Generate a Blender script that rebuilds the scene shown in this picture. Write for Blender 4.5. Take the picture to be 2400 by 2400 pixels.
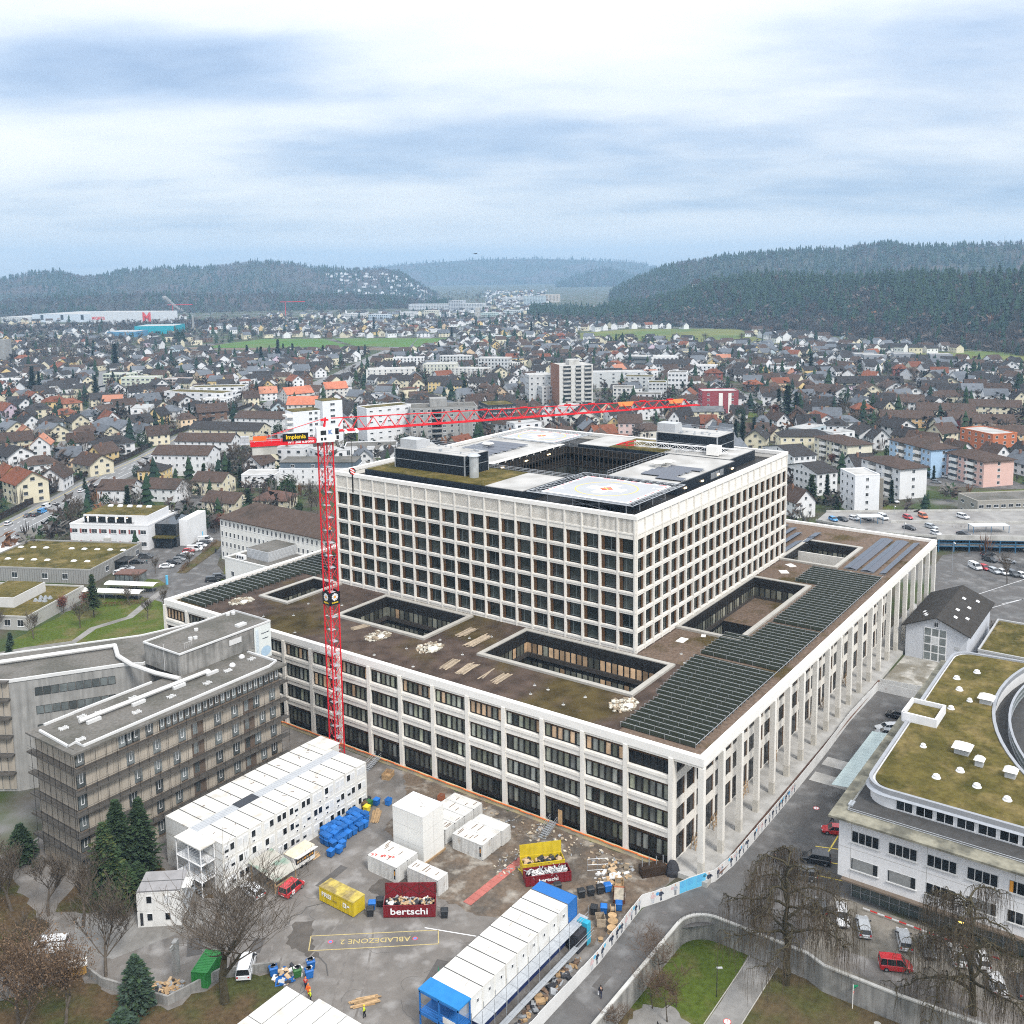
import bpy, math, random
import numpy as np
from mathutils import Vector, Matrix
R = math.radians
random.seed(7)
for o in list(bpy.data.objects): bpy.data.objects.remove(o)
SC = bpy.context.scene
COL = SC.collection
# ---------------------------------------------------------------- camera, world, sun, exposure
# metres; x runs along the hospital's right front, y along its left front, z=0 is the arcade floor
cam = bpy.data.cameras.new('camera'); cam_o = bpy.data.objects.new('camera', cam); COL.objects.link(cam_o)
cam.sensor_width = 36; cam.lens = 34.87; cam.shift_y = -0.1060; cam.clip_start = 1; cam.clip_end = 40000
cam_o.matrix_world = (Matrix.Translation((-128.697, -58.82, 90.783)) @ Matrix.Rotation(-0.9455, 4, 'Z')
                      @ Matrix.Rotation(math.pi/2 - 0.1325, 4, 'X') @ Matrix.Rotation(-0.01356, 4, 'Z'))
SC.camera = cam_o
SC.render.engine = 'CYCLES'
SC.render.resolution_x = SC.render.resolution_y = 1024
SC.view_settings.view_transform = 'Standard'; SC.view_settings.look = 'None'
SC.view_settings.exposure = 1.05; SC.view_settings.gamma = 1; SC.view_settings.use_curve_mapping = False
SC.cycles.max_bounces = 5; SC.cycles.diffuse_bounces = 2; SC.cycles.glossy_bounces = 2
SC.cycles.filter_width = 1.1; SC.cycles.use_denoising = False; SC.cycles.volume_bounces = 0; SC.cycles.transparent_max_bounces = 6
SUN_EL, SUN_AZ = R(48), R(-112)          # sun azimuth measured from +x
wd = bpy.data.worlds.new('World'); SC.world = wd; wd.use_nodes = True
nt = wd.node_tree; N = nt.nodes; N.clear()
def nd(t, **k):
 n = N.new(t)
 for a, v in k.items(): setattr(n, a, v)
 return n
def wl(a, b): nt.links.new(a, b)
sky = nd('ShaderNodeTexSky', sky_type='NISHITA', sun_disc=False, sun_elevation=SUN_EL, sun_rotation=math.pi/2 - SUN_AZ)
bg1 = nd('ShaderNodeBackground'); bg1.inputs[1].default_value = 0.1; wl(sky.outputs[0], bg1.inputs[0])
tc = nd('ShaderNodeTexCoord'); sp = nd('ShaderNodeSeparateXYZ'); wl(tc.outputs['Generated'], sp.inputs[0])
def ma(op, a, b=None, c=None, clamp=False):
 n = nd('ShaderNodeMath', operation=op, use_clamp=clamp)
 for i, v in enumerate((a, b, c)):
  if v is None: continue
  if isinstance(v, (int, float)): n.inputs[i].default_value = v
  else: wl(v, n.inputs[i])
 return n.outputs[0]
# cloud layer: directions projected on a curved cloud ceiling, so the bands flatten towards the horizon
zz = ma('MAXIMUM', sp.outputs[2], 0.0)
den = ma('ADD', zz, 0.16)
ca, sa = math.cos(R(35.8)), math.sin(R(35.8))
fwd = ma('ADD', ma('MULTIPLY', sp.outputs[0], ca), ma('MULTIPLY', sp.outputs[1], sa))
side = ma('SUBTRACT', ma('MULTIPLY', sp.outputs[0], sa), ma('MULTIPLY', sp.outputs[1], ca))
cx = nd('ShaderNodeCombineXYZ'); wl(ma('DIVIDE', side, den), cx.inputs[0]); wl(ma('DIVIDE', fwd, den), cx.inputs[1])
def noise(vec, scale, detail=5, rough=.55, off=(0, 0, 0), sc3=(1, 1, 1)):
 m = nd('ShaderNodeMapping'); wl(vec, m.inputs[0]); m.inputs[1].default_value = off; m.inputs[3].default_value = sc3
 n = nd('ShaderNodeTexNoise'); n.inputs['Scale'].default_value = scale; n.inputs['Detail'].default_value = detail
 n.inputs['Roughness'].default_value = rough; wl(m.outputs[0], n.inputs[0]); return n.outputs[0]
n1 = noise(cx.outputs[0], 0.62, 5, .5, (3.3, 1.1, 0), (1, 1.5, 1))
n2 = noise(cx.outputs[0], 1.9, 4, .5, (8.3, 4.1, 0), (1, 1.6, 1))
n3 = noise(cx.outputs[0], 7.0, 6, .6, (1.3, 2.1, 0), (1, 1.5, 1))
# the two broad darker banks of this sky, as soft lobes in direction space: (azimuth offset to the right, elevation)
elev = ma('DIVIDE', sp.outputs[2], ma('MAXIMUM', fwd, 0.05))
azi = ma('DIVIDE', side, ma('MAXIMUM', fwd, 0.05))
def lobe(x0, y0, sx, sy, amp):
 dx = ma('DIVIDE', ma('SUBTRACT', azi, x0), sx); dy = ma('DIVIDE', ma('SUBTRACT', elev, y0), sy)
 r2 = ma('ADD', ma('MULTIPLY', dx, dx), ma('MULTIPLY', dy, dy))
 return ma('MULTIPLY', ma('EXPONENT', ma('MULTIPLY', r2, -1.0)), amp)
dark = ma('ADD', ma('MULTIPLY', ma('SUBTRACT', n1, .5), 1.5), ma('ADD', ma('MULTIPLY', ma('SUBTRACT', n2, .5), .8), ma('MULTIPLY', ma('SUBTRACT', n3, .5), .22)))
for L in [(-.35, .20, .21, .042, .58), (.42, .215, .26, .065, .62), (.06, .127, .34, .046, .66), (-.30, .05, .3, .022, .45), (.42, .07, .3, .03, .30), (-.5, .12, .2, .02, -.35), (.02, .255, .3, .05, -.35), (-.3, .15, .2, .018, -.4), (-.1, .075, .2, .015, -.25), (.1, .03, .8, .022, -.45)]:
 dark = ma('ADD', dark, lobe(*L))
ramp = nd('ShaderNodeValToRGB'); cr = ramp.color_ramp
cr.elements[0].position = 0.0; cr.elements[0].color = (.99, .99, 1.0, 1)
cr.elements[1].position = 1.0; cr.elements[1].color = (.29, .40, .59, 1)
e = cr.elements.new(.35); e.color = (.83, .865, .92, 1)
e = cr.elements.new(.7); e.color = (.48, .585, .75, 1)
wl(ma('MULTIPLY_ADD', dark, .78, .26, clamp=True), ramp.inputs[0])
bg2 = nd('ShaderNodeBackground'); wl(ramp.outputs[0], bg2.inputs[0]); wl(ma('MULTIPLY', ma('ADD', 1.0, ma('MULTIPLY', zz, 1.3)), .475), bg2.inputs[1])   # overcast: the zenith is brighter than the horizon
mx = nd('ShaderNodeMixShader'); mx.inputs[0].default_value = 0.9; wl(bg1.outputs[0], mx.inputs[1]); wl(bg2.outputs[0], mx.inputs[2])
out = nd('ShaderNodeOutputWorld'); wl(mx.outputs[0], out.inputs[0])
sun = bpy.data.lights.new('sun', 'SUN'); sun.energy = 1.5; sun.angle = R(12); sun.color = (1, .96, .9)
sun_o = bpy.data.objects.new('sun', sun); COL.objects.link(sun_o)
sun_o.rotation_euler = Vector((math.cos(SUN_EL)*math.cos(SUN_AZ), math.cos(SUN_EL)*math.sin(SUN_AZ), math.sin(SUN_EL))).to_track_quat('Z', 'Y').to_euler()
GZ = -0.8
# ---------------------------------------------------------------- materials
MATS = {}
def mat(name, c=(.5, .5, .5), rough=.8, var=.12, scale=.6, c2=None, c2scale=.15, c2pos=(.45, .6), metal=0, objcol=False, bump=0, bscale=8,
  streak=0, emit=0, rnd=0, spec=.3, vdir=False, c3=None, c3scale=.05, c3pos=(.5,.6)):
 if name in MATS: return MATS[name]
 m = bpy.data.materials.new(name); m.use_nodes = True; t = m.node_tree; n = t.nodes; b = n['Principled BSDF']
 def l(a, b_): t.links.new(a, b_)
 b.inputs['Roughness'].default_value = rough; b.inputs['Metallic'].default_value = metal
 b.inputs['Specular IOR Level'].default_value = spec if rough < .75 else min(spec, .1)
 geo = n.new('ShaderNodeNewGeometry'); pos = geo.outputs['Position']
 def ns(sc, det=4, s3=None):
  x = n.new('ShaderNodeTexNoise'); x.inputs['Scale'].default_value = sc; x.inputs['Detail'].default_value = det
  if s3:
   mp = n.new('ShaderNodeMapping'); mp.inputs[3].default_value = s3; l(pos, mp.inputs[0]); l(mp.outputs[0], x.inputs[0])
  else: l(pos, x.inputs[0])
  return x.outputs[0]
 rgb = n.new('ShaderNodeRGB'); rgb.outputs[0].default_value = (*c, 1); col = rgb.outputs[0]
 def mix(f, a, bb, bt='MIX'):
  x = n.new('ShaderNodeMix'); x.data_type = 'RGBA'; x.blend_type = bt
  if isinstance(f, (int, float)): x.inputs[0].default_value = f
  else: l(f, x.inputs[0])
  for s, v in ((6, a), (7, bb)):
   if isinstance(v, tuple): x.inputs[s].default_value = (*v, 1)
   else: l(v, x.inputs[s])
  return x.outputs[2]
 def rmp(v, a, bb, lo=0., hi=1.):
  x = n.new('ShaderNodeMapRange'); l(v, x.inputs[0]); x.inputs[1].default_value = a; x.inputs[2].default_value = bb
  x.inputs[3].default_value = lo; x.inputs[4].default_value = hi; return x.outputs[0]
 if objcol:
  oi = n.new('ShaderNodeObjectInfo'); col = mix(1.0, col, oi.outputs['Color'], 'MULTIPLY')
 if c2: col = mix(rmp(ns(c2scale, 6), *c2pos), col, c2)
 if c3: col = mix(rmp(ns(c3scale, 6), *c3pos), col, c3)
 if rnd:
  oi = n.new('ShaderNodeObjectInfo'); v = rmp(oi.outputs['Random'], 0, 1, 1-rnd, 1+rnd)
  h = n.new('ShaderNodeHueSaturation'); l(v, h.inputs['Value']); l(col, h.inputs['Color']); col = h.outputs[0]
 if var:
  v = rmp(ns(scale, 5), .25, .75, 1-var, 1+var); h = n.new('ShaderNodeHueSaturation'); l(v, h.inputs['Value']); l(col, h.inputs['Color']); col = h.outputs[0]
 if streak:
  v = rmp(ns(1.0, 4, (1.6, 1.6, .12)), .4, .75, 1, 1-streak); h = n.new('ShaderNodeHueSaturation'); l(v, h.inputs['Value']); l(col, h.inputs['Color']); col = h.outputs[0]
 l(col, b.inputs['Base Color'])
 if emit: l(col, b.inputs['Emission Color']); b.inputs['Emission Strength'].default_value = emit
 if bump:
  bp = n.new('ShaderNodeBump'); bp.inputs['Strength'].default_value = bump; bp.inputs['Distance'].default_value = .1
  l(ns(bscale, 3), bp.inputs['Height']); l(bp.outputs[0], b.inputs['Normal'])
 m.diffuse_color = (*c, 1)
 MATS[name] = m; return m
def glass_mat(name, c, rough=.06, rnd=.5, spec=.8, objcol=False, emit=0):
 """window glass seen from outside by day: dark room behind, sky reflected on it; rooms differ"""
 if name in MATS: return MATS[name]
 m = mat(name, c, rough, .45, .45, spec=spec, rnd=rnd, objcol=objcol, emit=emit); m.node_tree.nodes['Principled BSDF'].inputs['IOR'].default_value = 1.5
 return m
# ---------------------------------------------------------------- mesh helpers
class MB:
 def __init__(s): s.v = []; s.f = []; s.m = []
 def face(s, pts, m=0):
  i = len(s.v); s.v += [tuple(p) for p in pts]; s.f.append(tuple(range(i, i+len(pts)))); s.m.append(m); return s
 def box(s, x0, y0, z0, x1, y1, z1, m=0, skip=''):
  i = len(s.v)
  s.v += [(x0,y0,z0),(x1,y0,z0),(x1,y1,z0),(x0,y1,z0),(x0,y0,z1),(x1,y0,z1),(x1,y1,z1),(x0,y1,z1)]
  for k, q in (('b',(0,3,2,1)),('t',(4,5,6,7)),('f',(0,1,5,4)),('r',(1,2,6,5)),('k',(2,3,7,6)),('l',(3,0,4,7))):
   if k not in skip: s.f.append(tuple(i+j for j in q)); s.m.append(m)
  return s
 def obox(s, c, size, rz=0, m=0, rx=0, ry=0):
  M4 = Matrix.Translation(c) @ Matrix.Rotation(rz, 4, 'Z') @ Matrix.Rotation(ry, 4, 'Y') @ Matrix.Rotation(rx, 4, 'X')
  i = len(s.v); a, b, d = (q/2 for q in size)
  s.v += [tuple(M4 @ Vector(p)) for p in ((-a,-b,-d),(a,-b,-d),(a,b,-d),(-a,b,-d),(-a,-b,d),(a,-b,d),(a,b,d),(-a,b,d))]
  for q in ((0,3,2,1),(4,5,6,7),(0,1,5,4),(1,2,6,5),(2,3,7,6),(3,0,4,7)): s.f.append(tuple(i+j for j in q)); s.m.append(m)
  return s
 def prism(s, poly, z0, z1, m=0, mt=None, bottom=True):
  if mt is None: mt = m
  n = len(poly); i = len(s.v)
  ar = sum(poly[k][0]*poly[(k+1)%n][1]-poly[(k+1)%n][0]*poly[k][1] for k in range(n))
  if ar < 0: poly = poly[::-1]
  s.v += [(x,y,z0) for x,y in poly] + [(x,y,z1) for x,y in poly]
  for k in range(n): s.f.append((i+k, i+(k+1)%n, i+n+(k+1)%n, i+n+k)); s.m.append(m)
  s.f.append(tuple(range(i+n, i+2*n))); s.m.append(mt)
  if bottom: s.f.append(tuple(range(i+n-1, i-1, -1))); s.m.append(m)
  return s
 def tube(s, p0, p1, r0, r1=None, n=6, m=0, cap=True):
  if r1 is None: r1 = r0
  p0, p1 = Vector(p0), Vector(p1); d = p1-p0
  if d.length < 1e-6: return s
  q = d.to_track_quat('Z', 'Y'); i = len(s.v)
  for p, r in ((p0, r0), (p1, r1)):
   for k in range(n): s.v.append(tuple(p + q @ Vector((r*math.cos(2*math.pi*k/n), r*math.sin(2*math.pi*k/n), 0))))
  for k in range(n): s.f.append((i+k, i+(k+1)%n, i+n+(k+1)%n, i+n+k)); s.m.append(m)
  if cap: s.f.append(tuple(range(i+n-1, i-1, -1))); s.m.append(m); s.f.append(tuple(range(i+n, i+2*n))); s.m.append(m)
  return s
 def path(s, pts, r, n=6, m=0):
  for a, b in zip(pts, pts[1:]): s.tube(a, b, r, r, n, m)
  return s
 def loft(s, rings, m=0, cap=True):
  i = len(s.v); n = len(rings[0])
  for r in rings: s.v += [tuple(p) for p in r]
  for a in range(len(rings)-1):
   for k in range(n): s.f.append((i+a*n+k, i+a*n+(k+1)%n, i+(a+1)*n+(k+1)%n, i+(a+1)*n+k)); s.m.append(m)
  if cap:
   s.f.append(tuple(range(i+n-1, i-1, -1))); s.m.append(m); e = i+(len(rings)-1)*n; s.f.append(tuple(range(e, e+n))); s.m.append(m)
  return s
 def strip(s, pts, z0, z1, th, m=0):
  """wall of thickness th along a polyline"""
  L = offset(pts, th/2); Rr = offset(pts, -th/2)
  for k in range(len(pts)-1):
   s.prism([L[k], L[k+1], Rr[k+1], Rr[k]], z0, z1, m)
  return s
 def mesh(s, name, mats):
  me = bpy.data.meshes.new(name); me.from_pydata(s.v, [], s.f)
  for x in mats: me.materials.append(MATS[x] if isinstance(x, str) else x)
  me.polygons.foreach_set('material_index', s.m); me.update(); return me
 def build(s, name, mats, parent=None, smooth=False, **kw):
  me = s.mesh(name, mats if isinstance(mats, (list, tuple)) else [mats])
  if smooth: me.polygons.foreach_set('use_smooth', [True]*len(me.polygons))
  return put(name, me, parent, **kw)
def offset(pts, d):
 out = []
 for i, p in enumerate(pts):
  a = Vector(pts[max(i-1, 0)][:2]); b = Vector(pts[min(i+1, len(pts)-1)][:2]); t = (b-a)
  t = t.normalized() if t.length else Vector((1, 0)); out.append((p[0]-t.y*d, p[1]+t.x*d))
 return out
def put(name, data, parent=None, loc=None, rot=None, scale=None, color=None, label=None, cat=None, group=None, kind=None):
 o = bpy.data.objects.new(name, data); COL.objects.link(o)
 if parent: o.parent = parent
 if loc is not None: o.location = loc
 if rot is not None: o.rotation_euler = (0, 0, rot) if isinstance(rot, (int, float)) else rot
 if scale is not None: o.scale = scale if not isinstance(scale, (int, float)) else (scale,)*3
 if color: o.color = (*color, 1)
 for k, v in (('label', label), ('category', cat), ('group', group), ('kind', kind)):
  if v: o[k] = v
 return o
def thing(name, label, cat, loc=(0, 0, 0), rot=0, group=None, scale=None):
 return put(name, None, None, loc, rot, scale, None, label, cat, group)
def struct(name, mb, mats): return mb.build(name, mats, kind='structure')
def copy_thing(root, loc, rot=0, label=None, color=None, scale=None, group=None):
 r = root.copy(); COL.objects.link(r); r.location = loc; r.rotation_euler = (0, 0, rot)
 if label: r['label'] = label
 if group: r['group'] = group
 if scale: r.scale = (scale,)*3 if isinstance(scale, (int, float)) else scale
 if color: r.color = (*color, 1)
 for ch in root.children:
  c = ch.copy(); COL.objects.link(c); c.parent = r
  if color and c.get('tint'): c.color = (*color, 1)
  for g in ch.children:
   d = g.copy(); COL.objects.link(d); d.parent = c
   if color and d.get('tint'): d.color = (*color, 1)
 return r
FONT = None
def text_mesh(body, size, name='lettering', bold=0.0, shear=0):
 cu = bpy.data.curves.new(name, 'FONT'); cu.body = body; cu.size = size; cu.align_x = 'CENTER'; cu.align_y = 'CENTER'
 cu.offset = bold; cu.extrude = .01; cu.shear = shear; cu.resolution_u = 3
 o = bpy.data.objects.new(name, cu); COL.objects.link(o)
 me = bpy.data.meshes.new_from_object(o.evaluated_get(bpy.context.evaluated_depsgraph_get()))
 bpy.data.objects.remove(o); bpy.data.curves.remove(cu); me.name = name; return me
def lettering(body, size, m, parent, loc, rot, bold=0.0, shear=0, name='lettering', sx=1):
 me = text_mesh(body, size, name, bold, shear); me.materials.clear(); me.materials.append(m)
 return put(name, me, parent, loc, rot, (sx, 1, 1))
# ---------------------------------------------------------------- shared materials
mat('white_concrete', (.80, .765, .70), .7, .06, .4, streak=.12)
mat('white_panel', (.78, .745, .68), .7, .04, .5)
mat('light_trim', (.83, .805, .76), .6, .04, .5)
mat('brown_metal', (.105, .054, .022), .45, .2, 2)
mat('dark_frame', (.013, .012, .011), .5, .1, 2)
mat('dark_panel', (.022, .020, .018), .5, .25, 1.2)
mat('blue_black', (.014, .020, .028), .45, .1, .5)
glass_mat('tower_glass', (.034, .040, .036), rnd=.6, spec=.32)
glass_mat('podium_glass', (.22, .22, .185), rnd=.7, objcol=True, spec=.3)
glass_mat('warm_glass', (.44, .30, .18), rnd=.5, emit=.08)
glass_mat('dark_glass', (.013, .015, .017), rnd=.5, spec=.3)
mat('roof_gravel', (.078, .056, .044), .95, .5, .35, c2=(.070, .052, .020), c2scale=.05, c2pos=(.50, .60), c3=(.09,.07,.05), c3scale=.5, c3pos=(.6,.75), bump=.4)
mat('light_gravel', (.150, .108, .080), .95, .35, 1.5, c2=(.075, .055, .022), c2scale=.12, c2pos=(.52, .66), bump=.4)
mat('pale_roof', (.46, .45, .43), .9, .12, .4, c2=(.36, .35, .33), c2scale=.2)
mat('moss_roof', (.108, .088, .025), .95, .35, 1.1, c2=(.055, .050, .012), c2scale=.14, c2pos=(.42, .66), c3=(.17,.13,.05), c3scale=.25, c3pos=(.48,.68), bump=.4)
mat('concrete', (.33, .325, .31), .85, .15, .5, streak=.35)
mat('pale_concrete', (.50, .49, .46), .85, .10, .4, c2=(.40,.39,.36), c2scale=.3)
mat('coping', (.40, .38, .34), .7, .1, .8)
mat('steel', (.42, .44, .46), .45, .1, 1, metal=.5)
mat('white_metal', (.80, .80, .80), .5, .04, .5)
mat('solar_glass', (.055, .062, .085), .25, .15, 3, spec=.6)
mat('rack_panel', (.024, .028, .019), .8, .2, 2, spec=.1)
mat('wood', (.42, .28, .15), .8, .25, 2, rnd=.25)
mat('old_wood', (.36, .29, .21), .9, .25, 2, rnd=.25)
mat('rubble', (.50, .45, .36), .95, .35, 2, rnd=.3)
# ---------------------------------------------------------------- hospital: podium with arcade, tower on top
HOSP = thing('hospital_building', 'large pale hospital with gridded tower and flat roofed podium behind a white arcade', 'hospital')
PA, PB, PT = 144.1, 131.2, 18.72          # podium length, depth, parapet top
TA, TB, TW, TD, TT = 31.8, 28.7, 79.67, 78.45, 45.0
WELLS = [(15.1, 107.6, 30, 115.2), (15.5, 68.1, 29.7, 91.3), (15.3, 20.8, 29.7, 52.6), (49.4, 15.6, 88.4, 28.0), (107.2, 15.2, 126.7, 28.3)]
RZ = 18.05
def sheet_with_holes(name, x0, y0, x1, y1, z, holes, m, parent=None, zone=None, kind=None):
 xs = sorted({x0, x1, *[h[0] for h in holes], *[h[2] for h in holes]}); ys = sorted({y0, y1, *[h[1] for h in holes], *[h[3] for h in holes]})
 mb = MB()
 for a, b in zip(xs, xs[1:]):
  for c, d in zip(ys, ys[1:]):
   mx_, my_ = (a+b)/2, (c+d)/2
   if any(h[0] < mx_ < h[2] and h[1] < my_ < h[3] for h in holes): continue
   mb.face([(a,c,z),(b,c,z),(b,d,z),(a,d,z)], zone(mx_, my_) if zone else 0)
 return mb.build(name, m, parent, kind=kind)
SPLIT = [(0,0,0,0)]
sheet_with_holes('roof', .9, .9, PA-.9, PB-.9, RZ, WELLS + [(.9,.9,.9,.9),(31.8,19.8,31.8,19.8)], ['roof_gravel', 'light_gravel'], HOSP, lambda x, y: 1 if y < 15.8 or x > 105 or (x > 31 and y < 29) else 0)
e = MB()
for x0, y0, x1, y1 in ((-.15,-.15,PA+.15,.9), (-.15,PB-.9,PA+.15,PB+.15), (-.15,.9,.9,PB-.9), (PA-.9,.9,PA+.15,PB-.9)): e.box(x0,y0,17.45,x1,y1,PT)
e.build('roof_edge', 'light_trim', HOSP)
e = MB()   # narrow shadow step under the parapet
e.box(-.02, -.02, 17.05, PA+.02, .8, 17.44).box(-.02, .8, 17.05, .8, PB, 17.44); e.build('roof_beam', 'white_concrete', HOSP)
# left front: columns every 7.88 m, window bays of six panes on four floors
COLB = [0.33] + [5.2 + 7.88*k for k in range(17)]
cm = MB().box(-.28, -.38, GZ, .5, .38, 17.45).mesh('facade_column', ['white_concrete'])
for y in COLB[1:]: put('facade_column', cm, HOSP, (0, y, 0))
FL = [(0.12, 4.15), (5.6, 8.55), (10.0, 12.95), (14.4, 17.05)]     # window sill / head of each floor
BW = 7.88 - .76
def rotL(o): o.rotation_euler = (0, 0, -math.pi/2)
beam = {}
for i, (z0, z1) in enumerate(((4.15, 5.6), (8.55, 10.0), (12.95, 14.4))):
 beam[i] = MB().box(-BW/2, -.05, z0, BW/2, .35, z1).box(-BW/2, -.2, z1-.55, BW/2, -.052, z1-.06).mesh('floor_beam', ['white_concrete'])
def window_bay(w, h, n, tall):
 """frame of a recessed window bay, x across, y into the building, z up; n panes"""
 mb = MB(); y0 = .42; top = .55 if not tall else .75
 mb.box(-w/2, y0-.02, h-top, w/2, y0+.12, h, 1); pw = w/n
 for k in range(int(w/.3)): mb.box(-w/2+.3*k+.12, y0-.05, h-top, -w/2+.3*k+.18, y0-.021, h, 0)
 mb.box(-w/2, y0-.06, 0, w/2, y0+.12, .16, 0)
 if tall: mb.box(-w/2, y0-.04, .16, w/2, y0+.12, .72, 0); mb.box(-w/2, y0-.05, h-top-.12, w/2, y0+.1, h-top, 0)
 for k in range(n+1): x = -w/2+pw*k; mb.box(max(x-.13, -w/2), y0-.14, .16, min(x+.13, w/2), y0+.12, h-top, 0)
 mb.face([(-w/2, .6, 0), (w/2, .6, 0), (w/2, .6, h), (-w/2, .6, h)], 0)
 return mb
bayM = {False: window_bay(BW, 2.95, 6, False).mesh('window_bay', ['dark_frame', 'brown_metal']), True: window_bay(BW, 4.03, 6, True).mesh('window_bay', ['dark_frame', 'brown_metal']),
  'top': window_bay(BW, 2.65, 6, False).mesh('window_bay', ['dark_frame', 'brown_metal'])}
pw = BW/6
paneM = {}
for k, h0, h1 in ((False, .16, 2.4), (True, .72, 3.16), ('top', .16, 2.1)):
 for g in ('podium_glass', 'warm_glass', 'dark_glass'):
  paneM[k, g] = MB().box(-pw/2+.13, .46, h0, pw/2-.13, .5, h1).mesh('glass_pane', [g])
rg = random.Random(5)
hid = MB()
for k in range(16):
 yc = (COLB[k+1] + COLB[k+2])/2
 for f, (z0, z1) in enumerate(FL):
  kind = True if f == 0 else ('top' if f == 3 else False)
  if f < 3: o = put('floor_beam', beam[f], HOSP, (0, yc, 0)); rotL(o)
  wb = put('window_bay', bayM[kind], HOSP, (0, yc, z0)); rotL(wb)
  dead = (f == 3 and k == 0)
  warm = f == 3 and 1 <= k <= 6
  for j in range(6):
   g = 'dark_glass' if dead else ('warm_glass' if (warm and rg.random() < .4) or (k == 15 and f == 3) or (k in (8,9,10) and f >= 2 and rg.random() < .25) else 'podium_glass')
   if k < 12:
    p = put('glass_pane', paneM[kind, g], wb, (-BW/2+pw*(j+.5), 0, 0)); v = rg.uniform(.35, 1.7) if f else rg.uniform(.3, .9)
    p.color = (v*.95, v, v*rg.uniform(.85, 1.1), 1)
   else:
    y = yc - (-BW/2+pw*(j+.5)); hid.box(.46, y-pw/2+.13, z0+.16, .5, y+pw/2-.13, z0+2.2, 1 if g == 'warm_glass' else 0)
hid.build('glass_panes', ['podium_glass', 'warm_glass'], HOSP, kind='stuff')
# insulation strip and orange membrane along the foot of the left front
MB().box(-.42, 5.2, GZ, -.05, PB, .02).build('insulation_strip', mat('insulation', (.62, .52, .30), .9, .15, .6, c2=(.40,.36,.28), c2scale=.3), HOSP)
mb = MB()
for k in range(60):
 y = 4.5+k*2.05; mb.obox((-.47, y+1, .03+.05*math.sin(k*2.3)), (.16, 2.08, .14), .03*math.sin(k), 0)
mb.build('orange_membrane', mat('orange_foil', (.85, .22, .06), .6, .1, 2), HOSP)
# arcade on the right front: free standing columns, recessed wall with windows
cm = MB().box(-.42, -.15, -.01, .42, .75, 17.06).box(-.424, -.154, 0, .424, .754, 2.1, 1).mesh('arcade_column', ['white_concrete', mat('column_wrap', (.58, .55, .49), .8, .08, 1)])
for k in range(21): put('arcade_column', cm, HOSP, (.33 + 7.172*k, 0, 0))
AW = 118.6
mb = MB(); mb.box(0.55, 5.0, -.02, AW, 5.3, .12)
for i, (z0, z1) in enumerate(((4.15, 5.6), (8.55, 10.0), (12.95, 14.4), (17.0, 17.44))): mb.box(0.55, 4.95, z0, AW, 5.3, z1)
mb.box(AW, 5, 0, AW+.3, 40, 17.4)
mb.build('arcade_wall', 'white_concrete', HOSP)
pm = MB().box(-.33, 4.9, 0, .33, 5.32, 17.0).mesh('wall_pier', ['white_concrete'])
for k in range(34): put('wall_pier', pm, HOSP, (.9 + 3.56*k, 0, 0))
def simple_window(w, h, name='arcade_window', side=.3, muln=2, g='dark_glass', fr='dark_frame', sd='brown_metal'):
 mb = MB(); mb.box(-w/2, .08, 0, w/2, .2, h, 0)
 mb.box(-w/2, 0, 0, -w/2+side, .2, h, 1).box(w/2-side, 0, 0, w/2, .2, h, 1)
 W2 = w-2*side
 for k in range(muln): x0 = -W2/2+W2/muln*k; mb.box(x0+.08, .05, .12, x0+W2/muln-.08, .078, h-.12, 2)
 return mb.mesh(name, [fr, sd, g])
aw = [simple_window(2.9, z1-z0) for z0, z1 in ((.1, 4.15), (5.6, 8.55), (10, 12.95), (14.4, 17.0))]
for k in range(33):
 for f, z0 in enumerate((.1, 5.6, 10, 14.4)): put('arcade_window', aw[f], HOSP, (.9 + 3.56*(k+.5), 5.02, z0))
# end wall inside the corner loggia (facing the yard) and ceiling
MB().box(.5, .8, 16.9, PA-.5, 5.0, 17.04).build('arcade_ceiling', 'white_concrete', HOSP)
mb = MB().box(.6, PB-.6, 0, PA-.6, PB-.3, 17.4).box(PA-.6, 30, 0, PA-.3, PB-.6, 17.4); mb.build('rear_wall', 'white_concrete', HOSP)
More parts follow.
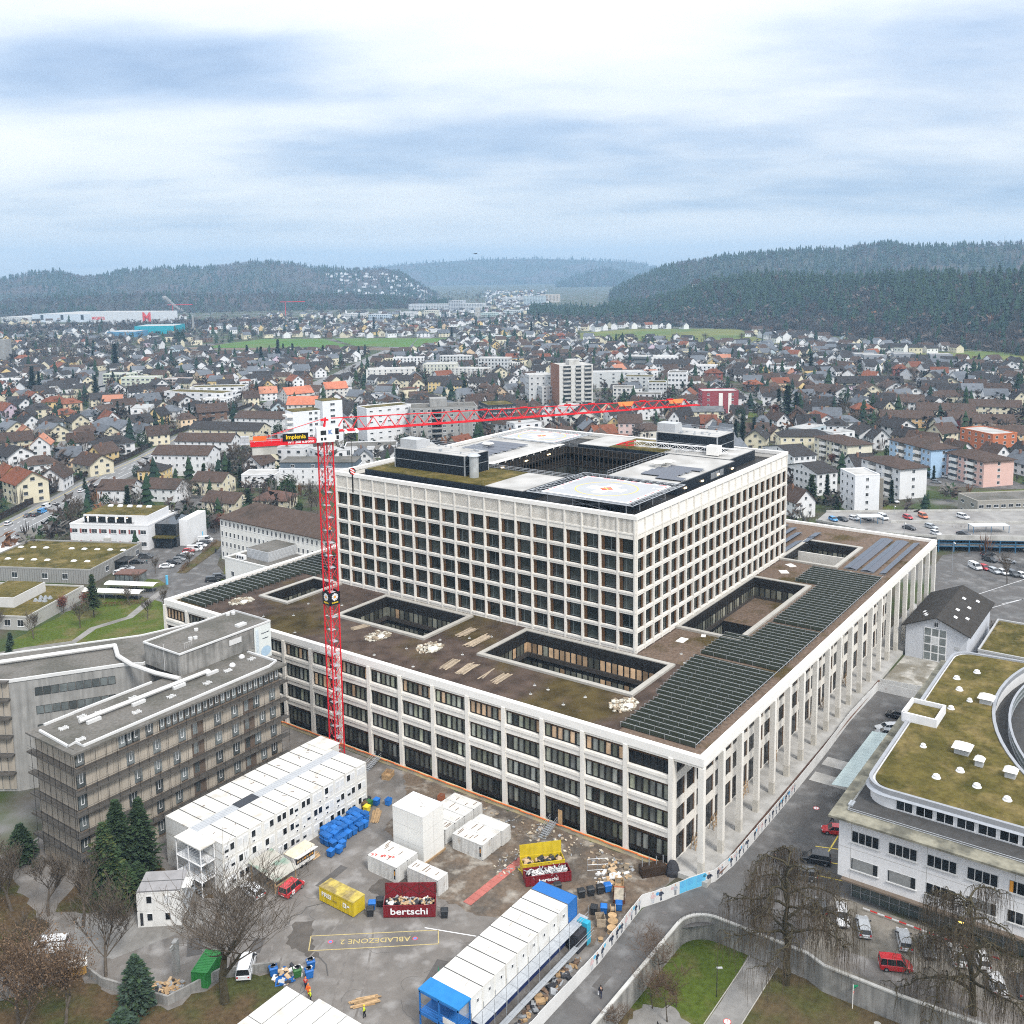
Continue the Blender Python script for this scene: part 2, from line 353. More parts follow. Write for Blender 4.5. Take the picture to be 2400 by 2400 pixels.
# courtyards cut in the podium roof
def courtyard(x0, y0, x1, y1, lit, deep):
 e = MB(); c = 1.0
 for q in ((x0-c,y0-c,x1+c,y0), (x0-c,y1,x1+c,y1+c), (x0-c,y0,x0,y1), (x1,y0,x1+c,y1)): e.box(*q[:2], RZ-.3, *q[2:], RZ+.42, 0)
 e.build('courtyard_coping', 'coping', HOSP)
 e = MB(); i = .12
 for q in ((x0,y0,x1,y0+i), (x0,y1-i,x1,y1), (x0,y0+i,x0+i,y1-i), (x1-i,y0+i,x1,y1-i)): e.box(*q[:2], RZ-.9, *q[2:], RZ+.25, 1); 
 w = .5
 e.box(x0, y1-.1, 3, x1, y1+w, RZ-.8, 1).box(x1-.1, y0, 3, x1+w, y1-.1, RZ-.8, 1).box(x0-w, y0, 3, x0+.02, y1, RZ-.8, 1).box(x0, y0-w, 3, x1, y0+.02, RZ-.8, 1)
 # cladding panels of the upper band: seams
 nx = int((x1-x0)/1.3); ny = int((y1-y0)/1.3)
 for k in range(nx+1): x = x0+(x1-x0)*k/nx; e.box(x-.05, y1-.2, 4, x+.05, y1-.101, RZ-.5, 0)
 for k in range(ny+1): y = y0+(y1-y0)*k/ny; e.box(x1-.2, y-.05, 4, x1-.101, y+.05, RZ-.5, 0)
 for z in (13.1, 8.6): e.box(x0, y1-.35, z, x1, y1-.101, z+.9, 2).box(x1-.35, y0, z, x1-.101, y1-.35, z+.9, 2)
 e.face([(x0,y0,3.2),(x1,y0,3.2),(x1,y1,3.2),(x0,y1,3.2)], 3)
 e.build('courtyard_wall', ['dark_frame', 'dark_panel', mat('dark_band', (.06, .052, .045), .5, .2, 1), 'coping'], HOSP)
 hx = (x1-x0)/nx; hy = (y1-y0)/ny; r = random.Random(int(x0*7))
 for z0, z1, on in ((14.05, 16.0, lit), (9.55, 12.2, lit*.15)):
  for k in range(nx):
   g = 'warm_glass' if r.random() < on*.45 else 'podium_glass'
   o = MB().box(x0+hx*k+.16, y1-.14, z0, x0+hx*(k+1)-.16, y1-.102, z1).build('courtyard_pane', g, HOSP); v = r.uniform(.3, 1); o.color = (v, v, v*.95, 1)
  for k in range(ny):
   g = 'warm_glass' if r.random() < on else 'podium_glass'
   o = MB().box(x1-.14, y0+hy*k+.16, z0, x1-.102, y0+hy*(k+1)-.16, z1).build('courtyard_pane', g, HOSP); v = r.uniform(.3, 1); o.color = (v, v, v*.95, 1)
for w, lit in zip(WELLS, (.05, .12, .9, .03, .0)): courtyard(*w, lit, 1)
MB().box(25.5, 20.9, 11, 29.6, 25, 13).build('courtyard_roof', 'light_gravel', HOSP)
MB().box(69.9,15.75,9,70,27.8,13.3).box(107.3,15.3,9,107.4,28.1,12.5).build('courtyard_wall','dark_panel',HOSP)
MB().box(70, 15.8, 9, 88.2, 27.8, 13.4).build('courtyard_roof', 'light_gravel', HOSP)
MB().box(107.4, 15.4, 9, 126.5, 28.1, 10.5).build('courtyard_roof', 'roof_gravel', HOSP)
# ---- tower
UL, NL, UR, NR = TW/20, 20, TD/22, 22
TZ = [(18.95 + 3.68*k, 18.95 + 3.68*k + 2.93) for k in range(6)]
mb = MB(); mb.box(TA+.62, TB+.62, 17.6, TA+1, TB+TW-.62, 44.2).box(TA+1, TB+.62, 17.6, TA+TD-.62, TB+1, 44.2); mb.build('tower_core', 'dark_frame', HOSP)
ribL = MB().box(-.26, -.04, 17.7, .26, .6, 44.2).box(-.16, -.16, 17.7, .16, -.041, 44.2).mesh('facade_rib', ['white_concrete'])
def bands(L, name='floor_band'):
 out = [(17.7, 18.95)] + [(TZ[k][1], TZ[k+1][0]) for k in range(5)] + [(TZ[5][1], 41.55)]
 return [MB().box(0, -.0, a, L, .58, b).box(0, -.1, b-.36, L, -.001, b-.03).mesh(name, ['white_concrete']) for a, b in out]
def face_L(u, z=0): return (TA, TB+TW-u, z)
def face_R(u, z=0): return (TA+u, TB, z)
for u in range(NL+1): rotL(put('facade_rib', ribL, HOSP, face_L(min(max(u*UL, .26), TW-.26))))
for u in range(NR+1): put('facade_rib', ribL, HOSP, face_R(min(max(u*UR, .26), TD-.26)))
for me in bands(TW): rotL(put('floor_band', me, HOSP, face_L(0)))
for me in bands(TD): put('floor_band', me, HOSP, face_R(0))
capm = MB()
for q in ((TA-.2,TB-.2,TA+TD+.2,TB+.7), (TA-.2,TB+TW-.7,TA+TD+.2,TB+TW+.2), (TA-.2,TB+.7,TA+.7,TB+TW-.7), (TA+TD-.7,TB+.7,TA+TD+.2,TB+TW-.7)): capm.box(*q[:2], 44.2, *q[2:], TT)
capm.build('parapet_cap', 'light_trim', HOSP)
mb = MB(); mb.box(TA+.3, TB+TW-.6, 17.7, TA+TD, TB+TW-.02, 44.2).box(TA+TD-.6, TB+.3, 17.7, TA+TD-.02, TB+TW-.6, 44.2); mb.build('tower_rear_wall', 'white_panel', HOSP)
pl = MB().box(-UL/2+.26, .14, 41.55, UL/2-.26, .5, 44.2)
for k in range(13): x = -UL/2+.42+k*.262; pl.box(x-.06, .02, 41.6, x+.06, .139, 44.15)
pl.m = [1]*6+[0]*(len(pl.m)-6); pl = pl.mesh('parapet_panel', ['white_panel', mat('louvre_gap_shade', (.40, .38, .34), .8, .05, 1)]); pr = MB().box(-UR/2+.26, .12, 41.55, UR/2-.26, .5, 44.2).mesh('parapet_panel', ['light_trim'])  # backing behind the fins is darker grey: shade of the gaps painted in
for u in range(NL): rotL(put('parapet_panel', pl, HOSP, face_L((u+.5)*UL)))
for u in range(NR): put('parapet_panel', pr, HOSP, face_R((u+.5)*UR))
def tower_window(w, sl, sr):
 h = 2.93; mb = MB(); mb.box(-w/2, .30, 0, -w/2+sl, .58, h, 1).box(w/2-sr, .30, 0, w/2, .58, h, 1)
 for k in range(3):
  for a, s in ((-w/2, sl), (w/2-sr, sr)): mb.box(a+s*(k+.5)/3-.04, .27, 0, a+s*(k+.5)/3+.04, .299, h, 1)
 mb.box(-w/2+sl, .38, 0, w/2-sr, .58, .16, 0).box(-w/2+sl, .38, h-.14, w/2-sr, .58, h, 0)
 mb.box(-w/2+sl, .38, .16, -w/2+sl+.1, .58, h-.14, 0).box(w/2-sr-.1, .38, .16, w/2-sr, .58, h-.14, 0)
 wi = mb.mesh('window', ['dark_frame', 'brown_metal']); x0, x1 = -w/2+sl+.1, w/2-sr-.1
 pa = []
 for hh in (.95, .4, .0):    # blind or room partition seen behind the glass
  p = MB().box(x0, .50, .16, x1, .54, h-.14, 0); p.box(x0+.05, .47, .2, x1-.05, .499, .3, 1)
  if hh: p.box(x0+(x1-x0)*hh*.6, .49, .3, x0+(x1-x0)*hh*.6+.1, .499, h-.2, 1)
  pa.append(p.mesh('glass_pane', ['tower_glass', mat('glass_edge', (.16, .19, .19), .2, .1, 1)]))
 return wi, pa
wL, pL = tower_window(UL-.52, .66, .34); wR, pR = tower_window(UR-.52, .2, .62)
for u in range(NL):
 for z0, z1 in TZ: o = put('window', wL, HOSP, face_L((u+.5)*UL, z0)); rotL(o); put('glass_pane', rg.choice(pL), o)
for u in range(NR):
 for z0, z1 in TZ: o = put('window', wR, HOSP, face_R((u+.5)*UR, z0)); put('glass_pane', rg.choice(pR), o)
# ---- tower roof: ring of dark plant storeys round the deep court
def tl(x, y, z=0): return (TA+x, TB+y, z)
UZ = 43.2
def tbox(mb, x0, y0, z0, x1, y1, z1, m=0, skip=''): return mb.box(TA+x0, TB+y0, z0, TA+x1, TB+y1, z1, m, skip)
mb = MB(); c0, c1, d0, d1 = 20.8, 55.0, 22.8, 50.8
for q in ((.7,.7,c0,TW-.7), (c1,.7,TD-.7,TW-.7), (c0,.7,c1,d0), (c0,d1,c1,TW-.7)): tbox(mb, q[0], q[1], 42.0, q[2], q[3], UZ)
mb.build('upper_roof', 'dark_panel', HOSP)
mb = MB()
RT = 45.5
for q in ((3.6,28.5,c0-.4,73.5), (26.5,4.8,57.5,d0-.5)): tbox(mb, *q[:2], UZ, *q[2:], RT)
for q in ((23,d1+1.2,54.5,73.5), (58,6.5,73.5,49)): tbox(mb, *q[:2], UZ, *q[2:], RT)
mb.build('plant_storey', 'blue_black', HOSP)
mb = MB()
for q, m in (((3.9,38.5,c0-.7,73.2),0), ((3.9,28.8,c0-.7,38.5),1), ((26.8,5.1,57.2,d0-.8),1), ((23.3,d1+1.5,54.2,73.2),1), ((58.3,24,73.2,40),0), ((58.3,6.8,73.2,24),1), ((58.3,40,73.2,48.7),1)):
 tbox(mb, q[0], q[1], RT, q[2], q[3], RT+.12, m)
mb.build('plant_roof', ['moss_roof', 'pale_roof'], HOSP)
mb = MB()    # court walls with slats
cwz = 45.3
tbox(mb, c0, d1, 18, c1+.4, d1+.4, cwz, 0); tbox(mb, c1, d0, 18, c1+.4, d1, cwz, 0); tbox(mb, c0-.4, d0, 18, c0, d1, 44.9, 0); tbox(mb, c0, d0-.4, 18, c1, d0, 44.9, 0)
for k in range(27): x = c0+(c1-c0)*k/26; tbox(mb, x-.09, d1-.14, 20, x+.09, d1-.001, cwz-.1, 1)
for k in range(23): y = d0+(d1-d0)*k/22; tbox(mb, c1-.14, y-.09, 20, c1-.001, y+.09, cwz-.1, 1)
for z in (43.6, 40.4, 36.7, 33): tbox(mb, c0, d1-.2, z, c1-.2, d1-.141, z+.16, 2); tbox(mb, c1-.2, d0, z, c1-.141, d1-.2, z+.16, 2)
mb.build('court_wall', ['dark_panel', mat('slat_brown', (.075, .058, .042), .6, .2, 1), 'dark_band'], HOSP)
glass_mat('court_glass', (.05, .055, .05), rnd=.4)
for k in range(26):
 x = c0+(c1-c0)*k/26; tbox(MB(), x+.15, d1-.1, 37.2, x+(c1-c0)/26-.15, d1-.05, 40.0).build('court_pane', 'court_glass', HOSP)
for k in range(22):
 y = d0+(d1-d0)*k/22; tbox(MB(), c1-.1, y+.15, 37.2, c1-.05, y+(d1-d0)/22-.15, 40.0).build('court_pane', 'court_glass', HOSP)
lamp = mat('lamp_glow', (1, .75, .45), .5, 0, emit=3)
for x in (26, 36, 46): tbox(MB(), x, d1-.25, 44.3, x+1.2, d1-.15, 44.5).build('wall_lamp', lamp, HOSP)
for x in (30, 38.5, 47, 55): tbox(MB(), x, 4.6, 44.0, x+1.0, 4.79, 44.25).build('wall_lamp', lamp, HOSP)
mb = MB()
for k in range(3): tbox(mb, 43.5+2.4*k, 4.72, 43.6, 45.6+2.4*k, 4.79, 45.0)
mb.build('louvre', 'steel', HOSP)
# railing bars along the court edges
mb = MB()
for x in np.arange(27.5, 57, 2.0): mb.tube(tl(x, 22.2, RT), tl(x, 22.2, RT+1), .05, n=4)
mb.tube(tl(27.5, 22.2, RT+1), tl(57, 22.2, RT+1), .05, n=4).tube(tl(27.5, 22.2, RT+.5), tl(57, 22.2, RT+.5), .04, n=4)
for y in np.arange(24, 51, 2.0): mb.tube(tl(20.0, y, RT), tl(20.0, y, RT+1), .05, n=4)
for z in (.35, .7, 1): mb.tube(tl(20.0, 24, RT+z), tl(20.0, 51, RT+z), .05, n=4)
mb.build('roof_railing', 'steel', HOSP)
# plant rooms
def plant_room(x0, y0, x1, y1, z0, z1):
 r = MB(); tbox(r, x0, y0, z0, x1, y1, z1, 0)
 n = int((y1-y0)/.45)
 for k in range(n): y = y0+(y1-y0)*(k+.5)/n; tbox(r, x0-.08, y-.08, z0+.1, x0-.001, y+.08, z1-.1, 0)
 n = int((x1-x0)/.45)
 for k in range(n): x = x0+(x1-x0)*(k+.5)/n; tbox(r, x-.08, y0-.08, z0+.1, x+.08, y0-.001, z1-.1, 0)
 zm = (z0+z1)/2; tbox(r, x0-.14, y0-.14, zm-.06, x0-.081, y1, zm+.06, 1); tbox(r, x0-.081, y0-.14, zm-.06, x1, y0-.081, zm+.06, 1)
 for p in ((x0,y0), (x0,y1), (x1,y0)): tbox(r, p[0]-.16, p[1]-.16, z0, p[0]+.1, p[1]+.1, z1+.02, 1)
 o = r.build('plant_room', ['blue_black', 'steel'], HOSP)
 g = MB(); tbox(g, x0+.1, y0+.1, z1, x1-.1, y1-.1, z1+.1, 0)
 for k in range(14):
  x, y = rg.uniform(x0+1, x1-1), rg.uniform(y0+1, y1-1); g.tube(tl(x, y, z1+.1), tl(x, y, z1+rg.uniform(.3, .7)), rg.uniform(.15, .4), n=8, m=1)
 for a, b in (((x0,y0),(x1,y0)), ((x0,y0),(x0,y1)), ((x1,y0),(x1,y1)), ((x0,y1),(x1,y1))):
  for z in (.55, 1.0): g.tube(tl(*a, z1+z), tl(*b, z1+z), .035, n=4, m=1)
 yb = y0+(y1-y0)*.72
 tbox(g, x0+1, yb, z1+.1, x0+4.5, yb+5, z1+2.3, 2); tbox(g, x0+5, yb+1, z1+.1, x0+7, yb+3, z1+1.5, 2)
 g.build('roof_units', ['pale_roof', 'steel', mat('grey_metal', (.45, .46, .47), .5, .1, 1)], o)
plant_room(9.2, 48.2, 17.8, 69, RT, 50.0)
plant_room(63, 12, 73, 28.5, RT, 49.7)
r = MB(); r.tube(tl(9.5, 45.8, RT), tl(9.5, 45.8, 50.5), 1.05, n=18).tube(tl(11.6, 47, RT), tl(11.6, 47, 50.2), .6, n=12)
r.tube(tl(9.5, 45.8, 50.5), tl(9.5, 45.8, 50.9), 1.5, .9, n=18); r.build('exhaust_duct', mat('galvanised', (.50, .52, .53), .4, .15, .8, metal=.4), HOSP, smooth=False)
for x, y in ((41.5, 17), (44, 15.6), (41.3, 66)):
 h = MB(); h.tube(tl(x, y, RT), tl(x, y, RT+.9), .8, n=8).tube(tl(x, y, RT+.9), tl(x, y, RT+1.15), 1.4, 1.7, n=8).tube(tl(x, y, RT+1.15), tl(x, y, RT+1.45), 1.7, .8, n=8)
 h.build('vent_hood', 'light_trim', HOSP)
# helipads
mat('deck_grey', (.40, .41, .42), .7, .05, .3); mat('paint_white', (.85, .85, .85), .6, .03, 1); mat('paint_red', (.75, .06, .05), .6, .05, 1); mat('paint_yellow', (.80, .62, .12), .6, .06, 1)
mat('net', (.30, .31, .32), .6, .1, 1)
def ring2(mb, cx_, cy_, z, r, w, m, n=40):
 for k in range(n):
  a, b = 2*math.pi*k/n, 2*math.pi*(k+1)/n
  mb.face([(cx_+(r-w)*math.cos(a), cy_+(r-w)*math.sin(a), z), (cx_+r*math.cos(a), cy_+r*math.sin(a), z), (cx_+r*math.cos(b), cy_+r*math.sin(b), z), (cx_+(r-w)*math.cos(b), cy_+(r-w)*math.sin(b), z)], m)
def helipad(ox, oy, sx, sy, z):
 x0, y0 = TA+ox, TB+oy; x1, y1 = x0+sx, y0+sy; cx_, cy_ = (x0+x1)/2, (y0+y1)/2
 d = MB(); d.box(x0, y0, z-.35, x1, y1, z, 0); pad = d.build('helipad', 'deck_grey', HOSP)
 m = MB()
 for q in ((x0+.1,y0+.1,x1-.1,y0+.8), (x0+.1,y1-.8,x1-.1,y1-.1), (x0+.1,y0+.8,x0+.8,y1-.8), (x1-.8,y0+.8,x1-.1,y1-.8)): m.box(*q[:2], z, *q[2:], z+.01, 0)
 m.box(cx_-4.2, cy_-1.3, z, cx_+4.2, cy_+1.3, z+.012, 0).box(cx_-1.3, cy_-4.2, z, cx_+1.3, cy_-1.3, z+.012, 0).box(cx_-1.3, cy_+1.3, z, cx_+1.3, cy_+4.2, z+.012, 0)
 m.face([(cx_-1.7,cy_,z+.022),(cx_,cy_-1.7,z+.022),(cx_+1.7,cy_,z+.022),(cx_,cy_+1.7,z+.022)], 1)
 for q in ((-1.1,.08),): m.obox((cx_, cy_, z+.03), (3.0, .22, .01), R(45), 2); m.obox((cx_, cy_, z+.032), (2.2, .2, .01), R(-45), 2)
 ring2(m, cx_, cy_, z+.016, 6.6, .25, 2)
 n = 11
 for k in range(n):
  if k % 2: continue
  for a in (y1-.62, y0+.3): m.box(x0+1+(sx-2)*k/n, a if a > cy_ else a-.0, z+.012, x0+1+(sx-2)*(k+1)/n, a+.3, z+.03, 1)
  m.box(x1-.62, y0+1+(sy-2)*k/n, z+.012, x1-.3, y0+1+(sy-2)*(k+1)/n, z+.03, 1)
 m.build('pad_marking', ['paint_white', 'paint_red', 'paint_yellow'], pad)
 nb = MB(); w = 2.1; zo = z+.15
 O = [(x0-w,y0-w),(x1+w,y0-w),(x1+w,y1+w),(x0-w,y1+w)]; I = [(x0,y0),(x1,y0),(x1,y1),(x0,y1)]
 for k in range(4):
  a, b = O[k], O[(k+1)%4]; c, dd = I[k], I[(k+1)%4]; nb.tube((*a, zo), (*b, zo), .09, n=4); ns_ = 13
  for j in range(ns_+1):
   t = j/ns_; p = [a[i]+(b[i]-a[i])*t for i in (0, 1)]; q = [c[i]+(dd[i]-c[i])*t for i in (0, 1)]; nb.tube((*p, zo), (*q, z-.15), .06, n=4)
  for j in (.33, .66): nb.tube((a[0]+(c[0]-a[0])*j, a[1]+(c[1]-a[1])*j, zo-.1*j), (b[0]+(dd[0]-b[0])*j, b[1]+(dd[1]-b[1])*j, zo-.1*j), .03, n=4)
 nb.build('safety_net', 'steel', pad)
 lg = MB()
 for x in np.linspace(x0+1, x1-1, 4):
  for y in np.linspace(y0+1, y1-1, 4): lg.tube((x, y, UZ), (x, y, z-.35), .12, n=6)
 for x in (x0+1, x1-1): lg.tube((x, y0+1, UZ), (x, y1-1, z-.4), .08, n=4).tube((x, y1-1, UZ), (x, y0+1, z-.4), .08, n=4)
 lg.build('pad_legs', 'steel', pad)
 for txt, p in (('6.9t', (cx_+5.5, y0+1.7)), ('6.9t', (cx_-4.5, y1-1.8))):
  lettering(txt, 1.1, MATS['paint_white'], pad, (*p, z+.02), -math.pi/2 if p[1] > cy_ else -math.pi/2)
helipad(4.3, 4.1, 18.4, 20.4, 46.0)
helipad(54.6, 54.2, 13.8, 17.2, 46.0)
# steel walkway between pads
mb = MB(); tbox(mb, 23.0, 50.9, 45.7, 54.5, 52.4, 45.85)
for x in np.arange(24, 54, 3.0): mb.tube(tl(x, 51, 43.4), tl(x+1.5, 51, 45.7), .07, n=4).tube(tl(x+3, 51, 43.4), tl(x+1.5, 51, 45.7), .07, n=4)
mb.build('walkway', 'light_trim', HOSP)
# ---------------------------------------------------------------- ground, roads, yard, walls
mat('ground_town', (.085, .075, .055), .95, .25, .08, c2=(.055, .075, .028), c2scale=.05, c2pos=(.42, .55), c3=(.16, .155, .15), c3scale=.03, c3pos=(.52, .6))
mat('asphalt', (.115, .109, .104), .9, .12, .7, c2=(.12, .118, .115), c2scale=.13, c2pos=(.48, .68), c3=(.21,.205,.20), c3scale=.3, c3pos=(.5,.75), bump=.15)
mat('asphalt_yard', (.180, .164, .148), .9, .16, .6, c2=(.135, .125, .115), c2scale=.12, c2pos=(.48, .66), c3=(.27,.255,.24), c3scale=.35, c3pos=(.52,.7), bump=.15)
mat('dirt', (.15, .115, .085), .95, .3, 1.2, c2=(.105, .09, .075), c2scale=.2, c2pos=(.45, .6), c3=(.30, .27, .23), c3scale=.35, c3pos=(.52, .66), bump=.6, bscale=3)
mat('lawn', (.072, .10, .016), .95, .3, 1.5, c2=(.13, .115, .045), c2scale=.14, c2pos=(.48, .66), bump=.5)
mat('lawn_dull', (.075, .075, .026), .95, .3, 1.2, c2=(.10, .075, .04), c2scale=.18, c2pos=(.42, .6), bump=.5)
mat('leaf_litter', (.095, .065, .035), .95, .35, 1.5, c2=(.06, .065, .022), c2scale=.16, c2pos=(.45, .62), bump=.5)
mat('paving', (.43, .42, .40), .9, .12, .5, c2=(.34, .33, .31), c2scale=.3)
mat('gravel_path', (.26, .25, .235), .95, .15, 1, c2=(.19, .18, .165), c2scale=.2)
LZ = -3.5
sheet_with_holes('ground', -700, -900, 9500, 8500, GZ, [(-220, -190, -7.9, -2.1)], 'ground_town', kind='structure')
# sunken garden in front of the road: lawn, path and dull grass, 2.7 m below
def flat(name, poly, z, m, kind='structure', rough=0):
 if rough:
  r_ = random.Random(len(poly)); q_ = []
  for a, b in zip(poly, poly[1:]+poly[:1]):
   n_ = max(1, int(math.hypot(b[0]-a[0], b[1]-a[1])/(rough*2)))
   q_ += [(a[0]+(b[0]-a[0])*k/n_+r_.uniform(-rough, rough)*(k > 0), a[1]+(b[1]-a[1])*k/n_+r_.uniform(-rough, rough)*(k > 0)) for k in range(n_)]
  poly = q_
 mb = MB(); mb.face([(x, y, z) for x, y in poly]); 
 o = mb.build(name, m, kind=kind)
 if o.data.polygons[0].normal.z < 0: o.data.flip_normals()
 return o
flat('garden_ground', [(-220,-190), (-7.9,-190), (-7.9,-2.1), (-220,-2.1)], LZ, 'lawn_dull')
flat('garden_lawn', [(-26,-2.0), (-8,-2.0), (-7.9,-10.9), (-18.5,-11.2), (-26,-11.6)], LZ+.006, 'lawn')
flat('garden_path', [(-60,-11.2), (-18,-11.3), (-8.2,-10.8), (-8.2,-14.8), (-20.5,-15.1), (-60,-15.6)], LZ+.012, 'gravel_path')
flat('garden_dirt_patch', [(-34,-3), (-24.5,-3.2), (-22.8,-7), (-25,-11.2), (-40,-11.2)], LZ+.010, 'gravel_path', rough=.4)
mb = MB()
for y in (-11.15, -15.05): mb.obox((-30, y-.1, LZ+.05), (44, .12, .1), R(.5))
mb.build('path_edging', 'coping', kind='structure')
mb = MB(); pts = [(-130,-2.1), (-12.0,-2.1)] + [(-12.0+4.1*math.sin(t), -6.2+4.1*math.cos(t)) for t in np.linspace(.2, math.pi/2, 8)] + [(-7.9,-15), (-7.9,-19), (-9.0,-21.5), (-9.0,-31), (-8.0,-45), (-7.5,-70), (-7.5,-190)]
mb.strip(pts, LZ-.3, .1, .32, 0); RW = thing('retaining_wall', 'curved grey concrete retaining wall between the sunken lawn and the road', 'wall')
mb.build('wall_face', mat('stained_concrete', (.33, .32, .30), .9, .15, .5, streak=.45, c2=(.22,.215,.2), c2scale=.3), RW)
MB().strip(pts, .1, .3, .48, 0).build('wall_coping', 'pale_concrete', RW)
# corner piece of the ground behind the curved wall
flat('road_corner', [(-12.0,-2.1)] + [(-12.0+4.1*math.sin(t), -6.2+4.1*math.cos(t)) for t in np.linspace(.2, math.pi/2, 8)] + [(-7.9,-2.1)], GZ+.002, 'asphalt')
mb = MB()
for k in range(14):
 t = pts[2+k % 8] if k < 8 else None
for a, b in zip(pts[1:9], pts[2:10]): mb.tube((*a, .3), (*a, .75), .02, n=4).tube((*a, .75), (*b, .75), .02, n=4).tube((*a, .5), (*b, .5), .015, n=4)
mb.build('wall_railing', 'dark_frame', RW)
# road between the hoarding and the garden, the street beside the arcade, car park on the right
flat('road', [(-140,-1.9), (-12,-1.9), (-7.9,-6.0), (-7.9,-60), (8,-60), (8,-17.6), (85,-17.6), (85,-1.9), (5,-1.9), (-10.7,4.2), (-40,3.7), (-140,3.7)], GZ+.008, 'asphalt')
flat('car_park', [(-7.7,-17.5), (-1.4,-17.5), (8,-17.5), (8,-75), (-7.3,-75), (-8.6,-31), (-8.7,-22)], GZ+.014, mat('setts', (.235, .215, .185), .95, .2, 1.2, c2=(.17,.155,.13), c2scale=.25, bump=.5))
for q in ((-6.9,-22,-3.2,-70),):
 flat('car_park_lane', [(q[0],q[1]), (q[2],q[1]), (q[2]+1.2,q[3]), (q[0]+.4,q[3])], GZ+.02, 'asphalt_yard')
for a0, a1 in ((38.5, 42.0), (45.3, 48.8)): flat('concrete_patch', [(a0,-11.5), (a1,-11.2), (a1,-3), (a0,-3)], GZ+.02, 'paving')
flat('arcade_floor', [(-1.2,-1.35), (PA+1,-1.35), (PA+1,5.2), (-1.2,5.2)], 0, 'paving')
MB().box(-1.2, -1.36, GZ, PA+1, 5.2, -.006).build('arcade_base', 'pale_concrete', kind='structure')
flat('rough_concrete_yard', [(86,-1.6), (108,-1.9), (109.3,-9.8), (107,-18), (86,-17.6)], GZ+.02, mat('broken_concrete', (.33, .315, .28), .95, .2, .6, c2=(.20, .18, .14), c2scale=.16, c2pos=(.45, .58), c3=(.42,.40,.36), c3scale=.3, c3pos=(.55,.65)))
flat('rubble_strip', [(2,-1.37), (88,-1.37), (88,-2.25), (2,-2.2)], .12, mat('red_dirt', (.13, .075, .055), .95, .4, 1.5, bump=.5))
def line(name, a, b, w, m='paint_yellow', z=GZ+.03):
 a, b = Vector(a), Vector(b); d = (b-a).normalized(); n = Vector((-d.y, d.x))*w/2
 return flat(name, [tuple(a-n), tuple(b-n), tuple(b+n), tuple(a+n)], z, m)
for a, b in (((24.5,-13), (17.5,-13.2)), ((18.6,-11), (21,-17.4)), ((14.6,-11.4), (16.5,-17.4)), ((10.8,-12), (12,-17.4)), ((66,-9.2), (63,-13.2)), ((63,-13), (68,-13.4))): line('bay_line', a, b, .22)
def disc(name, x, y, r, m, z=GZ+.03, n=20, parent=None, kind='structure'):
 mb = MB(); mb.face([(x+r*math.cos(2*math.pi*k/n), y+r*math.sin(2*math.pi*k/n), z) for k in range(n)]); return mb.build(name, m, parent, kind=kind)
mat('cast_iron', (.13, .12, .115), .7, .15, 3)
for k, (x, y) in enumerate(((-9.9,1.2), (-5.6,-2.6), (-6.6,-5), (3.4,-6.2), (20.5,-6.4), (-21,.9), (-24.2,.6))): disc('manhole_cover', x, y, .42, 'cast_iron')
for x, y, z in ((29.8,-7.3,GZ), (-21.2,-13.4,LZ+.02)):      # painted no-stopping roundels
 mb = MB(); ring2(mb, x, y, z+.035, .5, .09, 0, 24); mb.face([(x+.41*math.cos(2*math.pi*k/20), y+.41*math.sin(2*math.pi*k/20), z+.034) for k in range(20)], 1); mb.obox((x, y, z+.042), (.7, .09, .008), R(20), 0)
 mb.build('road_roundel', ['paint_red', 'paint_white'], kind='structure')
# construction yard
flat('yard', [(-1.0,3.5), (-10.7,4.6), (-40,4.0), (-90,4.0), (-120,30), (-120,75), (-60,95), (-.5,95)], GZ+.012, 'asphalt_yard')
flat('yard_dirt', [(-.4,3.8), (-10.5,5.2), (-22.4,6.2), (-23,14), (-25.2,22), (-26,30), (-22,37), (-17,49), (-8,52), (-.4,60)], GZ+.02, 'dirt', rough=.5)
flat('yard_wet_patch', [(-27.5,40.5), (-24.2,36), (-27.2,33.8), (-30.5,37.5), (-30.3,40)], GZ+.022, mat('wet_asphalt', (.085, .074, .063), .7, .3, .6), rough=.35)
flat('yard_wet_patch', [(-41.5,43.5), (-39.8,41.5), (-43.5,38), (-44.9,34.6), (-45.6,36), (-45.5,41)], GZ+.022, 'wet_asphalt', rough=.35)
flat('yard_dirt_side', [(-45,52.5), (-61,58), (-63,64.5), (-58,72), (-51,63)], GZ+.021, 'gravel_path')
for pts_ in ([(-42.5,43.8), (-41,44.9), (-39.8,44.1), (-38.3,44.6), (-36.2,43.2)], [(-44.5,36.2), (-45.2,33.4), (-46.6,31.6)]):
 mb = MB(); l1 = offset(pts_, .09); l2 = offset(pts_, -.09)
 for k in range(len(pts_)-1): mb.face([(*l2[k], GZ+.026), (*l2[k+1], GZ+.026), (*l1[k+1], GZ+.026), (*l1[k], GZ+.026)])
 mb.build('asphalt_crack', mat('tar', (.10, .095, .09), .8, .1, 1), kind='structure')
for k, (x, y, a, w, h) in enumerate(((-38, 20, .3, 5, 2.2), (-48, 44, .6, 3, 1.6), (-31, 47, .1, 6, 1.4), (-27, 1.5, .02, 3, 1.2), (5, -9, .4, 4, 2), (40, -14, .1, 6, 1.5), (-16, -.3, .1, 1.2, 4), (-53, 51, .9, 4, 2))):
 c_, s_ = math.cos(a), math.sin(a); flat('asphalt_patch', [(x+u*c_-v*s_, y+u*s_+v*c_) for u, v in ((-w/2,-h/2),(w/2,-h/2),(w/2,h/2),(-w/2,h/2))], GZ+.0235, mat('patch_tar', (.105, .098, .092), .9, .15, .8))
rt = random.Random(14)
